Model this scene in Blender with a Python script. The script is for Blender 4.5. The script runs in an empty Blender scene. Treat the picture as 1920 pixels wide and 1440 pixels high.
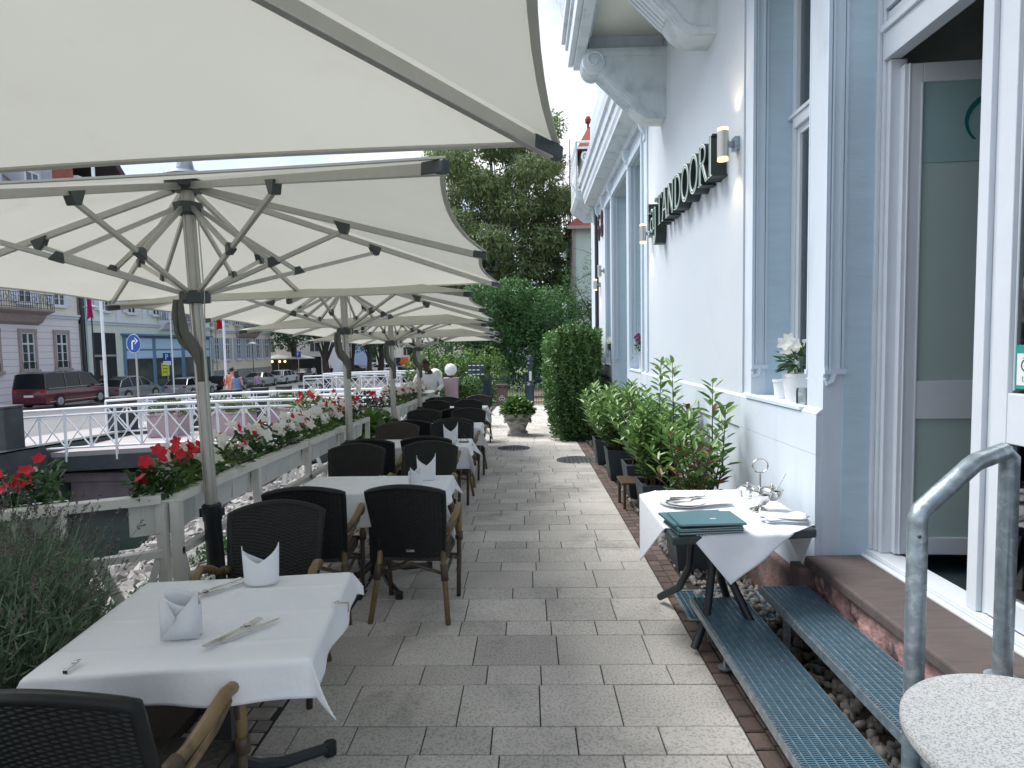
import bpy, bmesh, math, random
import numpy as np
from mathutils import Vector, Matrix, Euler
R = math.radians
SC = bpy.context.scene
COL = SC.collection
# ------------------------------------------------------------------ camera
FPX = 1120.0
cam_d = bpy.data.cameras.new('camera')
cam = bpy.data.objects.new('camera', cam_d); COL.objects.link(cam)
cam_d.sensor_width = 36; cam_d.sensor_fit = 'HORIZONTAL'
cam_d.lens = 36 * FPX / 1920
cam_d.clip_start = 0.05; cam_d.clip_end = 2000
CAMH = 1.75
YAW = math.atan(30 / FPX); PITCH = math.atan(70.0 / FPX); ROLL = R(1.03)
fwd = Vector((-math.sin(YAW) * math.cos(PITCH), math.cos(YAW) * math.cos(PITCH), -math.sin(PITCH)))
right0 = fwd.cross(Vector((0, 0, 1))).normalized(); up0 = right0.cross(fwd)
# horizon rises to the right: the camera is rolled clockwise
rt = right0 * math.cos(ROLL) - up0 * math.sin(ROLL)
up = up0 * math.cos(ROLL) + right0 * math.sin(ROLL)
M = Matrix((( rt.x, up.x, -fwd.x, 0), (rt.y, up.y, -fwd.y, 0), (rt.z, up.z, -fwd.z, CAMH), (0, 0, 0, 1)))
cam.matrix_world = M
SC.camera = cam
# ------------------------------------------------------------------ world and sun
SUN_EL, SUN_AZ = R(58), R(-62)      # azimuth from +Y towards +X: the light comes from the left, over the river
w = bpy.data.worlds.new('World'); SC.world = w; w.use_nodes = True
nt = w.node_tree; nt.nodes.clear()
def N(t, typ, **kw):
    n = t.nodes.new(typ)
    for k, v in kw.items(): setattr(n, k, v)
    return n
out = N(nt, 'ShaderNodeOutputWorld'); bg = N(nt, 'ShaderNodeBackground'); sky = N(nt, 'ShaderNodeTexSky')
sky.sky_type = 'NISHITA'; sky.sun_disc = False; sky.sun_elevation = SUN_EL; sky.sun_rotation = SUN_AZ
sky.air_density = 1.0; sky.dust_density = 1.2
tc = N(nt, 'ShaderNodeTexCoord'); mp = N(nt, 'ShaderNodeMapping'); mp.inputs['Scale'].default_value = (1.0, 1.0, 2.2)
nz = N(nt, 'ShaderNodeTexNoise'); nz.inputs['Scale'].default_value = 2.3; nz.inputs['Detail'].default_value = 7; nz.inputs['Roughness'].default_value = 0.6
rp = N(nt, 'ShaderNodeValToRGB'); rp.color_ramp.elements[0].position = 0.36; rp.color_ramp.elements[1].position = 0.56
nz2 = N(nt, 'ShaderNodeTexNoise'); nz2.inputs['Scale'].default_value = 5.0; nz2.inputs['Detail'].default_value = 6
rp2 = N(nt, 'ShaderNodeValToRGB')
rp2.color_ramp.elements[0].position = 0.35; rp2.color_ramp.elements[0].color = (3.5, 3.75, 4.7, 1)
rp2.color_ramp.elements[1].position = 0.62; rp2.color_ramp.elements[1].color = (5.4, 5.35, 5.6, 1)
mx = N(nt, 'ShaderNodeMix', data_type='RGBA')
L = nt.links.new
L(tc.outputs['Generated'], mp.inputs['Vector']); L(mp.outputs[0], nz.inputs['Vector']); L(mp.outputs[0], nz2.inputs['Vector'])
L(nz.outputs['Fac'], rp.inputs[0]); L(nz2.outputs['Fac'], rp2.inputs[0])
L(rp.outputs[0], mx.inputs['Factor']); L(sky.outputs[0], mx.inputs[6]); L(rp2.outputs[0], mx.inputs[7])
L(mx.outputs[2], bg.inputs[0]); bg.inputs[1].default_value = 0.12; L(bg.outputs[0], out.inputs[0])
sd = bpy.data.lights.new('sun', 'SUN'); sd.energy = 2.5; sd.angle = R(36); sd.color = (1.0, 0.985, 0.95)
so = bpy.data.objects.new('sun', sd); COL.objects.link(so)
sdir = Vector((math.sin(SUN_AZ) * math.cos(SUN_EL), math.cos(SUN_AZ) * math.cos(SUN_EL), math.sin(SUN_EL)))
so.rotation_euler = sdir.to_track_quat('Z', 'Y').to_euler(); so.location = sdir * 40
SC.view_settings.view_transform = 'Standard'; SC.view_settings.look = 'None'
SC.view_settings.exposure = 1.02; SC.view_settings.gamma = 1.0
SC.cycles.max_bounces = 7; SC.cycles.diffuse_bounces = 4; SC.cycles.transparent_max_bounces = 12
SC.cycles.sample_clamp_indirect = 6; SC.cycles.use_denoising = True
# ------------------------------------------------------------------ helpers
def gz(y):
    """the promenade falls gently away from the camera"""
    if y < 0: return 0.0
    if y <= 18: return -0.0011 * y * y
    if y <= 45: return -0.3564 - 0.0396 * (y - 18)
    return -1.4256 - 0.006 * (min(y, 120) - 45)
def px(u, v, d):
    """a pixel of the 1920 px picture at depth d metres along the path: world point"""
    x = (u - 960) / FPX; y = -(v - 720) / FPX
    r = rt * x + up * y + fwd
    r = r * (d / r.y)
    return Vector((r.x, r.y, r.z + CAMH))
def prj(p):
    q = Vector(p) - Vector((0, 0, CAMH)); z = q.dot(fwd)
    return 960 + FPX * q.dot(rt) / z, 720 - FPX * q.dot(up) / z
class MB:
    def __init__(s): s.v = []; s.f = []; s.m = []; s.a = []; s.val = None
    def add(s, vs, fs, mi=0, val=0.5):
        o = len(s.v); s.v += [tuple(p) for p in vs]
        s.f += [tuple(i + o for i in f) for f in fs]; s.m += [mi] * len(fs); s.a += [val] * len(vs); return s
    def hexa(s, P, mi=0, val=0.5):
        return s.add(P, [(0, 3, 2, 1), (4, 5, 6, 7), (0, 1, 5, 4), (1, 2, 6, 5), (2, 3, 7, 6), (3, 0, 4, 7)], mi, val)
    def bx(s, x0, x1, y0, y1, z0, z1, mi=0, val=0.5):
        return s.hexa([(x0, y0, z0), (x1, y0, z0), (x1, y1, z0), (x0, y1, z0), (x0, y0, z1), (x1, y0, z1), (x1, y1, z1), (x0, y1, z1)], mi, val)
    def box(s, c, d, rot=None, mi=0, val=0.5):
        M3 = Euler(rot).to_matrix() if rot is not None else Matrix.Identity(3)
        c = Vector(c); h = Vector(d) / 2
        P = [c + M3 @ Vector((a * h.x, b * h.y, e * h.z)) for a, b, e in ((-1, -1, -1), (1, -1, -1), (1, 1, -1), (-1, 1, -1), (-1, -1, 1), (1, -1, 1), (1, 1, 1), (-1, 1, 1))]
        return s.hexa(P, mi, val)
    def bar(s, a, b, w, h, upv=(0, 0, 1), mi=0):
        a = Vector(a); b = Vector(b); d = (b - a).normalized(); u = Vector(upv)
        sd = d.cross(u)
        if sd.length < 1e-4: sd = d.cross(Vector((1, 0, 0)))
        sd.normalize(); u = sd.cross(d); sd *= w / 2; u = u * h / 2
        return s.hexa([a - sd - u, a + sd - u, b + sd - u, b - sd - u, a - sd + u, a + sd + u, b + sd + u, b - sd + u], mi)
    def tube(s, pts, r, n=10, mi=0, caps=True, closed=False):
        pts = [Vector(p) for p in pts]; K = len(pts); rs = r if isinstance(r, (list, tuple)) else [r] * K
        vs = []; prev = None
        for i, p in enumerate(pts):
            if closed: t = pts[(i + 1) % K] - pts[i - 1]
            else: t = pts[min(i + 1, K - 1)] - pts[max(i - 1, 0)]
            t.normalize()
            if prev is None:
                a = t.cross(Vector((0, 0, 1)))
                if a.length < 1e-3: a = t.cross(Vector((1, 0, 0)))
            else: a = prev - t * prev.dot(t)
            a.normalize(); prev = a; b = t.cross(a)
            for k in range(n):
                q = 2 * math.pi * k / n; vs.append(p + (a * math.cos(q) + b * math.sin(q)) * rs[i])
        fs = []
        for i in range(K if closed else K - 1):
            j = (i + 1) % K
            for k in range(n): fs.append((i * n + k, i * n + (k + 1) % n, j * n + (k + 1) % n, j * n + k))
        if caps and not closed: fs.append(tuple(range(n))[::-1]); fs.append(tuple((K - 1) * n + k for k in range(n)))
        return s.add(vs, fs, mi)
    def lathe(s, prof, c=(0, 0, 0), n=24, mi=0, ax=None):
        c = Vector(c); M3 = Vector((0, 0, 1)).rotation_difference(Vector(ax)).to_matrix() if ax is not None else Matrix.Identity(3)
        vs = []; K = len(prof)
        for r, z in prof:
            for k in range(n):
                q = 2 * math.pi * k / n; vs.append(c + M3 @ Vector((r * math.cos(q), r * math.sin(q), z)))
        fs = []
        for i in range(K - 1):
            for k in range(n): fs.append((i * n + k, i * n + (k + 1) % n, (i + 1) * n + (k + 1) % n, (i + 1) * n + k))
        if prof[0][0] > 1e-5: fs.append(tuple(range(n))[::-1])
        if prof[-1][0] > 1e-5: fs.append(tuple((K - 1) * n + k for k in range(n)))
        return s.add(vs, fs, mi)
    def prism(s, poly, fn, t0, t1, mi=0):
        """poly: 2-D outline; fn(a, b, t) -> point; extruded from t0 to t1"""
        n = len(poly); vs = [fn(a, b, t0) for a, b in poly] + [fn(a, b, t1) for a, b in poly]
        fs = [tuple(range(n))[::-1], tuple(range(n, 2 * n))] + [(k, (k + 1) % n, n + (k + 1) % n, n + k) for k in range(n)]
        return s.add(vs, fs, mi)
    def grid(s, fn, nu, nv, mi=0, u0=0, u1=1, v0=0, v1=1):
        vs = [fn(u0 + (u1 - u0) * i / nu, v0 + (v1 - v0) * j / nv) for j in range(nv + 1) for i in range(nu + 1)]
        fs = [(j * (nu + 1) + i, j * (nu + 1) + i + 1, (j + 1) * (nu + 1) + i + 1, (j + 1) * (nu + 1) + i) for j in range(nv) for i in range(nu)]
        return s.add(vs, fs, mi)
    def sph(s, c, r, nu=16, nv=10, mi=0, val=0.5):
        c = Vector(c); rr = r if isinstance(r, (tuple, list)) else (r, r, r); vs = [c + Vector((0, 0, -rr[2]))]
        for j in range(1, nv):
            ph = -math.pi / 2 + math.pi * j / nv
            for i in range(nu):
                q = 2 * math.pi * i / nu; vs.append(c + Vector((rr[0] * math.cos(q) * math.cos(ph), rr[1] * math.sin(q) * math.cos(ph), rr[2] * math.sin(ph))))
        vs.append(c + Vector((0, 0, rr[2]))); fs = []
        for i in range(nu): fs.append((0, 1 + (i + 1) % nu, 1 + i)); fs.append((len(vs) - 1, 1 + (nv - 2) * nu + i, 1 + (nv - 2) * nu + (i + 1) % nu))
        for j in range(nv - 2):
            for i in range(nu): fs.append((1 + j * nu + i, 1 + j * nu + (i + 1) % nu, 1 + (j + 1) * nu + (i + 1) % nu, 1 + (j + 1) * nu + i))
        return s.add(vs, fs, mi, val)
    def mesh(s, name, mats, smooth=None, attr=False, fixn=True):
        me = bpy.data.meshes.new(name); me.from_pydata(s.v, [], s.f)
        for m in (mats if isinstance(mats, (list, tuple)) else [mats]): me.materials.append(m)
        if isinstance(mats, (list, tuple)) and len(mats) > 1: me.polygons.foreach_set('material_index', s.m)
        if attr:
            a = me.attributes.new('rnd', 'FLOAT', 'POINT'); a.data.foreach_set('value', s.a)
        if fixn:
            b = bmesh.new(); b.from_mesh(me); bmesh.ops.recalc_face_normals(b, faces=b.faces); b.to_mesh(me); b.free()
        if smooth is not None:
            me.shade_smooth()
            if smooth < 180: me.set_sharp_from_angle(angle=R(smooth))
        me.update(); return me
    def obj(s, name, mats, parent=None, smooth=None, attr=False, bevel=0, loc=None, fixn=True):
        o = bpy.data.objects.new(name, s.mesh(name, mats, smooth, attr, fixn)); COL.objects.link(o)
        if parent is not None: o.parent = parent
        if loc is not None: o.location = loc
        if bevel:
            b = o.modifiers.new('bevel', 'BEVEL'); b.width = bevel; b.segments = 2; b.limit_method = 'ANGLE'; b.angle_limit = R(40)
        return o
def tag(o, label=None, cat=None, group=None, kind=None):
    if label: o['label'] = label
    if cat: o['category'] = cat
    if group: o['group'] = group
    if kind: o['kind'] = kind
    return o
def empty(name, loc=(0, 0, 0), rz=0, label=None, cat=None, group=None):
    o = bpy.data.objects.new(name, None); COL.objects.link(o); o.location = loc; o.rotation_euler = (0, 0, rz); o.empty_display_size = 0.1
    return tag(o, label, cat, group)
def dup(root, loc=None, rz=None, label=None, group=None, scale=None):
    r = root.copy(); COL.objects.link(r)
    if loc is not None: r.location = loc
    if rz is not None: r.rotation_euler = (0, 0, rz)
    if scale is not None: r.scale = scale
    if label: r['label'] = label
    if group: r['group'] = group
    for ch in root.children:
        c = ch.copy(); COL.objects.link(c); c.parent = r
        for g in ch.children:
            d = g.copy(); COL.objects.link(d); d.parent = c
    return r
def ofs(poly, d):
    """offset of a closed counter-clockwise outline inwards by d"""
    n = len(poly); res = []
    for i in range(n):
        a = Vector(poly[i - 1]); b = Vector(poly[i]); c = Vector(poly[(i + 1) % n])
        n1 = (b - a).normalized(); n2 = (c - b).normalized(); n1 = Vector((-n1.y, n1.x)); n2 = Vector((-n2.y, n2.x))
        m = (n1 + n2); k = max(0.3, m.dot(n1)); res.append(b + m * (d / k))
    return [tuple(p) for p in res]
# ------------------------------------------------------------------ materials
def mat(name, col, rough=0.6, metal=0.0, var=0.0, vscale=8, bump=0.0, bscale=60, spec=0.5, attr=0.0, coat=0.0, col2=None, c2scale=3, c2lo=0.45, c2hi=0.65, stretch=None, transl=0.0, hue=0.0, stain=None):
    m = bpy.data.materials.new(name); m.use_nodes = True; t = m.node_tree; b = t.nodes['Principled BSDF']; l = t.links.new
    b.inputs['Roughness'].default_value = rough; b.inputs['Metallic'].default_value = metal
    b.inputs['Specular IOR Level'].default_value = spec; b.inputs['Coat Weight'].default_value = coat
    b.inputs['Base Color'].default_value = (*col, 1)
    tcn = N(t, 'ShaderNodeTexCoord'); vec = tcn.outputs['Object']
    if stretch:
        mpn = N(t, 'ShaderNodeMapping'); mpn.inputs['Scale'].default_value = stretch; l(vec, mpn.inputs['Vector']); vec = mpn.outputs[0]
    cur = None
    if col2 is not None:
        n = N(t, 'ShaderNodeTexNoise'); n.inputs['Scale'].default_value = c2scale; n.inputs['Detail'].default_value = 5; l(vec, n.inputs['Vector'])
        r = N(t, 'ShaderNodeMapRange'); r.inputs[1].default_value = c2lo; r.inputs[2].default_value = c2hi; l(n.outputs['Fac'], r.inputs[0])
        mxx = N(t, 'ShaderNodeMix', data_type='RGBA'); mxx.inputs[6].default_value = (*col, 1); mxx.inputs[7].default_value = (*col2, 1)
        l(r.outputs[0], mxx.inputs['Factor']); cur = mxx.outputs[2]
    if var or attr:
        hs = N(t, 'ShaderNodeHueSaturation')
        if cur is None: hs.inputs['Color'].default_value = (*col, 1)
        else: l(cur, hs.inputs['Color'])
        val = None
        if var:
            n = N(t, 'ShaderNodeTexNoise'); n.inputs['Scale'].default_value = vscale; n.inputs['Detail'].default_value = 6; l(vec, n.inputs['Vector'])
            r = N(t, 'ShaderNodeMapRange'); r.inputs[1].default_value = 0.25; r.inputs[2].default_value = 0.75; r.inputs[3].default_value = 1 - var; r.inputs[4].default_value = 1 + var
            l(n.outputs['Fac'], r.inputs[0]); val = r.outputs[0]
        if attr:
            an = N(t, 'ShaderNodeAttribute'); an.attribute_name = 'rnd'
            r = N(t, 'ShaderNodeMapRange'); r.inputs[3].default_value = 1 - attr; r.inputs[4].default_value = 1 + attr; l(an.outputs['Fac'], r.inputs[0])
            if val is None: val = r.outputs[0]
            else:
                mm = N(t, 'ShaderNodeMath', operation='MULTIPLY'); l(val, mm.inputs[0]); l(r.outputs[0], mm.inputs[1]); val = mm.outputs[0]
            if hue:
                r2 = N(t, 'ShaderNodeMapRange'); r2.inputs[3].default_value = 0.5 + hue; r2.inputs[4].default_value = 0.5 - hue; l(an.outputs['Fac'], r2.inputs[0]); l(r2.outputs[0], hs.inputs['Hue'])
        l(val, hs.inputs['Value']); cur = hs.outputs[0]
    if stain:
        n = N(t, 'ShaderNodeTexNoise'); n.inputs['Scale'].default_value = stain[0]; n.inputs['Detail'].default_value = 8; n.inputs['Roughness'].default_value = .65; n.inputs['Distortion'].default_value = .6
        l(tcn.outputs['Object'], n.inputs['Vector']); r = N(t, 'ShaderNodeMapRange'); r.inputs[1].default_value = stain[1]; r.inputs[2].default_value = stain[2]; r.inputs[4].default_value = stain[3]; l(n.outputs['Fac'], r.inputs[0])
        ms = N(t, 'ShaderNodeMix', data_type='RGBA'); ms.inputs[7].default_value = (*stain[4], 1); l(r.outputs[0], ms.inputs['Factor'])
        if cur is None: ms.inputs[6].default_value = (*col, 1)
        else: l(cur, ms.inputs[6])
        cur = ms.outputs[2]
    if cur is not None: l(cur, b.inputs['Base Color'])
    if bump:
        n = N(t, 'ShaderNodeTexNoise'); n.inputs['Scale'].default_value = bscale; n.inputs['Detail'].default_value = 4; l(vec, n.inputs['Vector'])
        bp = N(t, 'ShaderNodeBump'); bp.inputs['Strength'].default_value = min(1.0, bump * 1.0); bp.inputs['Distance'].default_value = 0.01 * max(1, bump); l(n.outputs['Fac'], bp.inputs['Height']); l(bp.outputs[0], b.inputs['Normal'])
    if transl:
        o = t.nodes['Material Output']; tr = N(t, 'ShaderNodeBsdfTranslucent'); ms = N(t, 'ShaderNodeMixShader'); ms.inputs[0].default_value = transl
        if cur is not None: l(cur, tr.inputs[0])
        else: tr.inputs[0].default_value = (*col, 1)
        l(b.outputs[0], ms.inputs[1]); l(tr.outputs[0], ms.inputs[2]); l(ms.outputs[0], o.inputs[0])
    return m
def glass(name, tint=(0.8, 0.9, 0.9), refl=0.5, rough=0.02, thru=1.0):
    m = bpy.data.materials.new(name); m.use_nodes = True; t = m.node_tree; t.nodes.clear(); l = t.links.new
    o = N(t, 'ShaderNodeOutputMaterial'); tr = N(t, 'ShaderNodeBsdfTransparent'); tr.inputs[0].default_value = (*[c * thru for c in tint], 1)
    g = N(t, 'ShaderNodeBsdfGlossy'); g.inputs['Roughness'].default_value = rough
    fr = N(t, 'ShaderNodeFresnel'); fr.inputs[0].default_value = 1.5
    ma = N(t, 'ShaderNodeMath', operation='MULTIPLY_ADD'); ma.inputs[1].default_value = 1.6; ma.inputs[2].default_value = refl * 0.1; ma.use_clamp = True
    ms = N(t, 'ShaderNodeMixShader'); l(fr.outputs[0], ma.inputs[0]); l(ma.outputs[0], ms.inputs[0]); l(tr.outputs[0], ms.inputs[1]); l(g.outputs[0], ms.inputs[2]); l(ms.outputs[0], o.inputs[0])
    return m
def emis(name, col, st):
    m = bpy.data.materials.new(name); m.use_nodes = True; b = m.node_tree.nodes['Principled BSDF']
    b.inputs['Base Color'].default_value = (*col, 1); b.inputs['Emission Color'].default_value = (*col, 1); b.inputs['Emission Strength'].default_value = st; return m
random.seed(7); rng = np.random.default_rng(11)
CM = {}
CM['canvas'] = mat('canvas', (0.64, 0.64, 0.575), 0.9, var=0.04, vscale=1.6, bump=1.6, bscale=3.0, transl=0.29, stain=(2.2, .56, .75, .22, (.42, .40, .32)))
CM['alu'] = mat('aluminium', (0.50, 0.50, 0.46), 0.38, 0.55, var=0.06, vscale=20)
CM['darkplastic'] = mat('dark_plastic', (0.055, 0.07, 0.072), 0.45)
CM['strap'] = mat('strap_fabric', (0.13, 0.135, 0.12), 0.9, var=0.1)
CM['redtag'] = mat('red_fabric', (0.45, 0.02, 0.04), 0.8)
CM['stucco'] = mat('stucco', (0.60, 0.665, 0.725), 0.92, stain=(1.3, .55, .8, .35, (.50, .54, .58)), var=0.025, vscale=1.2, bump=0.55, bscale=260)
CM['smoothwall'] = mat('painted_render', (0.575, 0.645, 0.715), 0.8, stain=(2.6, .58, .74, .4, (.40, .42, .44)), var=0.05, vscale=2.0, bump=0.12, bscale=90, col2=(0.48, 0.535, 0.59), c2scale=4.5, c2lo=0.5, c2hi=0.85, stretch=(1, 1, .22))
CM['reveal'] = mat('shaded_reveal', (0.48, 0.62, 0.71), 0.75, var=0.05, vscale=3, bump=0.35, bscale=30, stretch=(1, 1, 7))  # bluer and darker than the wall: the jambs' shade put into the colour
CM['trim'] = mat('painted_trim', (0.58, 0.68, 0.765), 0.55, var=0.03, vscale=4)
CM['soffit'] = mat('soffit_paint', (0.74, 0.77, 0.70), 0.85, var=0.04, vscale=2)
CM['cornice'] = mat('cornice_paint', (0.60, 0.67, 0.73), 0.8, col2=(0.44, 0.50, 0.55), c2scale=5, c2lo=0.5, c2hi=0.72, bump=0.1)
CM['white'] = mat('white_paint', (0.64, 0.69, 0.74), 0.45, var=0.03)
CM['sandstone'] = mat('sandstone', (0.13, 0.095, 0.09), 0.9, var=0.25, vscale=9, bump=0.8, bscale=40, col2=(0.25, 0.15, 0.145), c2scale=5)
CM['sandstone_top'] = mat('sandstone_slab', (0.095, 0.075, 0.072), 0.8, var=0.18, vscale=6, bump=0.4, bscale=50, stretch=(1, 6, 1))
CM['pinkrough'] = mat('rough_pink_stone', (0.42, 0.25, 0.24), 0.95, var=0.35, vscale=14, bump=1.6, bscale=26, col2=(0.14, 0.10, 0.11), c2scale=11, c2lo=0.5, c2hi=0.6)
CM['granite'] = mat('granite', (0.42, 0.43, 0.43), 0.55, var=0.0, bump=0.1, bscale=300, col2=(0.22, 0.23, 0.24), c2scale=210, c2lo=0.48, c2hi=0.60)
CM['paver'] = mat('paver', (0.54, 0.51, 0.465), 0.82, stain=(1.1, .54, .70, .6, (.15, .145, .135)), var=0.16, vscale=1.7, bump=0.5, bscale=140, attr=0.12, col2=(0.35, 0.335, 0.305), c2scale=85, c2lo=0.48, c2hi=0.64)
CM['joint'] = mat('joint', (0.04, 0.042, 0.034), 0.95, var=0.3, bump=0.5)
CM['sett'] = mat('sett', (0.31, 0.29, 0.26), 0.8, var=0.15, vscale=14, bump=0.6, bscale=90, attr=0.35)
CM['redsett'] = mat('red_sett', (0.12, 0.085, 0.072), 0.85, var=0.2, vscale=14, bump=0.6, bscale=90, attr=0.3)
CM['pebble'] = mat('pebble', (0.17, 0.16, 0.15), 0.75, var=0.2, vscale=30, attr=0.5)
CM['galv'] = mat('galvanised_steel', (0.30, 0.36, 0.40), 0.42, 0.75, var=0.28, vscale=22, bump=0.12, bscale=60, col2=(0.42, 0.47, 0.50), c2scale=30, c2lo=0.52, c2hi=0.62)
CM['grate'] = mat('steel_grating', (0.22, 0.38, 0.48), 0.45, 0.6, var=0.15, vscale=18)
CM['wicker'] = mat('black_wicker', (0.010, 0.012, 0.013), 0.45, var=0.25, vscale=26, spec=0.32)
CM['wickerbrown'] = mat('brown_wicker', (0.030, 0.022, 0.019), 0.5, var=0.25, vscale=26)
CM['rattan'] = mat('rattan_pole', (0.20, 0.135, 0.06), 0.4, var=0.3, vscale=12, col2=(0.11, 0.075, 0.04), c2scale=16, c2lo=0.5, c2hi=0.66, stretch=(1, 1, 0.6))
CM['rattandark'] = mat('dark_rattan', (0.075, 0.052, 0.034), 0.42, var=0.35, vscale=20)
CM['cushion'] = mat('seat_weave', (0.06, 0.052, 0.046), 0.85, var=0.25, vscale=50, bump=0.4, bscale=160)
CM['linen'] = mat('white_linen', (0.86, 0.89, 0.93), 0.85, var=0.02, vscale=5, bump=0.25, bscale=30, transl=0.08)
CM['napkin'] = mat('napkin_paper', (0.87, 0.90, 0.94), 0.9, bump=0.1, bscale=120, transl=0.2)
CM['blackmetal'] = mat('black_metal', (0.018, 0.024, 0.03), 0.4, var=0.2)
CM['cutlery'] = mat('polished_steel', (0.62, 0.62, 0.60), 0.16, 1.0)
CM['tabletop'] = mat('dark_table_top', (0.035, 0.05, 0.055), 0.5, var=0.15)
CM['menu'] = mat('menu_cover', (0.07, 0.16, 0.19), 0.55, var=0.05)
CM['menupaper'] = mat('paper_edge', (0.62, 0.62, 0.6), 0.8)
CM['china'] = mat('white_china', (0.82, 0.83, 0.84), 0.2)
CM['fence'] = mat('cream_fence_paint', (0.74, 0.74, 0.70), 0.55, var=0.08, vscale=9, col2=(0.40, 0.38, 0.33), c2scale=7, c2lo=0.62, c2hi=0.78, bump=0.08)
CM['trough'] = mat('white_trough', (0.80, 0.81, 0.79), 0.45, var=0.06, vscale=5)
CM['rail'] = mat('white_rail', (0.80, 0.83, 0.86), 0.45, var=0.05)
CM['soil'] = mat('soil', (0.03, 0.022, 0.016), 0.95, bump=0.8)
CM['leafd'] = mat('leaf_dark', (0.045, 0.115, 0.036), 0.38, attr=0.6, transl=0.18, hue=0.02)
CM['leafl'] = mat('leaf_laurel', (0.10, 0.21, 0.05), 0.33, attr=0.6, transl=0.22, hue=0.02)
CM['leafb'] = mat('leaf_brown', (0.20, 0.10, 0.03), 0.5, attr=0.4)
CM['stem'] = mat('stem', (0.07, 0.05, 0.03), 0.8)
CM['bark'] = mat('bark', (0.055, 0.045, 0.038), 0.9, var=0.3, vscale=6, bump=0.8, bscale=12)
CM['birchbark'] = mat('pale_bark', (0.42, 0.42, 0.42), 0.85, col2=(0.10, 0.10, 0.10), c2scale=3, c2lo=0.42, c2hi=0.55, stretch=(1, 1, 1.5))
CM['petalw'] = mat('white_petal', (0.90, 0.90, 0.84), 0.6, transl=0.35)
CM['petalr'] = mat('red_petal', (0.62, 0.012, 0.03), 0.55, transl=0.2)
CM['petalc'] = mat('yellow_throat', (0.55, 0.42, 0.08), 0.6)
CM['asphalt'] = mat('asphalt', (0.17, 0.17, 0.175), 0.85, var=0.12, vscale=0.7, bump=0.3, bscale=120)
CM['concrete'] = mat('concrete', (0.30, 0.295, 0.29), 0.85, var=0.12, vscale=1.2, bump=0.3)
CM['darkstone'] = mat('dark_stone', (0.055, 0.065, 0.07), 0.8, var=0.25, vscale=4, bump=0.5)
CM['pinkstone'] = mat('pink_stone', (0.36, 0.28, 0.30), 0.85, var=0.1, vscale=4, bump=0.3)
# ------------------------------------------------------------------ ground, water, paving
def lerp(a, b, t): return a + (b - a) * t
def bankx(y):   # left edge of the terrace
    return -2.25 if y > 3.4 else -2.25 - (3.4 - y) * 0.9
def terr(x, y):
    g = gz(y)
    st = g - 0.25
    if y > 60 or y < -12: return (st if x < -5 else g) - 0.02
    if x >= bankx(y): return g - 0.03
    if x > bankx(y) - 2.6: return g - .12 - .55 * ((bankx(y) - x) / 2.6) ** .8
    if x > -11.2: return -2.15
    if x > -11.4: return lerp(st - 0.05, -2.15, (x + 11.4) / 0.2)
    return st - 0.02
xs = [-400, -200, -100, -60, -45, -38, -33, -31.1, -28, -24, -20, -16, -14, -12.5, -11.8, -11.4, -11.2, -10, -8, -6.5, -5.5] + [-5 + .15 * i for i in range(20)] + [-2.0, -1.7, -1.2, 0, 1.0, 1.7, 3, 6, 12, 25, 60, 120, 250, 400]
ys = [-300, -100, -40, -13, -12, -6, -2, 0] + [0.4 * i for i in range(1, 50)] + [21, 22.5, 24, 26, 28, 30, 33, 36, 40, 45, 50, 55, 59.5, 60.5, 70, 90, 120, 200, 350, 600, 900]
m = MB(); nx = len(xs)
for y in ys:
    for x in xs:
        dz = 0
        if -4.9 < x < bankx(y) - .05 and y < 60: dz = random.uniform(-.07, .07)
        m.v.append((x, y, terr(x, y) + dz)); m.a.append(.5)
for j in range(len(ys) - 1):
    for i in range(nx - 1):
        m.f.append((j * nx + i, j * nx + i + 1, (j + 1) * nx + i + 1, (j + 1) * nx + i)); m.m.append(0)
CM['ground'] = mat('ground_earth', (0.10, 0.095, 0.085), 0.9, var=0.3, vscale=1.5, bump=0.8, bscale=10, col2=(0.05, 0.06, 0.04), c2scale=0.8)
tag(m.obj('ground', CM['ground'], smooth=40), kind='structure')
# grass of the park behind the gate
m = MB(); m.grid(lambda u, v: (lerp(-4, 40, u), lerp(24.5, 90, v), terr(1, lerp(24.5, 90, v)) + .03), 4, 30)
CM['grass'] = mat('grass', (0.09, 0.14, 0.035), 0.9, var=0.4, vscale=2.5, bump=1.0, bscale=60)
tag(m.obj('lawn', CM['grass'], smooth=180), kind='structure')
m = MB(); m.grid(lambda u, v: (lerp(.2, 2.4, u), lerp(24.6, 42, v), terr(1, lerp(24.6, 42, v)) + .034), 2, 10)
tag(m.obj('park_path', mat('sandy_path', (0.30, 0.23, 0.16), 0.9, var=0.2), smooth=180), kind='structure')
# water in the channel
CM['water'] = mat('water', (0.012, 0.02, 0.018), 0.06, bump=0.6, bscale=5, spec=0.6)
m = MB(); m.add([(-11.3, -11.5, -1.9), (-2.2, -11.5, -1.9), (-2.2, 59.5, -1.9), (-11.3, 59.5, -1.9)], [(0, 1, 2, 3)])
tag(m.obj('river_water', CM['water']), kind='structure')
# rubble of the near bank
m = MB()
for i in range(4200):
    y = random.uniform(1.0, 13) if i % 3 else random.uniform(3.0, 8)
    t = random.random(); x = bankx(y) - .02 - t * 2.6
    z = gz(y) - .11 - .55 * t ** .8
    s = random.uniform(.05, .15)
    m.box((x, y, z), (s * random.uniform(1.0, 1.9), s * random.uniform(1, 1.6), s * .7), (random.uniform(-.5, .5), random.uniform(-.3, .8), random.uniform(0, 3)), val=random.random())
CM['rubble'] = mat('rubble', (0.25, 0.24, 0.23), 0.8, var=0.2, vscale=8, attr=0.45, bump=0.5)
tag(m.obj('bank_rubble', CM['rubble'], attr=True, bevel=.008), kind='stuff')
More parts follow.
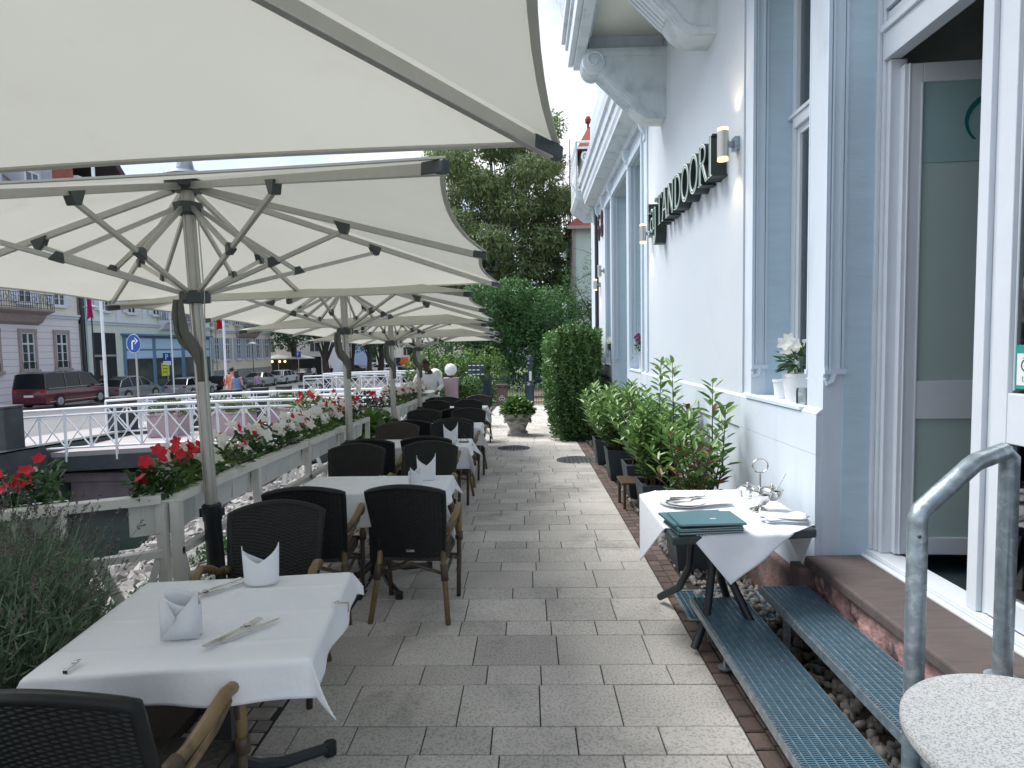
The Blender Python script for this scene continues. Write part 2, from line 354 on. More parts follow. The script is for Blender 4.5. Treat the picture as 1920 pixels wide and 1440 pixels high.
# joint bed under the paving
m = MB(); m.grid(lambda u, v: (lerp(-2.3, 1.75, u), lerp(-2, 24.3, v), gz(lerp(-2, 24.3, v)) - .012), 2, 80)
tag(m.obj('paving_bed', CM['joint'], smooth=180), kind='structure')
def stone(m, x0, x1, y0, y1, z, b=.004, h=.02, val=.5, jit=0):
    j = lambda: random.uniform(-jit, jit)
    t = random.uniform(-.0015, .0015)
    P = [(x0 + j(), y0 + j()), (x1 + j(), y0 + j()), (x1 + j(), y1 + j()), (x0 + j(), y1 + j())]
    cx = sum(p[0] for p in P) / 4; cy = sum(p[1] for p in P) / 4
    zz = lambda y: z + gz(y) + t
    base = [(a, c, zz(c) - h) for a, c in P]; mid = [(a, c, zz(c) - b) for a, c in P]
    top = [(a + (b if a < cx else -b), c + (b if c < cy else -b), zz(c)) for a, c in P]
    m.add(base + mid + top, [(0, 1, 5, 4), (1, 2, 6, 5), (2, 3, 7, 6), (3, 0, 4, 7), (4, 5, 9, 8), (5, 6, 10, 9), (6, 7, 11, 10), (7, 4, 8, 11), (8, 9, 10, 11)], val=val)
m = MB(); y = 2.667 - .54 * 8; k = 0
while y < 24.0:
    hh = .345 if k % 2 == 0 else .195
    XL, XR = -1.23, .955
    x = XL - random.uniform(0, .3)
    while x < XR:
        ln = random.uniform(.38, .56) if k % 2 == 0 else random.uniform(.26, .40)
        a, b_ = max(x, XL), min(x + ln, XR)
        if XR - b_ < .12: b_ = XR; 
        if b_ - a > .05: stone(m, a + .003, b_ - .003, y + .003, y + hh - .003, 0.0, b=.003, val=random.random())
        x += ln
        if b_ == XR: break
    y += hh; k += 1
tag(m.obj('terrace_paving', CM['paver'], attr=True, fixn=False), kind='structure')
m = MB(); y = -1.0
while y < 14.5:
    hh = random.uniform(.085, .115); x = -2.22 - random.uniform(0, .08)
    while x < -1.245:
        ln = random.uniform(.10, .17); b_ = min(x + ln, -1.24)
        if b_ - x > .03: stone(m, x + .005, b_ - .005, y + .005, y + hh - .005, -.003, b=.008, val=random.random(), jit=.003)
        x += ln
    y += hh
tag(m.obj('cobble_paving', CM['sett'], attr=True, fixn=False), kind='structure')
m = MB(); y = 0.5
while y < 14.5:
    hh = random.uniform(.10, .14)
    xa = .962
    stone(m, xa, xa + .085, y + .004, y + hh - .004, .0, b=.007, val=random.random(), jit=.003)
    stone(m, xa + .092, xa + .175, y + .03, y + hh + .02, -.002, b=.007, val=random.random(), jit=.003)
    y += hh
tag(m.obj('kerb_strip', CM['redsett'], attr=True, fixn=False), kind='structure')
m = MB(); ico = []
b = bmesh.new(); bmesh.ops.create_icosphere(b, subdivisions=1, radius=1.0); iv = [tuple(v.co) for v in b.verts]; ifs = [tuple(v.index for v in f.verts) for f in b.faces]; b.free()
for i in range(2600):
    y = random.uniform(1.2, 7.5) if i < 2100 else random.uniform(7.5, 12); x = random.uniform(1.15, 1.70)
    s = random.uniform(.014, .034); e = Euler((random.uniform(0, 6), random.uniform(0, 6), random.uniform(0, 6))).to_matrix()
    m.add([Vector((x, y, gz(y) - .008 + random.uniform(0, .02))) + e @ Vector((p[0] * s * 1.3, p[1] * s, p[2] * s * .7)) for p in iv], ifs, val=random.random())
tag(m.obj('pebbles', CM['pebble'], attr=True, smooth=180, fixn=False), kind='stuff')
m = MB(); m.grid(lambda u, v: (lerp(1.137, 1.75, u), lerp(.5, 14, v), gz(lerp(.5, 14, v)) - .007), 2, 60)
tag(m.obj('gravel_bed', CM['soil'], smooth=180), kind='structure')
# drain covers in the paving
def cover(name, x, y, r, label):
    c = MB(); c.lathe([(r, -.01), (r, .002), (r * .93, .004), (r * .92, .001), (0, .001)], n=36)
    for i in range(-4, 5):
        for j in range(-4, 5):
            if i * i + j * j < 17: c.box((i * r * .2, j * r * .2, .003), (r * .12, r * .12, .004))
    tag(c.obj(name, CM['blackmetal'] if r < .3 else CM['darkstone'], loc=(x, y, gz(y) + .004)), label, 'drain cover')
p = px(975, 828, 11.3); cover('drain_cover', -.28, 11.0, .30, 'round iron drain cover in the paving in front of the stone urn')
cover('drain_cover', .78, 9.6, .34, 'round iron drain cover in the paving beside the laurel bushes')
# metal grids let into the gravel beside the wall
def floor_grid(x0, x1, y0, y1, label):
    e = empty('light_well_grating', (0, 0, 0), label=label, cat='grating', group='light well gratings along the wall')
    f = MB(); z = gz(y0) + .004
    for a in ((x0, x1, y0, y0 + .02), (x0, x1, y1 - .02, y1), (x0, x0 + .02, y0 + .02, y1 - .02), (x1 - .02, x1, y0 + .02, y1 - .02)): f.bx(*a, z - .02, z + .006)
    f.obj('frame', CM['galv'], e); g = MB(); n = int((y1 - y0) / .022)
    for i in range(1, n): g.bx(x0 + .02, x1 - .02, y0 + i * .022, y0 + i * .022 + .004, z - .02, z)
    for i in range(1, int((x1 - x0) / .05)): g.bx(x0 + i * .05, x0 + i * .05 + .004, y0 + .02, y1 - .02, z - .018, z + .002)
    g.obj('bars', CM['grate'], e)
floor_grid(1.16, 1.62, 5.15, 5.75, 'steel floor grating in the pebbles between two square planters')
floor_grid(1.0, 1.6, 3.72, 4.2, 'steel floor grating beside the foot of the folding table')
# street
m = MB(); m.grid(lambda u, v: (lerp(-26.9, -13.2, u), lerp(-12, 160, v), terr(-20, lerp(-12, 160, v)) + .024), 2, 80)
tag(m.obj('street', CM['asphalt'], smooth=180), kind='structure')
m = MB(); m.grid(lambda u, v: (lerp(-31.2, -28.2, u), lerp(-12, 75, v), terr(-20, lerp(-12, 75, v)) + .16), 2, 60)
m.grid(lambda u, v: (lerp(-28.2, -28.05, u), lerp(-12, 75, v), terr(-20, lerp(-12, 75, v)) + .16 - u * .14), 1, 60)
tag(m.obj('far_pavement', CM['concrete'], smooth=180), kind='structure')
CM['palepave'] = mat('pale_pavement', (0.36, 0.34, 0.34), 0.85, var=0.1, vscale=1, bump=0.2)
m = MB(); m.grid(lambda u, v: (lerp(-13.2, -11.25, u), lerp(-12, 60, v), terr(-20, lerp(-12, 60, v)) + .12), 2, 60)
m.grid(lambda u, v: (lerp(-13.3, -13.2, u), lerp(-12, 60, v), terr(-20, lerp(-12, 60, v)) + .02 + u * .10), 1, 60)
tag(m.obj('river_pavement', CM['palepave'], smooth=180), kind='structure')
m = MB(); m.grid(lambda u, v: (-13.45 + u * .12, lerp(2, 58, v), terr(-20, lerp(2, 58, v)) + .029), 1, 60)
m.grid(lambda u, v: (-25.4 + u * .12, lerp(2, 70, v), terr(-20, lerp(2, 70, v)) + .029), 1, 60)
tag(m.obj('street_markings', CM['white'], smooth=180), kind='structure')
# quay walls of the channel
m = MB()
m.grid(lambda u, v: (-11.18 + .35 * (1 - u), lerp(-12, 60, v), lerp(-2.1, terr(-20, lerp(-12, 60, v)) + .10, u)), 1, 60)
m.grid(lambda u, v: (lerp(-11.5, -11.16, u), lerp(-12, 60, v), terr(-20, lerp(-12, 60, v)) + .14), 1, 60)
tag(m.obj('quay_wall', CM['darkstone'], smooth=30), 'dark stone quay wall on the street side of the channel', 'wall')
m = MB(); m.grid(lambda u, v: (-2.3 + .01 * u, lerp(9, 58, v), lerp(-2.1, gz(lerp(9, 58, v)) - .01, u)), 1, 60)
tag(m.obj('terrace_wall', CM['darkstone'], smooth=30), 'dark stone embankment wall under the far end of the terrace', 'wall')
# ------------------------------------------------------------------ the restaurant
WX = 1.70
B = empty('restaurant_building', (WX, 8, 0), label='white and pale blue old restaurant building with raised green lettering beside the terrace', cat='building')
OFFB = Matrix.Translation((-WX, -8, 0))
def part(m, name, mats, parent=None, **k):
    if parent is None:
        m.v = [(v_[0] - WX, v_[1] - 8, v_[2]) for v_ in m.v]; return m.obj(name, mats, B, **k)
    return m.obj(name, mats, parent, **k)
def sub(m, name, mats, parent, **k):
    m.v = [(a - WX, b - 8, c) for a, b, c in m.v]; return m.obj(name, mats, parent, **k)
holes = [(1.0, 3.48, .40, 4.75), (3.675, 4.59, 1.33, 4.75), (8.85, 9.87, 1.33, 4.62), (10.07, 11.83, .3, 4.62), (12.0, 12.8, 1.33, 4.62)]
Z0, Z1, Y0, Y1 = -1.0, 9.0, -6.0, 14.1
XB = 2.06
m = MB(); yc = sorted({Y0, Y1} | {h[0] for h in holes} | {h[1] for h in holes})
for a, b_ in zip(yc[:-1], yc[1:]):
    hs = [h for h in holes if h[0] <= a + 1e-6 and h[1] >= b_ - 1e-6]
    if hs: h = hs[0]; m.bx(WX, XB, a, b_, Z0, h[2]); m.bx(WX, XB, a, b_, h[3], Z1)
    else: m.bx(WX, XB, a, b_, Z0, Z1)
part(m, 'wall', CM['smoothwall'])
# thin skins of the deep jambs (facing the viewer) in a bluer colour that paints in their shade
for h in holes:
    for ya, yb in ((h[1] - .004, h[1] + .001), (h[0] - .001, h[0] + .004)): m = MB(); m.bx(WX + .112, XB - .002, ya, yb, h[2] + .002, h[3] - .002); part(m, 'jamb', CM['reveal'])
for a in ((4.74, 8.34, 1.35, 5.2), (12.98, 14.08, 1.35, 4.9), (4.74, 14.0, 5.75, 8.9)): m = MB(); m.bx(WX - .014, WX - .001, *a); part(m, 'stucco_field', CM['stucco'])
for h in holes[1:]:
    m = MB(); zb = h[2] + .25 if h[2] > 1 else h[2] + 1.2
    for s, yy in ((1, h[1]), (-1, h[0])):
        m.bx(WX - .002, WX + .018, min(yy, yy - s * .014), max(yy, yy - s * .014), zb, h[3])
        m.bx(WX + .026, WX + .034, min(yy, yy - s * .02), max(yy, yy - s * .02), zb, h[3])
        m.bx(WX + .034, WX + .078, min(yy, yy - s * .008), max(yy, yy - s * .008), zb, h[3])
        m.bx(WX + .078, WX + .086, min(yy, yy - s * .02), max(yy, yy - s * .02), zb, h[3])
        m.bx(WX + .094, WX + .11, min(yy, yy - s * .014), max(yy, yy - s * .014), zb, h[3])
        m.bx(WX - .006, WX + .116, min(yy, yy - s * .028), max(yy, yy - s * .028), zb - .03, zb)
        m.tube([(WX + .055, yy - s * .012, zb - .03), (WX + .045, yy - s * .012, zb - .07), (WX + .015, yy - s * .012, zb - .085), (WX + .004, yy - s * .012, zb - .055)], [.02, .017, .014, .01], 8)
    for a, c, dpt in ((-.002, .018, .014), (.026, .034, .02), (.078, .086, .02), (.094, .11, .014)): m.bx(WX + a, WX + c, h[0] + .03, h[1] - .03, h[3] - dpt, h[3])
    part(m, 'window_moulding', CM['trim'])
h = holes[0]
for zb in (1.59,):
    m = MB(); yy = 3.48
    for a, c, dpt in ((-.002, .018, .014), (.026, .034, .02), (.034, .078, .008), (.078, .086, .02), (.094, .11, .014)): m.bx(WX + a, WX + c, yy - dpt, yy, zb, h[3])
    m.bx(WX - .006, WX + .116, yy - .028, yy, zb - .03, zb)
    m.tube([(WX + .055, yy - .012, zb - .03), (WX + .045, yy - .012, zb - .07), (WX + .015, yy - .012, zb - .085), (WX + .004, yy - .012, zb - .055)], [.02, .017, .014, .01], 8)
part(m, 'door_moulding', CM['trim'])
for h in holes[2:]:
    m = MB(); m.bx(WX - .03, WX - .001, h[0] - .09, h[0] - .0, h[2] + .0, h[3]); m.bx(WX - .03, WX - .001, h[1], h[1] + .09, h[2], h[3]); m.bx(WX - .035, WX - .001, h[0] - .09, h[1] + .09, h[3] + .001, h[3] + .11); part(m, 'architrave', CM['trim'])
m = MB(); m.bx(WX - .022, WX - .001, 8.42, 8.62, 1.36, 4.85); part(m, 'pilaster_strip', CM['trim'])
# plinth with a sandstone foot
m = MB()
m.bx(WX - .035, WX - .001, 3.484, 10.05, 1.09, 1.325); m.bx(WX - .035, WX - .001, 11.85, 14.12, 1.09, 1.325)
m.bx(WX - .035, WX - .001, 3.484, 4.74, .32, 1.088)
m.bx(WX - .018, WX - .001, 4.742, 10.05, .32, 1.088); m.bx(WX - .018, WX - .001, 11.85, 14.1, .32, 1.088)
for a, b_ in ((3.484, 10.05), (11.85, 14.12)):
    m.hexa([(WX - .035, a, 1.327), (WX - .001, a, 1.327), (WX - .001, b_, 1.327), (WX - .035, b_, 1.327), (WX - .028, a, 1.335), (WX - .001, a, 1.36), (WX - .001, b_, 1.36), (WX - .028, b_, 1.335)])
part(m, 'plinth', CM['smoothwall'])
m = MB(); m.bx(WX - .07, WX - .001, 3.55, 14.1, -1, .30); m.hexa([(WX - .07, 3.55, .302), (WX - .001, 3.55, .302), (WX - .001, 14.1, .302), (WX - .07, 14.1, .302), (WX - .037, 3.55, .325), (WX - .001, 3.55, .325), (WX - .001, 14.1, .325), (WX - .037, 14.1, .325)])
m.bx(WX - .15, WX - .001, 3.42, 3.548, -1, .44)
part(m, 'stone_foot', CM['sandstone'], bevel=.006)
# sills
for h in (holes[1], holes[2], holes[4]):
    m = MB(); m.bx(WX - .045, XB - .06, h[0] + .002, h[1] - .002, 1.331, 1.352); part(m, 'sill', CM['trim'])
# windows: frame with transom, glass sub-part
CM['winglass'] = glass('window_glass', (0.55, 0.66, 0.68), 0.8)
CM['interior'] = mat('interior_wall', (0.42, 0.43, 0.40), 0.9, var=0.1)
CM['intfloor'] = mat('interior_floor', (0.03, 0.05, 0.06), 0.5, var=0.3, vscale=3)
def window(h, zt):
    fr = MB(); a, b_, z0, z1 = h; z0 += .022 if z0 > 1 else .02
    xa, xb = XB - .075, XB - .02
    fr.bx(xa, xb, a + .006, a + .07, z0, z1 - .002); fr.bx(xa, xb, b_ - .07, b_ - .006, z0, z1 - .002)
    fr.bx(xa, xb, a + .07, b_ - .07, z0, z0 + .07); fr.bx(xa, xb, a + .07, b_ - .07, z1 - .07, z1 - .002)
    fr.bx(xa - .02, xb, a + .072, b_ - .072, zt, zt + .075); fr.bx(xa - .035, xb, a + .008, b_ - .008, zt + .076, zt + .10)
    ym = (a + b_) / 2
    fr.bx(xa, xb, ym - .035, ym + .035, z0 + .07, zt)
    for s in (-1, 1):
        ya, yb = (a + .072, ym - .037) if s < 0 else (ym + .037, b_ - .072)
        for p in ((ya, ya + .045, z0 + .072, zt - .002), (yb - .045, yb, z0 + .072, zt - .002)): fr.bx(xa + .01, xb - .01, *p)
        fr.bx(xa + .01, xb - .01, ya + .045, yb - .045, z0 + .072, z0 + .13); fr.bx(xa + .01, xb - .01, ya + .045, yb - .045, zt - .05, zt - .002)
    f = part(fr, 'window', CM['white'])
    g = MB(); g.bx(xa + .028, xa + .034, a + .05, b_ - .05, z0 + .05, z1 - .05); sub(g, 'pane', CM['winglass'], f)
    cdk = MB(); cdk.grid(lambda u, v: (XB + .18 + .03 * math.sin(u * 60), lerp(a, b_, u), lerp(z0, z1, v)), 50, 1); sub(cdk, 'curtain', CM['interior'], f, smooth=180)
for h, zt in ((holes[1], 3.30), (holes[2], 3.5), (holes[3], 3.5), (holes[4], 3.5)): window(h, zt)
# interior shell
m = MB()
m.bx(XB + .002, 6.0, -5.9, 3.60, .38, .44)
part(m, 'interior_floor', CM['intfloor'])
m = MB(); m.bx(XB + .002, 6.0, 3.62, 3.70, .44, 4.9); m.bx(6.0, 6.1, -5.9, 14.0, .3, 4.9); m.bx(XB + .002, 6.0, 3.72, 14.0, .2, .3)
m.bx(XB + .002, 6.1, -6.0, -5.92, .3, 4.9)
part(m, 'interior_wall', CM['interior'])
m = MB(); m.bx(XB + .002, 6.1, -6, 14.0, 4.92, 5.0); part(m, 'interior_ceiling', CM['interior'])
# upper storeys roof and back so that it is a closed building
m = MB(); m.bx(XB + .003, 14, Y1 - .3, Y1, Z0, Z1); m.bx(13.7, 14, Y0, Y1 - .31, Z0, Z1); m.bx(XB + .003, 14, Y0, Y0 + .08, Z0, Z1); m.bx(WX - .2, 14.2, Y0 - .2, Y1 + .2, Z1 + .01, Z1 + .3)
part(m, 'rear_wall', CM['smoothwall'])
# doorway: stone threshold, white sill, frame, transom, leaves
m = MB(); m.bx(1.60, 1.93, 1.0, 3.475, .44, .50); part(m, 'threshold_slab', CM['sandstone_top'], bevel=.012)
m = MB(); m.grid(lambda u, v: (1.635 + .012 * math.sin(u * 47) * math.cos(v * 9) + random.uniform(-.012, .012), lerp(1.0, 3.41, u), lerp(-.05, .437, v)), 60, 14)
m.bx(1.66, 1.93, 1.0, 3.41, -.1, .438)
part(m, 'threshold_riser', CM['pinkrough'], smooth=50)
m = MB(); m.bx(1.932, XB + .06, 1.0, 3.478, .42, .505); m.bx(1.96, XB + .04, 1.0, 3.478, .507, .535); part(m, 'door_sill', CM['white'], bevel=.004)
FX0, FX1 = 1.985, 2.055
df = MB()
df.bx(FX0, FX1, 3.43, 3.477, .537, 4.74); df.bx(FX0 - .02, FX0 - .001, 3.452, 3.476, .537, 4.74); df.bx(FX0 + .012, FX1 + .03, 3.395, 3.428, .537, 3.27)
df.bx(FX0 - .01, FX1, 1.0, 3.428, 3.275, 3.42); df.bx(FX0 - .03, FX1 - .01, 1.0, 3.427, 3.422, 3.455); df.bx(FX0 + .01, FX1, 1.0, 3.427, 3.475, 3.53); df.bx(FX0 - .005, FX1, 1.0, 3.427, 3.545, 3.62)
df.bx(FX0 - .012, FX1 + .01, 2.64, 2.70, .537, 3.273); df.bx(FX0 + .012, FX1 - .01, 2.617, 2.638, .537, 3.273)
df.bx(FX0, FX1, 2.56, 2.70, 3.622, 4.74)
dfo = part(df, 'door_frame', CM['white'], bevel=.003)
g = MB(); g.bx(FX0 + .03, FX0 + .036, 1.0, 3.42, 3.63, 4.7); sub(g, 'transom_pane', CM['winglass'], dfo)
g = MB(); g.bx(FX0 + .04, FX0 + .044, 1.0, 3.42, 3.63, 4.15)
CM['frost'] = mat('frosted_film', (0.42, 0.62, 0.64), 0.5, transl=0.3); sub(g, 'frosted_film', CM['frost'], dfo)
# closed leaf on the right
lf = MB(); a, b_ = 1.55, 2.614; x0, x1 = FX0 + .006, FX1 - .006
lf.bx(x0, x1, b_ - .085, b_, .545, 3.268); lf.bx(x0 + .018, x1 - .01, b_ - .095, b_ - .086, .66, 1.30); lf.bx(x0 + .018, x1 - .01, b_ - .095, b_ - .086, 1.53, 3.15); lf.bx(x0, x1, a, a + .085, .545, 3.268)
lf.bx(x0, x1, a + .087, b_ - .087, .545, .655); lf.bx(x0, x1, a + .087, b_ - .087, 3.17, 3.268); lf.bx(x0, x1, a + .087, b_ - .087, 1.31, 1.52)
lfo = part(lf, 'door_leaf', CM['white'], bevel=.004)
CM['doorglass'] = glass('door_glass', (0.62, 0.80, 0.82), 0.9, rough=0.03, thru=.8)
g = MB(); g.bx(x0 + .025, x0 + .031, a + .08, b_ - .08, .65, 1.315); g.bx(x0 + .025, x0 + .031, a + .08, b_ - .08, 1.515, 3.18); sub(g, 'pane', CM['doorglass'], lfo)
g = MB(); g.bx(x0 + .034, x0 + .037, a + .09, b_ - .09, 2.95, 3.18); sub(g, 'frosted_film', CM['frost'], lfo)
# -- stroke lettering: glyphs are lists of (polyline, width) in a unit box
def arc(cx, cy, rx, ry, a0, a1, n=14): return [(cx + rx * math.cos(R(lerp(a0, a1, i / n))), cy + ry * math.sin(R(lerp(a0, a1, i / n)))) for i in range(n + 1)]
GL = {
 'T': (0.78, [([(.39, 0), (.39, 1)], .15), ([(.02, .965), (.76, .965)], .07), ([(.035, .97), (.035, .80)], .05), ([(.745, .97), (.745, .80)], .05), ([(.24, .02), (.54, .02)], .045)]),
 'A': (0.84, [([(.10, 0), (.40, 1)], .06), ([(.40, 1), (.72, 0)], .15), ([(.20, .34), (.60, .34)], .055), ([(.0, .02), (.22, .02)], .045), ([(.58, .02), (.86, .02)], .045)]),
 'N': (0.90, [([(.14, 0), (.14, 1)], .06), ([(.14, .97), (.74, .02)], .16), ([(.74, 0), (.74, 1)], .06), ([(.02, .02), (.26, .02)], .045), ([(.0, .98), (.2, .98)], .045), ([(.62, .98), (.87, .98)], .045)]),
 'D': (0.88, [([(.18, 0), (.18, 1)], .15), ([(.18, .03)] + arc(.36, .5, .42, .47, -90, 90) + [(.18, .97)], .11), ([(.02, .02), (.3, .02)], .045), ([(.02, .98), (.3, .98)], .045)]),
 'O': (0.92, [(arc(.46, .5, .38, .47, 0, 360, 30), .13)]),
 'R': (0.86, [([(.18, 0), (.18, 1)], .15), ([(.18, .97)] + arc(.40, .745, .26, .225, 90, -90) + [(.18, .52)], .10), ([(.40, .52), (.78, .02)], .15), ([(.02, .02), (.34, .02)], .045), ([(.02, .98), (.3, .98)], .045), ([(.68, .02), (.9, .02)], .045)]),
 'I': (0.46, [([(.22, 0), (.22, 1)], .15), ([(.05, .02), (.39, .02)], .045), ([(.05, .98), (.39, .98)], .045)]),
 't': (0.50, [([(.2, .95), (.2, .12), (.28, .03), (.44, .05)], .12), ([(.03, .64), (.42, .64)], .06)]),
 'a': (0.60, [([(.44, .62), (.44, .02)], .12), (arc(.25, .2, .19, .19, 60, 330), .08), ([(.10, .56)] + arc(.27, .5, .17, .15, 130, 0) + [(.44, .38)], .09), ([(.44, .1), (.56, .02)], .07)]),
 'j': (0.36, [([(.2, .64), (.2, -.22), (.12, -.36), (-.06, -.38)], .12), ([(.08, .63), (.2, .63)], .06), ([(.2, .80), (.2, .90)], .12)]),
 '6': (0.6, [([(.50, .93)] + arc(.46, .45, .36, .5, 95, 180) + arc(.31, .29, .22, .26, 180, 530), .09)]),
 '8': (0.6, [(arc(.3, .73, .2, .23, 0, 360, 22), .09), (arc(.3, .27, .25, .25, 0, 360, 22), .10)]),
 'P': (0.6, [([(.12, 0), (.12, 1)], .15), ([(.12, .93)] + arc(.3, .72, .22, .21, 90, -90) + [(.12, .51)], .14)]),
 'r': (0.4, [([(.1, 0), (.1, .62)], .12), ([(.1, .45), (.22, .6), (.38, .6)], .1)]), 'i': (0.22, [([(.1, 0), (.1, .62)], .12), ([(.1, .82), (.1, .92)], .12)]),
 'p': (0.55, [([(.1, -.3), (.1, .62)], .12), (arc(.28, .31, .19, .27, 0, 360, 18), .1)]),
}
def strokes(mb, ch, s, fn, t0, t1, wmul=1.0, shrink=0.0, mi=0, ox=0, oy=0):
    """extruded ribbons: fn(a, b, t) -> point"""
    for line, wd in GL[ch][1]:
        w_ = (wd * wmul) / 2 * s - shrink
        if w_ <= 0: continue
        P = [Vector((p[0] * s + ox, p[1] * s + oy)) for p in line]; n = len(P); closed = (P[0] - P[-1]).length < 1e-4
        Lf = []; Rt = []
        for i in range(n):
            if closed: d = P[(i + 1) % (n - 1)] - P[(i - 1) % (n - 1)]
            else: d = P[min(i + 1, n - 1)] - P[max(i - 1, 0)]
            d.normalize(); nn = Vector((-d.y, d.x)); q = P[i]
            if not closed and shrink and i == 0: q = q + d * shrink
            if not closed and shrink and i == n - 1: q = q - d * shrink
            Lf.append(q + nn * w_); Rt.append(q - nn * w_)
        for i in range(n - 1):
            A = [Lf[i], Rt[i], Rt[i + 1], Lf[i + 1]]
            mb.hexa([fn(p.x, p.y, t0) for p in A] + [fn(p.x, p.y, t1) for p in A], mi)
# window sticker with the owl face on the closed leaf
def ring(mb, c, r0, r1, fn, n=28, mi=0):
    vs = []; fs = []
    for k in range(n):
        q = 2 * math.pi * k / n
        vs += [fn(c[0] + r0 * math.cos(q), c[1] + r0 * math.sin(q)), fn(c[0] + r1 * math.cos(q), c[1] + r1 * math.sin(q))]
    for k in range(n): j = (k + 1) % n; fs.append((2 * k, 2 * k + 1, 2 * j + 1, 2 * j))
    mb.add(vs, fs, mi)
def disc(mb, c, r, fn, n=24, mi=0): mb.add([fn(c[0] + r * math.cos(2 * math.pi * k / n), c[1] + r * math.sin(2 * math.pi * k / n)) for k in range(n)], [tuple(range(n))], mi)
st = MB(); sx = x0 + .022; fn = lambda a, b: (sx - .0012, 2.43 - a, 1.625 + b)
st.bx(sx, sx + .002, 2.32, 2.52, 1.54, 1.72, 0); st.bx(sx - .0008, sx - .0001, 2.33, 2.51, 1.555, 1.685, 1)
ring(st, (-.032, .012), .022, .028, fn, mi=2); ring(st, (.032, .012), .022, .028, fn, mi=2); ring(st, (-.032, .012), .009, .013, fn, mi=2); ring(st, (.032, .012), .009, .013, fn, mi=2)
disc(st, (-.032, .012), .005, fn, mi=2); disc(st, (.032, .012), .005, fn, mi=2)
st.add([fn(-.058, .040), fn(-.03, .050), fn(0, .053), fn(.03, .050), fn(.058, .040), fn(.03, .043), fn(0, .046), fn(-.03, .043)], [tuple(range(8))], 2)
st.add([fn(-.006, -.008), fn(.006, -.008), fn(0, -.02)], [(0, 1, 2)], 2)
CM['teal'] = mat('teal_film', (0.02, 0.30, 0.26), 0.5); CM['paper'] = mat('white_paper', (0.72, 0.74, 0.72), 0.7); CM['ink'] = mat('black_ink', (0.02, 0.03, 0.03), 0.6)
ox = -.055
for ch in 'trip': strokes(st, ch, .024, lambda a, b, t: fn(a, b), 0, .0, ox=ox, oy=-.055, mi=2); ox += GL[ch][0] * .024 + .002
sto = sub(st, 'sticker', [CM['teal'], CM['paper'], CM['ink']], lfo, fixn=False)
CM['signbody'] = mat('sign_body', (0.020, 0.034, 0.032), 0.45); CM['signface'] = mat('sign_face', (0.80, 0.88, 0.82), 0.4); CM['signgreen'] = mat('sign_green_line', (0.02, 0.16, 0.12), 0.5)
def letter(ch, y_left, z, s, label, squash, name='sign_letter'):
    """reads from far (left) to near (right): the text runs towards the camera"""
    mk = lambda d: (lambda a, b, t: (-t, -a * squash, b))
    e = empty(name, (WX, y_left, z), label=label, cat='sign letter', group='raised letters of the restaurant name on the wall')
    bd = MB(); strokes(bd, ch, s, mk(0), .02, .145); bd.obj('letter_body', CM['signbody'], e)
    fc = MB(); strokes(fc, ch, s, mk(0), .1455, .152, shrink=.004); fc.obj('letter_face', CM['signface'], e)
    ln = MB(); strokes(ln, ch, s, mk(0), .1525, .155, shrink=.004, wmul=.38); ln.obj('letter_line', CM['signgreen'], e)
    return e
yy = 7.20; s = .34; SQ = 0.92
for k, ch in enumerate('TANDOORI'):
    which = {'O': ('first', 'second')[0 if k == 4 else 1] + ' letter O of TANDOORI, standing ' + ('after the D' if k == 4 else 'before the R')}.get(ch, 'raised letter %s with dark sides in the word TANDOORI on the wall' % ch)
    letter(ch, yy, 3.135, s, which, SQ); yy -= (GL[ch][0] + .035) * s * SQ
for ch, y_ in (('t', 7.80), ('a', 7.60), ('j', 7.38)):
    letter(ch, y_, 3.13, .40, 'small raised letter %s at the far left end of the restaurant sign' % ch, 1.0)
# house number 68
for ch, y_, z_ in (('6', 14.0, 4.13), ('8', 13.45, 4.13)):
    mb = MB(); strokes(mb, ch, .56, lambda a, b, t: (-t, -a * 1.0, b), .0, .03)
    tag(mb.obj('house_number_digit', mat('brown_iron', (0.06, 0.03, 0.03), 0.6), loc=(WX - .016, y_, z_)), 'large dark brown house number digit %s high on the far wall, %s' % (ch, 'left of the 8' if ch == '6' else 'right of the 6'), 'house number')
# door leaf standing open inwards
OL = empty('open_door_leaf', (2.05, 3.40, .545), R(-4)); OL.parent = B; OL.location = (2.05 - WX, 3.40 - 8, .545)
# (built as one child mesh: the leaf turns inside the doorway)
lw, lh, lt = .84, 2.68, .045
ol = MB()
ol.bx(.0, .095, -lt, 0, 0, lh); ol.bx(lw - .1, lw, -lt, 0, 0, lh); ol.bx(.097, lw - .102, -lt, 0, 0, .095); ol.bx(.097, lw - .102, -lt, 0, lh - .10, lh); ol.bx(.097, lw - .102, -lt, 0, .765, .975)
ol.bx(.02, .03, -lt - .008, -lt - .001, 0, lh); ol.bx(.085, .095, -lt - .006, -lt - .001, .1, lh - .1)
olo = ol.obj('leaf_frame', CM['white'], OL, bevel=.003)
g = MB(); g.bx(.09, lw - .095, -.024, -.018, .09, .77); g.bx(.09, lw - .095, -.024, -.018, .97, lh - .09); g.obj('pane', mat('grey_teal_pane', (0.42, 0.53, 0.51), 0.25, var=.06, vscale=1.5, spec=.6), OL)  # opaque grey-teal surface instead of clear glass
g = MB(); g.bx(.096, lw - .101, -.030, -.027, 2.16, lh - .1, 0)
lfn = lambda a, b, t=0: (.555 + a, -.0335 - t, 2.37 + b)
A_ = arc(0, 0, .24, .17, 75, 215, 18); I_ = arc(.015, -.01, .235, .155, 75, 215, 18)
for k in range(18): g.add([lfn(*A_[k]), lfn(*A_[k + 1]), lfn(*I_[k + 1]), lfn(*I_[k])], [(0, 1, 2, 3)], 1)
ox = -.13
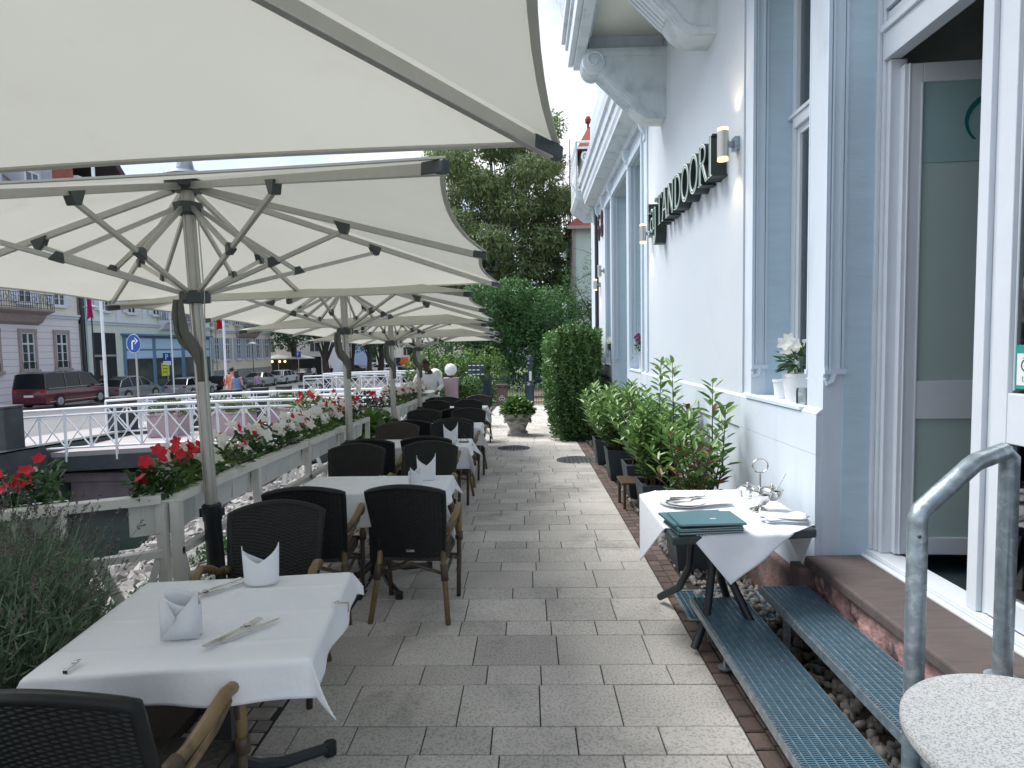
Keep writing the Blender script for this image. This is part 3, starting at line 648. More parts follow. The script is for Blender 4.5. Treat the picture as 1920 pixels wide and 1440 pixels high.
for ch in 'taj': strokes(g, ch, .075, lambda a, b, t: lfn(a, b, t), 0, .001, ox=ox, oy=-.10, mi=1); ox += GL[ch][0] * .075 + .006
CM['tealdark'] = mat('teal_print', (0.01, 0.16, 0.17), 0.5)
g.obj('frosted_banner', [CM['frost'], CM['tealdark']], OL, fixn=False)
OL.name = 'open_door'
# balcony with corbels
m = MB()
m.bx(.50, WX - .001, 2.6, 7.98, 5.62, 5.74); m.bx(.545, WX - .002, 2.6, 7.93, 5.52, 5.618); m.bx(.575, .64, 2.6, 7.90, 5.30, 5.518); m.bx(.642, .76, 2.6, 7.86, 5.24, 5.516)
m.bx(.76, WX - .002, 7.56, 7.86, 5.24, 5.517); m.bx(.76, .80, 2.6, 7.52, 5.32, 5.517); m.bx(.80, WX - .002, 7.50, 7.557, 5.32, 5.517)
bal = part(m, 'balcony', CM['cornice'], bevel=.006)
m = MB(); m.bx(.80, WX - .003, 2.6, 7.498, 5.47, 5.5); sub(m, 'soffit', CM['soffit'], bal)
def corbel(y0):
    m = MB(); w_ = .27; q = lambda a, b, t: (WX - a, t, b)
    top = 5.24
    prof = [(.001, 4.42), (.24, 4.42), (.36, 4.50), (.42, 4.58), (.80, 4.96), (.86, 5.0), (.94, 5.10), (.94, top), (.001, top)]
    m.prism(prof, q, y0, y0 + w_)
    # recessed side panels, given as a raised border
    bd = [(.001, 4.43), (.23, 4.43), (.35, 4.51), (.41, 4.60), (.80, 4.99), (.80, 5.2), (.001, 5.2)]
    n = len(bd); inn = ofs(bd, .06)
    for yy_, dy in ((y0, -.014), (y0 + w_, .014)):
        for k in range(n):
            a, b2, c, d = bd[k], bd[(k + 1) % n], inn[(k + 1) % n], inn[k]
            m.hexa([q(*p, yy_ + (.0005 if dy > 0 else -.0005)) for p in (a, b2, c, d)] + [q(*p, yy_ + dy) for p in (a, b2, c, d)])
    c = m; cc = (WX - .86, 0, 5.09)
    c.lathe([(.0, -.04), (.06, -.035), (.13, -.02), (.135, 0), (.135, w_), (.13, w_ + .02), (.06, w_ + .035), (0, w_ + .04)], (cc[0], y0, cc[2]), 28, ax=(0, 1, 0))
    for s_, yy_ in ((-1, y0 - .045), (1, y0 + w_ + .045)):
        pts = [(cc[0] + (.11 - .012 * k * .5) * math.cos(k * .5), yy_, cc[2] + (.11 - .012 * k * .5) * math.sin(k * .5)) for k in range(17)]
        c.tube(pts, .011, 6)
    for t in range(4):
        yk = y0 + .05 + t * .057
        c.bar((WX - .44, yk, 4.585), (WX - .80, yk, 4.945), .022, .028)
    for t in range(3):
        c.lathe([(.137, 0), (.15, .012), (.137, .024)], (cc[0], y0 + .05 + t * .075, cc[2]), 28, ax=(0, 1, 0))
    c.bx(WX - .99, WX - .94, y0 + .03, y0 + w_ - .03, 5.02, 5.16)
    sub(m, 'corbel', CM['cornice'], bal, smooth=35)
corbel(7.30); corbel(5.42); corbel(3.5)
m = MB()
for k in range(44):
    y = 2.7 + k * .12
    m.tube([(.60, y, 5.75), (.50, y, 5.95), (.46, y, 6.15), (.52, y, 6.45), (.60, y, 6.7)], .008, 5)
for k in range(9): y = 3.0 + k * .6; m.tube([(.45 + .02 * math.cos(q * .4), y + (.12 - .006 * q) * math.cos(q * .4), 6.1 + (.14 - .007 * q) * math.sin(q * .4)) for q in range(18)], .009, 5)
m.bx(.57, .63, 2.6, 7.95, 6.7, 6.74)
sub(m, 'railing', CM['rail'], bal)
# cornice over the far windows
m = MB(); q = lambda a, b, t: (WX - a, t, b)
prof = [(.001, 4.90), (.06, 4.90), (.08, 5.0), (.30, 5.06), (.305, 5.12), (.33, 5.18), (.335, 5.30), (.37, 5.32), (.38, 5.46), (.42, 5.50), (.44, 5.64), (.40, 5.66), (.001, 5.72)]
m.prism(prof, q, 8.25, 14.35)
part(m, 'cornice', CM['cornice'])
for y in (8.55, 9.95, 11.9, 12.95, 13.9):
    m = MB(); m.prism([(.001, 4.66), (.05, 4.68), (.10, 4.76), (.11, 4.90), (.001, 4.90)], q, y - .05, y + .05); m.bx(WX - .04, WX - .002, y - .06, y + .06, 4.58, 4.66); part(m, 'cornice_bracket', CM['trim'], smooth=30)
# rear wing with the ornate little balcony at the far corner
m = MB(); m.bx(2.05, 6, 14.36, 19, -1, 8.6); part(m, 'rear_wing', CM['smoothwall'])
m = MB(); m.prism([(0, 5.0), (.5, 5.0), (.62, 5.1), (.78, 5.2), (.84, 5.3), (.84, 5.38), (0, 5.38)], lambda a, b, t: (2.05 - a, t, b), 14.42, 16.2)
m.prism([(0, 4.5), (.3, 4.55), (.42, 4.75), (.45, 5.0), (0, 5.0)], lambda a, b, t: (2.05 - a, t, b), 14.5, 14.85); m.lathe([(.13, -.02), (.11, .03), (.05, .04), (0, .05)], (1.85, 14.5, 4.78), 20, ax=(0, -1, 0))
bal2 = part(m, 'corner_balcony', CM['cornice'])
m = MB()
for a, b_ in (((1.24, 14.5), (2.0, 14.5)), ((1.24, 14.5), (1.24, 16.1))):
    a = Vector((*a, 0)); b_ = Vector((*b_, 0)); L_ = (b_ - a).length; n = max(2, int(L_ / .26))
    for z in (5.44, 5.62, 6.42, 6.56): m.tube([(a.x, a.y, z), (b_.x, b_.y, z)], .026, 6)
    for k in range(n + 1):
        p = a.lerp(b_, k / n); m.tube([(p.x, p.y, 5.38), (p.x, p.y, 6.56)], .02, 6)
        if k < n:
            c = a.lerp(b_, (k + .5) / n); d = (b_ - a).normalized()
            for s_, z in ((1, 5.85), (1, 6.2)):
                m.tube([Vector((c.x, c.y, z)) + d * (.10 - .005 * t) * math.cos(t * .5) + Vector((0, 0, (.14 - .007 * t) * math.sin(t * .5))) for t in range(18)], .02, 5)
m.tube([(1.22, 14.5, 5.38), (1.10, 14.5, 5.6), (1.13, 14.5, 5.9), (1.24, 14.5, 6.3)], .014, 6)
sub(m, 'railing', CM['rail'], bal2)
m = MB(); m.tube([(1.66, 14.20, -.4), (1.66, 14.20, 4.9)], .05, 12); tag(m.obj('downpipe', CM['blackmetal'], smooth=40), 'black rainwater downpipe at the far corner of the white building', 'downpipe')
# wall lamps
def sconce(loc, label, lit, w=.085):
    e = empty('wall_lamp', loc, label=label, cat='wall lamp', group='cylinder wall lamps of the restaurant')
    m = MB(); m.box((-.02, 0, 0), (.04, .08, .1)); m.box((-.055, 0, 0), (.05, .035, .04)); m.obj('bracket', CM['galv'], e)
    m = MB(); m.lathe([(.043, -.10), (.043, .10)], (-.12, 0, 0), 24); m.lathe([(.036, -.098), (.036, .098)], (-.12, 0, 0), 24); m.obj('tube', CM['alu'], e, smooth=40)
    for s_ in (-1, 1):
        m = MB(); m.lathe([(.040, s_ * .102), (.042, s_ * .125), (.0, s_ * .127)], (-.12, 0, 0), 24); m.obj('diffuser', emis('lamp_glow_%g' % (lit), (1.0, .74, .34), lit) if False else CM['lampglow' if lit else 'lampoff'], e, smooth=40)
    if lit:
        for s_ in (-1, 1):
            ld = bpy.data.lights.new('lamp_bulb', 'SPOT'); ld.energy = 3; ld.color = (1, .72, .42); ld.spot_size = R(95); ld.spot_blend = .8; ld.shadow_soft_size = .03
            lo = bpy.data.objects.new('lamp_bulb', ld); COL.objects.link(lo); lo.parent = e; lo.location = (-.10, 0, s_ * .16); lo.rotation_euler = (0 if s_ < 0 else math.pi, 0, 0)
CM['lampglow'] = emis('lamp_glow', (1.0, .70, .26), 1.1); CM['lampoff'] = CM['china']
sconce((WX - .014, 4.86, 3.31), 'lit steel cylinder wall lamp above the last letter I of the sign', True)
sconce((WX - .014, 8.12, 3.22), 'lit steel cylinder wall lamp half hidden behind the small letter t', True)
sconce((WX - .014, 12.93, 3.33), 'unlit grey cylinder wall lamp near the house number', False)
sconce((WX - .014, 13.75, 3.12), 'lit steel cylinder wall lamp at the far corner of the wall', True)
# ------------------------------------------------------------------ parasols
def parasol(name, x, y, s, zr, rise, zs, tiltx, tilty, label, lean_from=0.0):
    """s half width, zr rim height over the datum of the camera foot, zs slider height"""
    g0 = gz(y); e = empty(name, (x, y, g0), label=label, cat='parasol', group='large cream parasols in a row over the terrace')
    rimz = zr - g0; hub = rimz + rise; sl = zs - g0
    e.rotation_euler = (tiltx, tilty, 0)
    tips = []
    for k in range(8):
        a = k * math.pi / 4; c = (math.cos(a), math.sin(a)); f = s / max(abs(c[0]), abs(c[1])); tips.append(Vector((c[0] * f, c[1] * f, rimz)))
    H = Vector((0, 0, hub))
    cv = MB(); nu, nv = 14, 12
    for k in range(8):
        a, b = tips[k], tips[(k + 1) % 8]; L_ = (b - a).length
        inn = (-(a + b) / 2); inn.z = 0; inn.normalize(); SCA = .014 if abs(inn.y) > abs(inn.x) else .05
        def fn(u, v):
            edge = a.lerp(b, u); sg = 4 * u * (1 - u)
            edge = edge + inn * sg * L_ * SCA
            edge.z = rimz + (hub - rimz) * (1 - (edge.xy.length / (a.lerp(b, u).xy.length))) * .35
            p = H.lerp(edge, v) + Vector((0, 0, .012 - .035 * sg * v * (1 - v) * 1.6)); return p
        cv.grid(fn, nu, nv)
    cno = cv.obj('canopy', CM['canvas'], e, smooth=25, fixn=False)
    hm = MB()
    for k in range(8):
        a, b = tips[k], tips[(k + 1) % 8]; L_ = (b - a).length; inn = (-(a + b) / 2); inn.z = 0; inn.normalize(); SCA = .014 if abs(inn.y) > abs(inn.x) else .05
        pts = []
        for i in range(15):
            u = i / 14; sg = 4 * u * (1 - u); p = a.lerp(b, u) + inn * sg * L_ * SCA; p.z = rimz + (hub - rimz) * (1 - p.xy.length / a.lerp(b, u).xy.length) * .35 + .012; pts.append(p)
        for i in range(14):
            p, q = pts[i], pts[i + 1]; iw = inn * .022
            hm.hexa([p - Vector((0, 0, .006)), q - Vector((0, 0, .006)), q + iw - Vector((0, 0, .004)), p + iw - Vector((0, 0, .004)), p + Vector((0, 0, .001)), q + Vector((0, 0, .001)), q + iw + Vector((0, 0, .003)), p + iw + Vector((0, 0, .003))])
    hm.obj('hem', CM['canvas'], cno)
    for k, t in enumerate(tips):
        rb = MB(); d = (t - H).normalized(); a = H + d * .09 - Vector((0, 0, .035)); b = H.lerp(t, .985) - Vector((0, 0, .026))
        rb.bar(a, b, .024, .038); ro = rb.obj('rib', CM['alu'], e, bevel=.003)
        ec = MB(); ec.bar(H.lerp(t, .955) - Vector((0, 0, .024)), H.lerp(t, 1.0) - Vector((0, 0, .018)), .030, .042); ec.obj('end_cap', CM['darkplastic'], ro, bevel=.006)
        j = H.lerp(t, .50 if k % 2 else .52) - Vector((0, 0, .05)); S = Vector((0, 0, sl + .01)); dh = Vector((t.x, t.y, 0)).normalized()
        st = MB(); st.bar(S + dh * .06, j - Vector((0, 0, .03)), .020, .027, upv=(0, 0, 1)); so_ = st.obj('strut', CM['alu'], e, bevel=.003)
        bk = MB(); r = (t - H).normalized(); sd = r.cross(Vector((0, 0, 1))).normalized()
        bk.prism([(-.052, .02), (.052, .02), (.026, -.045), (-.016, -.047)], lambda a_, b_, t_: j + r * a_ + sd * t_ + Vector((0, 0, b_)), -.022, .022); bk.obj('bracket', CM['darkplastic'], so_, bevel=.004)
        mid = (S + dh * .06).lerp(j - Vector((0, 0, .03)), .50); C2 = Vector((0, 0, hub - .17))
        lk = MB(); lk.bar(C2 + dh * .055, mid, .018, .026); lo = lk.obj('link', CM['alu'], e)
        bk = MB(); r2 = (j - S).normalized(); bk.prism([(-.036, -.018), (.036, -.018), (.014, .033), (-.018, .033)], lambda a_, b_, t_: mid + r2 * a_ + sd * t_ + r2.cross(sd).normalized() * (-b_ if r2.cross(sd).z < 0 else b_), -.02, .02); bk.obj('bracket', CM['darkplastic'], lo, bevel=.003)
    pm = MB(); n = 32
    pm.lathe([(.034, .30), (.034, hub - .05)], n=16)
    for k in range(8): a = k * math.pi / 4 + .39; pm.box((.0335 * math.cos(a), .0335 * math.sin(a), (hub + .25) / 2), (.006, .012, hub - .4), (0, 0, a))
    pm.obj('pole', CM['alu'], e, smooth=40)
    sm = MB(); sm.lathe([(.30, 0), (.30, .04), (.07, .05), (.055, .08), (.050, .72), (.056, .73), (.056, .82), (.045, .83)], n=20); sm.bx(-.07, .07, -.02, .02, .75, .80); sm.obj('ground_sleeve', CM['blackmetal'], e, smooth=40)
    hb = MB(); hb.lathe([(.05, hub - .215), (.085, hub - .205), (.085, hub - .145), (.05, hub - .135)], n=8); hb.lathe([(.05, hub - .07), (.12, hub - .06), (.12, hub - .005), (.06, hub)], n=16); hb.obj('crown', CM['darkplastic'], e, smooth=30)
    sb = MB(); sb.lathe([(.046, sl - .05), (.088, sl - .045), (.092, sl + .02), (.05, sl + .03)], n=8); sb.obj('slider', CM['darkplastic'], e, smooth=30)
    fi = MB(); fi.lathe([(.13, hub + .012), (.12, hub + .03), (.05, hub + .04), (.05, hub + .055), (.036, hub + .13), (.03, hub + .14), (0, hub + .142)], n=20); fi.obj('finial', CM['galv'], e, smooth=30)
    sp = MB(); W_ = .05
    path = [(-.05, -.09, sl - .03), (-.055, -.095, sl - .12), (-.045, -.10, sl - .22), (.0, -.11, sl - .29), (.035, -.105, sl - .34), (.055, -.10, sl - .42), (.06, -.10, sl - .52)]
    wd = [.022, .028, .036, .055, .045, .026, .020]
    def sfn(u, v):
        q = v * 6; i = min(5, int(q)); t = q - i; p = Vector(path[i]).lerp(Vector(path[i + 1]), t); ww = lerp(wd[i], wd[i + 1], t)
        return p + Vector((ww * (u - .5) * 2, -.012 * math.sin(u * 9 + v * 5), 0))
    sp.grid(sfn, 8, 24)
    so2 = sp.obj('tie_strap', CM['strap'], e, smooth=180, fixn=False); md = so2.modifiers.new('t', 'SOLIDIFY'); md.thickness = .012
    cd = MB(); cd.tube([(.07, -.03, hub - .2), (.075, -.035, sl), (.07, -.06, sl - .3)], .004, 6); cd.obj('crank_cord', CM['alu'], e)
    return e
ZC = CAMH
pA = parasol('parasol', -1.645, -.03, 1.80, ZC + .53, .47, ZC + .40, 0, R(-1.3), 'nearest large cream parasol, its canopy filling the top of the view')
pB = parasol('parasol', -1.95, 3.60, 1.78, ZC + .512, .525, ZC + .345, 0, R(-1.6), 'second cream parasol, whose pole stands at the corner of the flower fence')
pC = parasol('parasol', -1.90, 6.27, 1.50, ZC + .375, .42, ZC + .21, R(-1.6), R(-1.0), 'third cream parasol, its pole rising through the middle of the white flower troughs')
pD = parasol('parasol', -1.93, 8.50, 1.48, ZC + .24, .42, ZC + .095, R(-.8), R(-.6), 'fourth cream parasol, its pole beside the big green leafy plant')
pE = parasol('parasol', -1.93, 10.6, 1.45, ZC + .13, .38, ZC + .0, R(-.8), R(-.6), 'farthest cream parasol, its pole in front of the waiter')
m = MB(); m.box((0, 0, 0), (.03, .004, .018), (0, 0, .5)); tgo = m.obj('brand_label', CM['redtag'], pB); tgo.location = (1.655, -1.0, ZC + .55 - gz(3.6) + .03)
# ------------------------------------------------------------------ chairs
def make_chair(label, wick='wicker'):
    e = empty('wicker_armchair', label=label, cat='armchair', group='dark wicker armchairs around the laid tables')
    W0, W1, HZ0, HZ1 = .205, .245, .40, .86
    NC, NR = 18, 58
    def back(side):
        def fn(u, v):
            hw = lerp(W0, W1, v ** .8); top = HZ1 + .045 * (1 - (2 * u - 1) ** 2)
            z = lerp(HZ0, top, v); x = (2 * u - 1) * hw
            y = -.20 - .15 * v - .045 * (1 - (2 * u - 1) ** 2) * (.4 + .6 * v)
            ph = v * NR; row = math.floor(ph); tt = ph - row
            o = .0030 * math.sin(math.pi * (u * NC + (row % 2))) * math.sin(math.pi * tt) + .002 * math.sin(math.pi * tt)
            return (x, y + side * (.016 + o), z)
        return fn
    b = MB(); b.grid(back(-1), 72, NR * 4); b.grid(back(1), 72, NR * 4)
    rim = []
    for i in range(13): t = i / 12; f = back(0)(0, t); rim.append((f[0], f[1], f[2]))
    for i in range(1, 20): f = back(0)(i / 20, 1); rim.append(f)
    for i in range(13): t = 1 - i / 12; rim.append(back(0)(1, t))
    b.tube(rim, .0205, 8)
    b.obj('backrest', CM[wick], e, smooth=60, fixn=False)
    s = MB(); s.grid(lambda u, v: (lerp(-.225, .225, u), lerp(-.21, .13, v), .435 + .003 * math.sin(u * 60) * math.sin(v * 60) + .012 * (1 - (2 * u - 1) ** 2)), 60, 60); s.bx(-.225, .225, -.21, .13, .37, .434)
    s.tube([(-.225, -.21, .42), (-.225, .13, .42), (.225, .13, .42), (.225, -.21, .42)], .018, 8, closed=True)
    s.obj('seat', CM['cushion'], e, smooth=50, fixn=False)
    for sx in (-1, 1):
        l = MB(); l.tube([(sx * .245, .115, 0), (sx * .255, .12, .30), (sx * .26, .115, .52), (sx * .262, .10, .60)], [.016, .017, .017, .017], 10); l.obj('front_leg', CM['rattandark'], e, smooth=180)
        l = MB(); l.tube([(sx * .255, -.34, 0), (sx * .22, -.25, .30), (sx * .205, -.215, .46)], [.017, .019, .019], 10); l.obj('rear_leg', CM['rattan'] if sx else None, e, smooth=180)
        a = MB(); P = [(sx * .225, -.265, .585), (sx * .25, -.16, .61), (sx * .275, -.09, .655), (sx * .28, .0, .685), (sx * .275, .07, .672), (sx * .266, .102, .62), (sx * .262, .114, .54), (sx * .261, .117, .42)]
        a.tube(P, [.019, .020, .022, .022, .022, .020, .019, .019], 10); a.tube([(sx * .225, -.22, .50), (sx * .262, -.04, .59), (sx * .272, .05, .65)], .012, 8); ao = a.obj('armrest', CM['rattan'], e, smooth=180)
        for p, q in (((sx * .226, -.262, .586), (sx * .243, -.19, .604)), ((sx * .262, .116, .47), (sx * .261, .119, .41))): wmb = MB(); wmb.tube([p, q], .0245, 10); wmb.obj('binding', CM['rattandark'], ao, smooth=180)
        for p, q in (((sx * .225, -.262, .26), (sx * .215, -.236, .36)),): wmb = MB(); wmb.tube([p, q], .025, 10); wmb.obj('binding', CM['rattandark'], ao, smooth=180)
    st = MB(); st.tube([(-.25, .115, .3), (.0, .10, .34), (.25, .115, .3)], .011, 8); st.tube([(-.215, -.25, .3), (0, -.23, .36), (.215, -.25, .3)], .012, 8)
    st.tube([(-.245, .11, .28), (-.23, 0, .33), (-.22, -.25, .28)], .011, 8); st.tube([(.245, .11, .28), (.23, 0, .33), (.22, -.25, .28)], .011, 8)
    st.tube([(-.22, -.25, .28), (0, 0, .34), (.245, .11, .28)], .010, 8); st.obj('stretcher', CM['rattandark'], e, smooth=180)
    pl = MB(); pl.box((0, -.253, .455), (.055, .006, .02)); pl.obj('metal_badge', CM['alu'], e, bevel=.004)
    return e
def chair_at(src, x, y, rz, label, used=[False]):
    c = dup(src, (x, y, gz(y)), rz, label); return c
proto = make_chair('near wicker armchair in the bottom left corner, its back to the viewer')
proto.location = (-1.24, 1.79, 0); proto.rotation_euler = (0, 0, R(-2))
protob = make_chair('brownish wicker armchair with its back visible behind the third table, on the left', 'wickerbrown')
C = lambda x, yb, rz, label, src=None: chair_at(src or proto, x + (-math.sin(rz)) * 0, yb + (.33 if abs(rz) < 1 else -.33), rz, label)
PI = math.pi
C(-1.36, 3.22, PI + R(8), 'wicker armchair facing the viewer on the far side of the nearest table')
C(-1.45, 3.70, R(4), 'wicker armchair at the second table next to the fence, its back turned to the viewer')
C(-.77, 3.72, R(-3), 'wicker armchair with oval badge, at the second table, nearest the walkway with its back turned')
C(-1.55, 5.32, PI + R(2), 'wicker armchair on the far side of the second table, left of the napkins')
C(-.93, 5.42, PI - R(3), 'wicker armchair on the far side of the second table, directly behind the crown napkins')
C(-1.60, 5.80, R(3), 'wicker armchair on the near side of the third table, next to the fence')
C(-1.02, 5.95, R(-2), 'wicker armchair on the near side of the third table, towards the walkway')
protob.location = (-1.54, 7.02 - .33, gz(6.7)); protob.rotation_euler = (0, 0, PI + R(4))
C(-.95, 7.16, PI - R(2), 'wicker armchair on the far side of the third table, behind its tall napkin')
C(-1.50, 7.5, R(2), 'wicker armchair on the near side of the fourth table, next to the fence')
C(-.95, 7.65, R(-3), 'wicker armchair on the near side of the fourth table, towards the walkway')
C(-1.54, 8.75, PI, 'wicker armchair on the far side of the fourth table, next to the fence')
C(-.90, 8.9, PI, 'wicker armchair on the far side of the fourth table, towards the walkway')
C(-1.60, 9.15, 0, 'wicker armchair on the near side of the fifth table, next to the fence')
C(-1.10, 9.25, 0, 'wicker armchair on the near side of the fifth table, towards the walkway')
C(-1.68, 10.75, PI, 'wicker armchair on the far side of the fifth table, next to the fence')
C(-1.10, 10.85, PI, 'wicker armchair on the far side of the fifth table, towards the walkway')
C(-1.55, 11.8, PI + .2, 'wicker armchair on the far side of the last table, close to the waiter')
C(-1.02, 12.3, PI, 'wicker armchair at the far end of the row of tables')
# ------------------------------------------------------------------ laid tables
def table(x0, x1, y0, y1, label, ov=(.25, .25, .25, .25), cl=True, clabel=None, seed=1, corner=1.0, rot=0.0):
    cx, cy = (x0 + x1) / 2, (y0 + y1) / 2; g = gz(cy)
    e = empty('restaurant_table', (cx, cy, g), label=label, cat='table', group='tables laid along the fence')
    t = MB(); hx, hy = (x1 - x0) / 2, (y1 - y0) / 2; t.bx(-hx, hx, -hy, hy, .715, .742); t.obj('tabletop', CM['tabletop'], e, bevel=.006)
    c = MB(); c.bx(-.05, .05, -.05, .05, .06, .714); c.bx(-.2, .2, -.15, .15, .69, .713); c.obj('column', CM['blackmetal'], e)
    for a in range(4):
        q = a * PI / 2 + PI / 4 * .75; f = MB(); L_ = .42; d = Vector((math.cos(q), math.sin(q), 0))
        f.tube([d * .03 + Vector((0, 0, .16)), d * .12 + Vector((0, 0, .09)), d * .22 + Vector((0, 0, .055)), d * L_ + Vector((0, 0, .03))], [.026, .026, .024, .022], 8); f.tube([d * L_ + Vector((0, 0, .0)), d * L_ + Vector((0, 0, .05))], .028, 10); f.obj('foot', CM['blackmetal'], e, smooth=40)
    rnd = random.Random(seed); ph = [rnd.uniform(0, 6) for _ in range(6)]
    ol_, or_, on, of = ov   # left right near far
    def fn(u, v):
        U = lerp(-hx - ol_, hx + or_, u); V = lerp(-hy - on, hy + of, v)
        X = max(-hx, min(hx, U)); Y = max(-hy, min(hy, V)); dx = U - X; dy = V - Y
        r = math.hypot(dx, dy); both = min(abs(dx), abs(dy)); drop = max(abs(dx), abs(dy)) + corner * .38 * both
        fl = .13 * r + .006
        wv = .018 * math.sin(U * 9 + ph[0]) * min(1, abs(dy) * 6) + .014 * math.sin(U * 17 + ph[1]) * min(1, abs(dy) * 6); wv2 = .018 * math.sin(V * 9 + ph[2]) * min(1, abs(dx) * 6) + .013 * math.sin(V * 19 + ph[3]) * min(1, abs(dx) * 6)
        sx = (1 if dx > 0 else -1) if dx else 0; sy = (1 if dy > 0 else -1) if dy else 0
        px_ = X + sx * (fl + wv2 + both * .55) ; py_ = Y + sy * (fl + wv + both * .55)
        edge = .006 * (1 - math.exp(-r * 60)) if r > 0 else 0
        z = .7465 - drop * .97 if r > 0 else .7465
        if r == 0:
            # ironing creases and the board's slight unevenness
            z += .0012 * math.sin(U * 7 + ph[4]) * math.sin(V * 8 + ph[5])
            for c_ in (-.22, 0, .22): z += .0045 * math.exp(-((V - c_ * (hy / .35)) / .010) ** 2)
            z += .0045 * math.exp(-((U - .0) / .010) ** 2)
        return (px_, py_, z)
    m = MB(); m.grid(fn, 110, 90)
    o = m.obj('tablecloth', CM['linen'], smooth=180, loc=(cx, cy, g), fixn=False); tag(o, clabel, 'tablecloth', 'white tablecloths on the terrace tables')
    sdm = o.modifiers.new('t', 'SOLIDIFY'); sdm.thickness = .002; sdm.offset = 1
    o.rotation_euler = (0, 0, rot); e.rotation_euler = (0, 0, rot)
    return e
T1 = table(-1.64, -.77, 1.82, 2.58, 'nearest square table under its white cloth', (.09, .11, .12, .06), clabel='white cloth on the nearest table with a hanging near right corner', seed=2, corner=1.1, rot=R(7))
table(-1.72, -.62, 4.18, 4.74, 'second long table between two pairs of armchairs', (.18, .12, .24, .12), clabel='white cloth on the second table, hanging low towards the walkway', seed=3, corner=1.6)
table(-1.80, -.66, 6.28, 6.82, 'third table from the viewer, with a tall napkin', (.2, .14, .24, .15), clabel='white cloth on the third table, behind the crown napkins', seed=4, corner=1.5)
table(-1.80, -.66, 7.98, 8.50, 'fourth table from the viewer, between four armchairs', (.2, .14, .24, .15), clabel='white cloth on the fourth table, its corner pointing down at the walkway', seed=5, corner=1.5)
table(-1.85, -.78, 9.70, 10.3, 'fifth table from the viewer, far down the row', (.2, .14, .24, .15), clabel='white cloth on the fifth table far down the row', seed=6, corner=1.4)
table(-1.85, -.80, 11.2, 11.65, 'last table of the row, near the waiter', (.2, .14, .24, .15), clabel='white cloth on the last table near the waiter', seed=7, corner=1.4)
# napkins
def crown(loc, rz, label, s=1.0, spread=.075, h=.17, closed=.8):
    m = MB()
    def sheet(sgn, hs, w_):
        def fn(u, v):
            a = (u - .5) * PI * .95; top = h * hs * (.56 + .44 * abs(2 * u - 1) ** 1.1) * (1.0 + .08 * (u - .5))
            return (w_ * spread * math.sin(a) * s * (1 + .10 * v), -sgn * spread * .62 * math.cos(a) * s * (1 - .15 * v), v * top * s)
        return fn
    m.grid(sheet(1, 1.0, 1.0), 40, 10); m.grid(sheet(-1, .86, .92), 40, 10)
    m.grid(lambda u, v: ((u - .5) * spread * 1.6 * s * (1 - v * .9), -spread * .45 * s, v * h * .5 * s), 10, 8)
    o = m.obj('folded_napkin', CM['napkin'], loc=loc, smooth=35, fixn=False); o.rotation_euler = (0, 0, rz)
    sdm = o.modifiers.new('t', 'SOLIDIFY'); sdm.thickness = .003
    return tag(o, label, 'napkin', 'folded white napkins standing on the tables')
TZ = .751
def pocket(loc, rz, label):
    m = MB()
    def body(u, v):     # a roll of napkin with a slanting open mouth
        a = u * 2 * PI; top = .135 + .028 * math.cos(a - 2.6); return (.062 * math.cos(a), .034 * math.sin(a), v * top)
    m.grid(body, 36, 8)
    m.add([(-.064, -.037, .0), (.066, -.040, .0), (.066, -.044, .165), (-.004, -.052, .085)], [(0, 1, 3), (1, 2, 3)])
    m.add([(-.066, -.030, .0), (-.004, -.056, .083), (-.036, -.046, .14), (-.064, -.032, .135)], [(0, 1, 2, 3)])
    m.add([(.064, -.036, .0), (.064, -.038, .17), (.030, .02, .15), (.030, .03, .0)], [(0, 1, 2, 3)])
    o = m.obj('folded_napkin', CM['napkin'], loc=loc, smooth=25, fixn=False); o.rotation_euler = (0, 0, rz)
    sdm = o.modifiers.new('t', 'SOLIDIFY'); sdm.thickness = .003
    return tag(o, label, 'napkin', 'folded white napkins standing on the tables')
pocket((-1.235, 2.03, TZ), R(10), 'pocket fold white napkin standing on the nearest table in front of the cutlery')
crown((-1.165, 2.50, TZ), R(4), 'two peaked white napkin at the far edge of the nearest table', spread=.073, h=.17)
crown((-.80, 4.58, TZ + gz(4.5)), R(-5), 'two peaked white napkin on the second table, the one nearer the walkway', spread=.07, h=.2)
crown((-.84, 4.33, TZ + gz(4.5)), R(70), 'white napkin seen edge on, left of the peaked napkin on the second table', spread=.07, h=.17)
crown((-.87, 6.6, TZ + gz(6.5)), R(10), 'tall white napkin standing on the third table', spread=.075, h=.21)
# cutlery
def fork(loc, rz, label):
    m = MB(); m.bar((0, -.1, .004), (0, .035, .006), .011, .003); m.bar((0, -.115, .004), (0, -.06, .004), .018, .003)
    m.lathe([(0.0, -.001), (.010, 0), (.012, .002), (0, .003)], (0, .055, .008), 16)
    m.add([(-.004, .03, .006), (.004, .03, .006), (.013, .055, .003), (.013, .075, .004), (-.013, .075, .004), (-.013, .055, .003), (-.004, .03, .009), (.004, .03, .009), (.013, .055, .006), (.013, .075, .007), (-.013, .075, .007), (-.013, .055, .006)], [(0, 1, 2, 3, 4, 5), (11, 10, 9, 8, 7, 6), (0, 6, 7, 1), (1, 7, 8, 2), (2, 8, 9, 3), (4, 10, 11, 5), (5, 11, 6, 0)])
    for k in range(4): m.bar((-.0108 + k * .0072, .074, .006), (-.0105 + k * .007, .112, .010), .0036, .002)
    o = m.obj('fork', CM['cutlery'], loc=loc, smooth=50); o.scale = (1.25, 1.0, 1.0); o.rotation_euler = (0, 0, rz); return tag(o, label, 'fork')
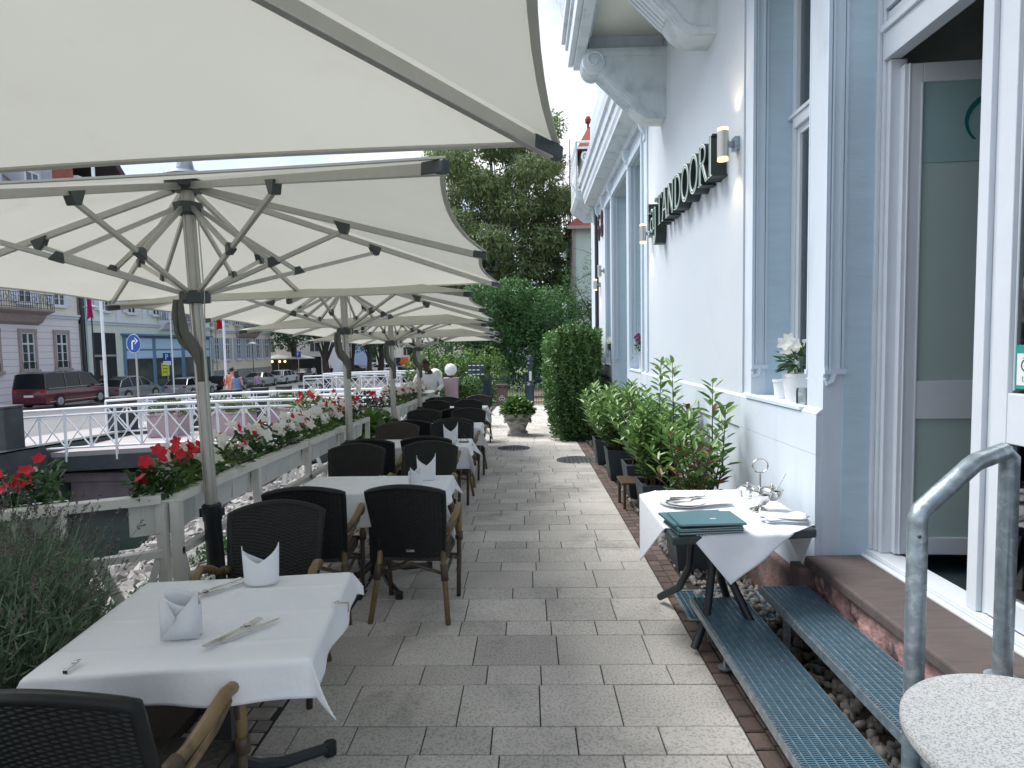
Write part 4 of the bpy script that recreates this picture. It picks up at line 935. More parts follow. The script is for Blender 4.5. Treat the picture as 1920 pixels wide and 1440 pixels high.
def knife(loc, rz, label):
    m = MB(); m.bar((0, -.11, .004), (0, .0, .005), .014, .006); m.add([(-.006, 0, .003), (.006, 0, .003), (.009, .05, .003), (.009, .095, .003), (0, .115, .003), (-.006, .1, .003), (-.006, 0, .005), (.006, 0, .005), (.009, .05, .004), (.009, .095, .004), (0, .115, .004), (-.006, .1, .004)], [(0, 1, 2, 3, 4, 5), (11, 10, 9, 8, 7, 6), (0, 6, 7, 1), (1, 7, 8, 2), (2, 8, 9, 3), (3, 9, 10, 4), (4, 10, 11, 5), (5, 11, 6, 0)])
    o = m.obj('knife', CM['cutlery'], loc=loc, smooth=50); o.rotation_euler = (0, 0, rz); return tag(o, label, 'knife')
fork((-1.055, 2.03, TZ + .004), R(-27), 'fork beside the pocket fold napkin on the nearest table')
knife((-1.005, 2.055, TZ + .002), R(-36), 'knife beside the pocket fold napkin on the nearest table')
fork((-1.325, 2.43, TZ + .004), R(152), 'fork at the far place of the nearest table, left of the peaked napkin')
knife((-1.275, 2.445, TZ + .002), R(140), 'knife at the far place of the nearest table, left of the peaked napkin')
# table cloth clips
def clip(loc, rz, label):
    m = MB(); m.box((0, .015, .006), (.016, .05, .003)); m.box((0, .042, -.012), (.016, .003, .036)); m.box((0, -.012, .009), (.011, .02, .003), (.3, 0, 0)); m.tube([(-.009, .0, .010), (.009, .0, .010)], .004, 8)
    o = m.obj('tablecloth_clip', CM['cutlery'], loc=loc, bevel=.001); o.rotation_euler = (0, 0, rz); return tag(o, label, 'clip', 'steel tablecloth clips')
clip((-1.475, 1.83, TZ), PI, 'steel clip on the near edge of the nearest table, beside the armchair back')
clip((-.762, 2.27, TZ), -PI / 2, 'steel clip on the right edge of the nearest table')
clip((-1.42, 2.535, TZ), 0, 'steel clip on the far edge of the nearest table, near the fence post')
m = MB(); m.tube([(-.05, 0, 0), (0, 0, .075), (.05, 0, 0)], .005, 6, closed=True); m.bx(-.055, .055, -.03, .03, -.004, 0); tag(m.obj('table_sign_stand', CM['blackmetal'], loc=(-.72, 6.55, TZ + gz(6.5) + .005)), 'small black triangular stand on the third table', 'table stand')
m = MB(); m.lathe([(.0, 0), (.03, 0), (.035, .03), (.03, .03), (.025, .01), (0, .01)], n=16); tag(m.obj('ashtray', CM['cutlery'], loc=(-.82, 6.42, TZ + gz(6.5)), smooth=40), 'small steel ashtray on the third table', 'ashtray')
# ------------------------------------------------------------------ service table with menus
ST = empty('folding_table', (0, 0, 0), label='dark folding table with curved black legs beside the steps, half covered by a white cloth', cat='table')
c4 = [Vector((.735, 3.06, 0)), Vector((1.53, 3.17, 0)), Vector((1.545, 4.04, 0)), Vector((.76, 4.02, 0))]
m = MB(); m.hexa([c + Vector((0, 0, .70)) for c in c4] + [c + Vector((0, 0, .75)) for c in c4]); m.obj('tabletop', CM['tabletop'], ST, bevel=.012)
m = MB(); m.bx(.95, 1.35, 3.3, 3.9, .67, .699); m.obj('frame', CM['blackmetal'], ST)
for pts in ([(1.0, 3.62, .68), (1.0, 3.72, .34), (.97, 3.85, .16), (.88, 4.02, .02)], [(1.08, 3.58, .68), (1.08, 3.52, .4), (1.02, 3.42, .16), (.92, 3.32, .02)], [(1.16, 3.62, .68), (1.17, 3.64, .3), (1.24, 3.72, .13), (1.4, 3.92, .02)], [(1.13, 3.5, .68), (1.16, 3.45, .38), (1.25, 3.36, .16), (1.42, 3.24, .02)]):
    m = MB(); P = []
    for i in range(4):
        P.append(Vector(pts[i]))
        if i < 3: P.append(Vector(pts[i]).lerp(Vector(pts[i + 1]), .5))
    m.tube(P, [.024] * 7, 10); m.obj('leg', CM['blackmetal'], ST, smooth=60)
ct = Vector((1.125, 3.58, .7525)); SA = R(38); SH = .53
def clothz(u, v):
    a = (u - .5) * 2 * SH; b = (v - .5) * 2 * SH
    X = a * math.cos(SA) - b * math.sin(SA); Y = a * math.sin(SA) + b * math.cos(SA)
    wx0, wx1, wy0, wy1 = .745 - ct.x, 1.54 - ct.x, 3.10 - ct.y, 4.04 - ct.y
    cx_ = max(wx0, min(wx1, X)); cy_ = max(wy0, min(wy1, Y)); dx = X - cx_; dy = Y - cy_; r = math.hypot(dx, dy)
    if r == 0: return ct + Vector((X, Y, .0015 * math.sin(X * 14) * math.sin(Y * 11)))
    return ct + Vector((cx_ + (1 if dx > 0 else -1 if dx else 0) * (.012 + .14 * r), cy_ + (1 if dy > 0 else -1 if dy else 0) * (.012 + .16 * r + .01 * math.sin(X * 22) * min(1, r * 9)), -r * .97))
m = MB(); m.grid(clothz, 90, 90); o = m.obj('tablecloth', CM['linen'], smooth=180, fixn=False); sdm = o.modifiers.new('t', 'SOLIDIFY'); sdm.thickness = .002; sdm.offset = 1
tag(o, 'white cloth laid cornerwise over the dark folding table beside the steps', 'tablecloth')
# menus: stack of teal folders
for k in range(5):
    m = MB(); w_, d_ = .35, .235
    m.bx(-w_ / 2, w_ / 2, -d_ / 2, d_ / 2, 0, .003, 0); m.bx(-w_ / 2 + .006, w_ / 2 - .004, -d_ / 2 + .004, d_ / 2 - .004, .003, .008, 1); m.bx(-w_ / 2, w_ / 2, -d_ / 2, d_ / 2, .0082, .011, 0); m.bx(-w_ / 2, -w_ / 2 + .003, -d_ / 2, d_ / 2, .003, .0081, 0)
    if k in (3, 4):
        m.bx(.015, .045, .02 if k == 3 else -.03, .032 if k == 3 else -.018, .0112, .0116, 1)
    o = m.obj('menu_folder', [CM['menu'], CM['menupaper']], loc=(.93 + (0.0, .004, -.003, -.02, .012)[k], 3.20 + (0, .004, -.004, .035, -.02)[k], .757 + k * .0122)); o.rotation_euler = (0, 0, R((6, 5, 7, 8, 3)[k]))
    tag(o, ('bottom teal menu folder of the stack on the folding table', 'second teal menu folder from the bottom of the stack on the folding table', 'middle teal menu folder of the stack on the folding table', 'second teal menu folder from the top of the stack, pushed to the back', 'topmost teal menu folder of the stack on the folding table')[k], 'menu', 'teal menu folders stacked on the folding table')
# plate with cutlery
def plate(loc, r, label, name='plate'):
    m = MB(); m.lathe([(0, 0), (r * .6, 0), (r * .66, .004), (r, .016), (r, .019), (r * .66, .009), (r * .6, .006), (0, .006)], n=48); return tag(m.obj(name, CM['china'], loc=loc, smooth=40), label, 'plate')
plate((.94, 3.68, .756), .14, 'lower white plate on the folding table, under a second plate'); plate((.955, 3.66, .768), .125, 'upper white plate with cutlery on the folding table')
for k in range(4):
    fn_ = (knife, fork)[k % 2]; fn_((.93 + k * .018, 3.66 + k * .008, .784 + k * .003), R(-62 - k * 8), ('knife lying lowest on the white plate', 'lower fork lying on the white plate', 'upper knife lying on the white plate', 'topmost fork on the white plate')[k])
m = MB(); m.grid(lambda u, v: (lerp(0, .24, u), lerp(0, .16, v) + .06 * u, .012 + .010 * math.sin(u * 6) * v + .02 * u * (1 - u)), 16, 10); o = m.obj('paper_napkin', CM['napkin'], loc=(1.0, 3.55, .765), smooth=180, fixn=False); tag(o, 'loose white paper napkin lying between plate and menus on the folding table', 'napkin')
sdm = o.modifiers.new('t', 'SOLIDIFY'); sdm.thickness = .003
# chutney stand
e = empty('condiment_stand', (1.36, 3.52, .757), label='polished steel condiment stand with ring handle and three lidded bowls', cat='condiment stand')
m = MB(); m.lathe([(.0, 0), (.055, 0), (.058, .006), (.03, .018), (.009, .03), (.007, .12), (.007, .215), (.009, .225)], n=24); m.tube([(.045 * math.cos(q), 0, .265 + .04 * math.sin(q)) for q in [k * PI / 12 for k in range(24)]], .004, 8, closed=True); m.obj('handle', CM['cutlery'], e, smooth=40)
for k in range(3):
    a = R(250 + k * 120); cx_, cy_ = .078 * math.cos(a), .078 * math.sin(a)
    m = MB(); m.lathe([(0, .055), (.03, .056), (.048, .075), (.058, .105), (.060, .118), (.064, .12), (.061, .123), (.055, .105), (.045, .08), (.028, .06), (0, .059)], (cx_, cy_, 0), 28); m.tube([(0, 0, .118), (cx_ * .5, cy_ * .5, .115)], .004, 6); bo = m.obj('bowl', CM['cutlery'], e, smooth=50)
    m = MB(); m.lathe([(.058, .123), (.05, .132), (.02, .14), (0, .141)], (cx_, cy_, 0), 28); m.sph((cx_, cy_, .147), .009, 10, 8); m.obj('lid', CM['cutlery'], bo, smooth=50)
m = MB(); m.tube([(.078, -.03, .12), (.13, -.01, .19), (.15, 0, .22)], .003, 6); m.obj('spoon', CM['cutlery'], e)
for k in range(5):
    m = MB(); w_ = .24; m.grid(lambda u, v: (lerp(-.12, .12, u), lerp(-.055, .055, v), .006 * (1 - (2 * v - 1) ** 2) + .010 * max(0, u - .75) * k), 12, 8)
    m.bx(-.12, .115, -.055, .055, -.001, .0005)
    o = m.obj('folded_napkin', CM['napkin'], loc=(1.40 + (0, .008, -.004, .012, .0)[k], 3.30 + (0, .01, -.006, .012, .004)[k], .758 + k * .0075), smooth=40, fixn=False); o.rotation_euler = (0, 0, R((-8, 4, -14, 10, -22)[k]))
    sdm = o.modifiers.new('t', 'SOLIDIFY'); sdm.thickness = .003
    tag(o, ('lowest', 'second lowest', 'middle', 'second highest', 'topmost')[k] + ' folded white napkin of the stack beside the condiment stand', 'napkin', 'napkins stacked on the folding table')
# ------------------------------------------------------------------ granite bistro table, steps, handrail
e = empty('granite_table', (1.30, 1.42, 0), label='round speckled granite table in the bottom right corner', cat='table')
m = MB(); m.lathe([(0, .72), (.335, .72), (.345, .722), (.35, .727), (.35, .743), (.345, .749), (.335, .75), (0, .75)], n=96); m.obj('tabletop', CM['granite'], e, smooth=40)
m = MB(); m.lathe([(.03, .05), (.03, .69)], n=16); m.box((0, 0, .68), (.34, .05, .012)); m.box((0, 0, .695), (.05, .5, .014)); m.box((-.17, .12, .70), (.05, .12, .02)); m.obj('pedestal', CM['galv'], e, smooth=40)
for k in range(3):
    a = R(30 + k * 120); m = MB(); m.tube([(0, 0, .07), (.1 * math.cos(a), .1 * math.sin(a), .06), (.26 * math.cos(a), .26 * math.sin(a), .02)], [.02, .018, .015], 8); m.obj('foot', CM['galv'], e, smooth=60)
def step(x0, x1, y0, y1, z, label, foot):
    e = empty('steel_step', (x0, y1, z), label=label, cat='step', group='steel grating steps up to the door')
    o_ = Vector((x0, y1, z)); L_ = lambda mb: setattr(mb, 'v', [tuple(Vector(p) - o_) for p in mb.v])
    f = MB(); f.bx(x0, x0 + .004, y0, y1, z - .035, z + .003); f.bx(x1 - .004, x1, y0, y1, z - .035, z + .003); f.bx(x0 + .004, x1 - .004, y1 - .004, y1, z - .035, z + .003); f.bx(x0 + .004, x1 - .004, y0, y0 + .004, z - .035, z + .003)
    f.bx(x0 - .004, x0 - .0005, y0, y1, z - .038, z + .004)
    y = y0
    while y < y1: f.hexa([(x0 + .001, y, z + .0035), (x0 + .012, y, z + .0035), (x0 + .012, y + .008, z + .0035), (x0 + .001, y + .008, z + .0035), (x0 + .003, y + .002, z + .009), (x0 + .010, y + .002, z + .009), (x0 + .010, y + .006, z + .009), (x0 + .003, y + .006, z + .009)]); y += .016
    L_(f); f.obj('frame', CM['galv'], e)
    g = MB(); n = 9
    for i in range(1, n): xx = lerp(x0, x1, i / n); g.bx(xx - .0025, xx + .0025, y0 + .005, y1 - .005, z - .030, z + .001)
    L_(g); g.obj('bearing_bars', CM['galv'], e)
    g = MB(); y = y0 + .012
    while y < y1 - .008: g.bx(x0 + .005, x1 - .005, y, y + .0035, z - .024, z - .002); y += .0115
    L_(g); g.obj('cross_bars', CM['grate'], e)
    for yy_ in (y1 - .25, y0 + .4):
        s = MB(); s.bx(x0 + .03, x0 + .07, yy_, yy_ + .005, 0.02, z - .036); s.bx(x0 + .03, x1 - .02, yy_ + .006, yy_ + .03, z - .07, z - .037); s.bx(x1 - .04, x1 - .01, yy_, yy_ + .03, .0, z - .071); L_(s); s.obj('support', CM['galv'], e)
    if foot:
        s = MB(); s.tube([(x0 + .05, y1 - .50, .01), (x0 + .05, y1 - .50, z - .04)], .009, 10); s.lathe([(0, 0), (.038, 0), (.038, .006), (.012, .012), (0, .014)], (x0 + .05, y1 - .50, .006), 24); L_(s); s.obj('adjustable_foot', CM['galv'], e, smooth=40)
step(.985, 1.31, 1.0, 3.64, .175, 'lower steel grating step beside the paving', True)
step(1.325, 1.60, 1.0, 3.42, .335, 'upper steel grating step against the red stone threshold', False)
m = MB(); P1 = Vector((1.315, 2.03, 0)); P2 = Vector((1.725, 2.17, 0))
P = [(P1.x, P1.y, .0), (P1.x, P1.y, 1.14), (1.325, 2.034, 1.165), (1.555, 2.12, 1.305), (1.575, 2.127, 1.315), (1.70, 2.163, 1.345), (P2.x, P2.y, 1.325), (P2.x, P2.y, .5)]
m.tube(P, .031, 20); o = m.obj('handrail', CM['galv'], smooth=35); tag(o, 'galvanised tube handrail with two posts beside the steel steps', 'handrail')
m = MB(); m.sph((P1.x - .012, P1.y - .030, 1.09), .006, 8, 6); mo = m.obj('bolt_hole', CM['blackmetal'], o)
m = MB(); m.lathe([(0, 0), (.055, 0), (.055, .006), (0, .007)], (P2.x, P2.y, .5), 24); m.obj('base_flange', CM['galv'], o, smooth=30)
# ------------------------------------------------------------------ foliage
def nrm(a): return a / np.maximum(1e-9, np.linalg.norm(a, axis=-1, keepdims=True))
def leafmesh(name, P, D, Nv, Ln, Wd, mat_, parent=None, rnd=None, fold=.18, loc=None):
    P = np.asarray(P, float); n = len(P); D = nrm(np.asarray(D, float)); S = nrm(np.cross(D, np.asarray(Nv, float))); Nn = np.cross(S, D)
    Ln = np.broadcast_to(np.asarray(Ln, float), (n,))[:, None]; Wd = np.broadcast_to(np.asarray(Wd, float), (n,))[:, None]
    up_ = Nn * Wd * fold; droop = -Nn * Ln * .12
    V = np.stack([P, P + D * Ln * .3 + S * Wd * .45 + up_, P + D * Ln * .68 + S * Wd * .38 + up_ + droop * .4, P + D * Ln + droop, P + D * Ln * .68 - S * Wd * .38 + up_ + droop * .4, P + D * Ln * .3 - S * Wd * .45 + up_], 1).reshape(-1, 3)
    b = np.arange(n)[:, None] * 6
    F = np.concatenate([b + np.array([[0, 5, 4, 3]]), b + np.array([[0, 3, 2, 1]])], 1).reshape(-1)
    me = bpy.data.meshes.new(name); me.vertices.add(len(V)); me.vertices.foreach_set('co', V.ravel()); me.loops.add(len(F)); me.loops.foreach_set('vertex_index', F)
    me.polygons.add(2 * n); me.polygons.foreach_set('loop_start', np.arange(2 * n) * 4)
    try: me.polygons.foreach_set('loop_total', np.full(2 * n, 4))
    except Exception: pass
    me.materials.append(mat_)
    a = me.attributes.new('rnd', 'FLOAT', 'POINT'); rnd = rng.random(n) if rnd is None else rnd; a.data.foreach_set('value', np.repeat(rnd, 6))
    me.update(calc_edges=True); me.validate()
    o = bpy.data.objects.new(name, me); COL.objects.link(o)
    if parent is not None: o.parent = parent
    if loc is not None: o.location = loc
    return o
def blossoms(name, C_, Nrm, r, mat_, parent, petals=5, broad=.62):
    """star-shaped trumpet flowers"""
    P = []; D = []; Nv = []; Ln = []
    for c, n in zip(C_, Nrm):
        n = Vector(n).normalized(); a = n.orthogonal().normalized(); b = n.cross(a); q0 = random.uniform(0, 6); rr = r * random.uniform(.75, 1.15)
        for k in range(petals):
            q = q0 + 2 * PI * k / petals; d = (a * math.cos(q) + b * math.sin(q)) + n * .35
            P.append(c); D.append(d); Nv.append(n); Ln.append(rr)
    return leafmesh(name, P, D, Nv, np.array(Ln), np.array(Ln) * broad * 1.3, mat_, parent, fold=.05)
def clump_cloud(n, c, r, shell=.55, zcut=-1.0):
    d = nrm(rng.normal(size=(n * 2, 3))); d = d[d[:, 2] > zcut][:n]; n = len(d); t = (shell + (1 - shell) * rng.random(n)) ** .6
    P = np.array(c) + d * np.array(r) * t[:, None]; return P, d
# ------------------------------------------------------------------ flower fence
def fence_run(a, b, label, posts, z=.95, troughs=0, braces=True, side=-1):
    a = Vector((*a, 0)); b = Vector((*b, 0)); L_ = (b - a).length; d = (b - a).normalized(); nn = Vector((-d.y, d.x, 0)) * side * -1
    e = empty('flower_fence', (a.x, a.y, gz(a.y)), label=label, cat='fence', group='cream painted flower fence of the terrace')
    o_ = Vector((a.x, a.y, gz(a.y))); P = lambda t, h: a + d * (L_ * t) + Vector((0, 0, gz((a + d * (L_ * t)).y) + h)) - o_
    for h, w_, hh, nm in ((z - .02, .075, .05, 'top_rail'), (z - .34, .05, .04, 'middle_rail')):
        m = MB(); n = 6
        for i in range(n): m.bar(P(i / n, h), P((i + 1) / n, h), w_, hh)
        m.obj(nm, CM['fence'], e)
    for i in range(posts + 1):
        t = i / posts; m = MB(); m.bar(P(t, -.05), P(t, z - .046), .05, .05, upv=(0, 1, 0)); m.obj('post', CM['fence'], e)
    if braces:
        for i in range(posts):
            t0, t1 = i / posts, (i + 1) / posts; tm = (t0 + t1) / 2
            m = MB(); dt = .26 / L_
            for s_ in (-1, 1): m.bar(P(tm + s_ * .015, z - .36), P(tm + s_ * dt, .0), .03, .045)
            m.bar(P(t0 + .03 / L_, z - .37), P(t0 + .2 / L_, .0), .03, .04); m.obj('brace', CM['fence'], e)
    return e, P, o_, d, nn
def trough(c, rz, ln, label, mix, n=420, density=26, tall=.26, seed=0, wdt=.2):
    """mix: share of red blossoms"""
    e = empty('flower_trough', c, rz, label=label, cat='flower box', group='planted flower troughs on the terrace fence')
    m = MB(); h = .2; x = ln / 2; wt = wdt / 2
    for s_ in (-1, 1): m.hexa([(-x, s_ * wt * .8 - .006, -h), (x, s_ * wt * .8 - .006, -h), (x, s_ * wt * .8 + .006, -h), (-x, s_ * wt * .8 + .006, -h), (-x, s_ * wt - .006, 0), (x, s_ * wt - .006, 0), (x, s_ * wt + .006, 0), (-x, s_ * wt + .006, 0)])
    for s_ in (-1, 1): m.bx(s_ * x - .006, s_ * x + .006, -wt * .8, wt * .8, -h, 0)
    m.bx(-x, x, -wt * .78, wt * .78, -h, -h + .01)
    for s_ in (-1, 1): m.bx(-x - .012, x + .012, s_ * (wt + .008) - .012, s_ * (wt + .008) + .012, -.02, .004)
    for i in range(1, 4): xx = -x + ln * i / 4; m.bx(xx - .006, xx + .006, -wt - .004, -wt * .88, -h + .02, -.02)
    m.bx(-x - .012, -x + .01, -wt, wt, -.02, .0035); m.bx(x - .01, x + .012, -wt, wt, -.02, .0035)
    m.obj('trough', CM['trough'], e, bevel=.003)
    m = MB(); m.bx(-x + .01, x - .01, -wt + .01, wt - .01, -.05, -.02); m.obj('soil', CM['soil'], e)
    n = int(n * ln); hump = rng.random((max(2, int(ln / .22)), 1))
    cs = np.stack([rng.uniform(-x, x, n), rng.uniform(-wt * 1.3, wt * 1.3, n)], 1)
    top = tall * (.55 + .45 * np.abs(np.sin(cs[:, 0] * 7 + seed))) * (1 - .5 * (cs[:, 1] / (wt * 1.3)) ** 2)
    z = rng.random(n) ** .7 * top; P = np.stack([cs[:, 0], cs[:, 1], z - .02], 1)
    D = np.stack([rng.normal(0, .6, n), rng.normal(0, .6, n) + cs[:, 1] * 4, rng.uniform(-.1, .9, n)], 1); Nv = rng.normal(0, .5, (n, 3)) + np.array([0, 0, 1])
    leafmesh('foliage', P, D, Nv, rng.uniform(.05, .09, n), rng.uniform(.022, .035, n), CM['leafd'] if seed % 2 else CM['leafm'], e)
    nb = int(density * ln); C_ = []; Nn = []; Cr = []; Nr = []
    for i in range(nb):
        bx_ = random.uniform(-x, x); by = random.uniform(-wt * 1.3, wt * 1.2); tz = tall * (.55 + .45 * abs(math.sin(bx_ * 7 + seed))) * random.uniform(.65, 1.15)
        q = (bx_, by, tz); nv = (random.gauss(0, .5), -abs(random.gauss(.6, .4)), random.uniform(.2, .9))
        if random.random() < mix: Cr.append(q); Nr.append(nv)
        else: C_.append(q); Nn.append(nv)
    if C_: blossoms('white_blossoms', C_, Nn, .052, CM['petalw'], e)
    if Cr: blossoms('red_blossoms', Cr, Nr, .044, CM['petalr'], e)
    return e
CM['leafm'] = mat('leaf_mid', (0.095, 0.19, 0.04), 0.4, attr=0.55, transl=0.25, hue=0.02)
FX = -2.05
f1 = fence_run((FX, 3.36), (FX, 7.5), 'long cream flower fence along the terrace beside the second and third parasol', 4)
for k in range(4):
    y = 3.88 + k * 1.03; cz = gz(y) + .95 - .035
    trough((FX - .15, y, cz), PI / 2, .96, ('nearest fence trough with white and crimson flowers behind the second parasol pole', 'second fence trough from the viewer, white trumpet flowers over dark leaves', 'third fence trough from the viewer, white flowers with a few crimson', 'fourth fence trough from the viewer, at the third parasol pole')[k], (.22, .2, .12, .3)[k], seed=k, n=520, density=64)
f2 = fence_run((FX - .065, 3.33), (-3.3, 2.7), 'short cream fence running left from the corner post behind the lavender', 2, z=.95, braces=True)
trough((-2.20, 3.42, .93 - .03), R(27), .26, 'small square flower pot with red flowers hanging at the fence corner', 1.0, n=900, density=34, tall=.24, seed=1, wdt=.19)
trough((-2.85, 3.16, .93 - .03), R(27), .45, 'white pot with red flowers half hidden by the lavender', 1.0, n=700, density=36, tall=.28, seed=3)
f3 = fence_run((-2.02, 9.2), (-2.0, 13.2), 'far cream flower fence between the fourth parasol pole and the waiter', 4)
for k in range(4):
    y = 9.65 + k * .95; trough((-2.16, y, gz(y) + .94), PI / 2, .9, ('first', 'second', 'third', 'last')[k] + ' trough of the far fence with white and pink red flowers', .3, seed=k + 4, n=300, density=80, tall=.28)
f4 = fence_run((-3.45, 8.25), (-2.2, 8.45), 'cross piece of the cream fence behind the third parasol pole', 2)
trough((-3.05, 8.42, gz(8.4) + .94), R(9), .62, 'trough with bright red flowers on the cross piece, left of the third pole', .75, seed=2, n=500, density=44, tall=.3)
trough((-2.35, 8.52, gz(8.4) + .94), R(9), .6, 'trough with red and white flowers right of the third parasol pole, on the cross piece', .45, seed=5, n=500, density=44, tall=.3)
# big leafy pot plant between the fences
def bigleaf(loc, r, n, size, label, cat='plant', col='leafl', pot=True, name='leafy_plant'):
    e = empty(name, loc, label=label, cat=cat); P, d = clump_cloud(n, (0, 0, r[2]), r, .3, -.7)
    D = d + rng.normal(0, .5, d.shape); D[:, 2] -= .1; leafmesh('foliage', P, D, d * .4 + np.array([0, 0, 1]), rng.uniform(.8, 1.2, n)[:len(P)] * size, size * .8, CM[col], e)
    if pot: m = MB(); m.lathe([(.0, -.02), (.13, 0), (.17, .3), (.15, .3), (0, .26)]); m.obj('pot', CM['darkstone'], e, smooth=40)
    return e
e = bigleaf((-2.08, 8.0, gz(8)), (.36, .34, .48), 420, .17, 'pot plant with big bright green leaves between the two fences')
blossoms('red_blossoms', [(.18, -.33, .62), (.24, -.3, .56), (.2, -.34, .52), (.28, -.28, .6), (.15, -.34, .57)] * 3, [(0.3, -1, .3)] * 15, .06, CM['petalr'], e)
# ------------------------------------------------------------------ lavender
def strands(name, base, top, w0, mat_, parent, rnd=None, mid=None):
    """thin three sided blades as flat ribbons, bent"""
    base = np.asarray(base); top = np.asarray(top); n = len(base); dr = nrm(top - base); s = nrm(np.cross(dr, rng.normal(size=(n, 3)))) * w0 / 2
    mid = (base + top) / 2 + rng.normal(0, .03, (n, 3)) * np.linalg.norm(top - base, axis=1, keepdims=True) if mid is None else mid
    V = np.stack([base - s, base + s, mid - s * .8, mid + s * .8, top - s * .3, top + s * .3], 1).reshape(-1, 3); b = np.arange(n)[:, None] * 6
    F = np.concatenate([b + np.array([[0, 1, 3, 2]]), b + np.array([[2, 3, 5, 4]])], 1).reshape(-1)
    me = bpy.data.meshes.new(name); me.vertices.add(len(V)); me.vertices.foreach_set('co', V.ravel()); me.loops.add(len(F)); me.loops.foreach_set('vertex_index', F)
    me.polygons.add(2 * n); me.polygons.foreach_set('loop_start', np.arange(2 * n) * 4); me.materials.append(mat_)
    a = me.attributes.new('rnd', 'FLOAT', 'POINT'); a.data.foreach_set('value', np.repeat(rng.random(n) if rnd is None else rnd, 6)); me.update(calc_edges=True)
    o = bpy.data.objects.new(name, me); COL.objects.link(o); o.parent = parent; return o
CM['lav'] = mat('lavender_green', (0.13, 0.20, 0.13), 0.7, attr=0.55, transl=0.15, hue=0.02); CM['lavfl'] = mat('faded_lavender_flower', (0.15, 0.14, 0.13), 0.9, attr=0.4)
def lavender(loc, rx, ry, h, n, label, seed=0):
    e = empty('lavender_bush', loc, label=label, cat='bush', group='lavender bushes beside the nearest table')
    # stems fan out from the base
    ns = n // 14; a = rng.uniform(0, 2 * PI, ns); t = rng.random(ns) ** .5
    tips = np.stack([rx * t * np.cos(a), ry * t * np.sin(a), h * (.55 + .45 * np.sqrt(1 - .8 * t * t)) * rng.uniform(.85, 1.08, ns)], 1)
    bases = tips * np.array([.25, .25, 0]); strands('stems', bases, tips, .004, CM['lav'], e)
    k = rng.integers(0, ns, n); f = rng.uniform(.35, 1.0, n)[:, None]; P = bases[k] * (1 - f) + tips[k] * f + rng.normal(0, .012, (n, 3))
    dd = nrm(tips[k] - bases[k]); D = dd + rng.normal(0, .55, (n, 3)); T = P + nrm(D) * rng.uniform(.035, .075, (n, 1)); strands('leaves', P, T, .0068, CM['lav'], e, rnd=np.clip(f[:, 0] * .8 + rng.normal(0, .2, n) - .1, 0, 1))
    nf = ns // 5; q = rng.integers(0, ns, nf); dr = nrm(tips[q] - bases[q] * 1.0) + rng.normal(0, .22, (nf, 3)); dr = nrm(dr); L2 = rng.uniform(.12, .30, (nf, 1)); ft = tips[q] + dr * L2
    strands('flower_stalks', tips[q], ft, .003, CM['lav'], e)
    m = 16; P = np.repeat(ft, m, 0) + np.repeat(dr, m, 0) * rng.uniform(-.035, .01, (nf * m, 1)); D = np.repeat(dr, m, 0) + rng.normal(0, .8, (nf * m, 3)); leafmesh('flower_spikes', P, D, rng.normal(size=P.shape), .011, .006, CM['lavfl'], e)
    return e
lavender((-2.27, 2.15, 0), .54, .62, .92, 42000, 'large grey green lavender bush left of the nearest table')
lavender((-2.75, 2.75, -.1), .55, .5, 1.0, 16000, 'lavender bush farther left in front of the cream fence')
lavender((-1.95, 1.35, 0), .34, .4, .62, 12000, 'low dark lavender in the bottom left beside the nearest armchair')
m = MB(); m.grid(lambda u, v: (lerp(-3.6, -1.64, u), lerp(.4, 2.95, v), .004 + .02 * math.sin(u * 13) * math.sin(v * 11) - max(0, -2.3 - lerp(-3.6, -1.64, u)) * .12), 30, 30); m.bx(-1.66, -1.62, .4, 2.95, -.02, .035)
tag(m.obj('flower_bed', CM['soil'], smooth=60), kind='structure')
# low creeping plants on the river bank behind the fence
n = 9000; y = rng.uniform(2.0, 7.4, n); tt = rng.random(n) ** .8; x = np.where(y > 3.4, -2.3, -2.3 - (3.4 - y) * .9) - tt * 1.1; zz = -.12 - .55 * (tt * 1.1 / 2.6) ** .8; keep = np.sin(y * 5 + x * 3) + np.sin(x * 9) > .3
P = np.stack([x, y, zz + rng.uniform(0, .14, n)], 1)[keep]; D = rng.normal(size=P.shape) + np.array([0, 0, .5]); tag(leafmesh('creeping_plants', P, D, rng.normal(size=P.shape) + np.array([0, 0, 1]), .05, .022, CM['leafd']), kind='stuff')
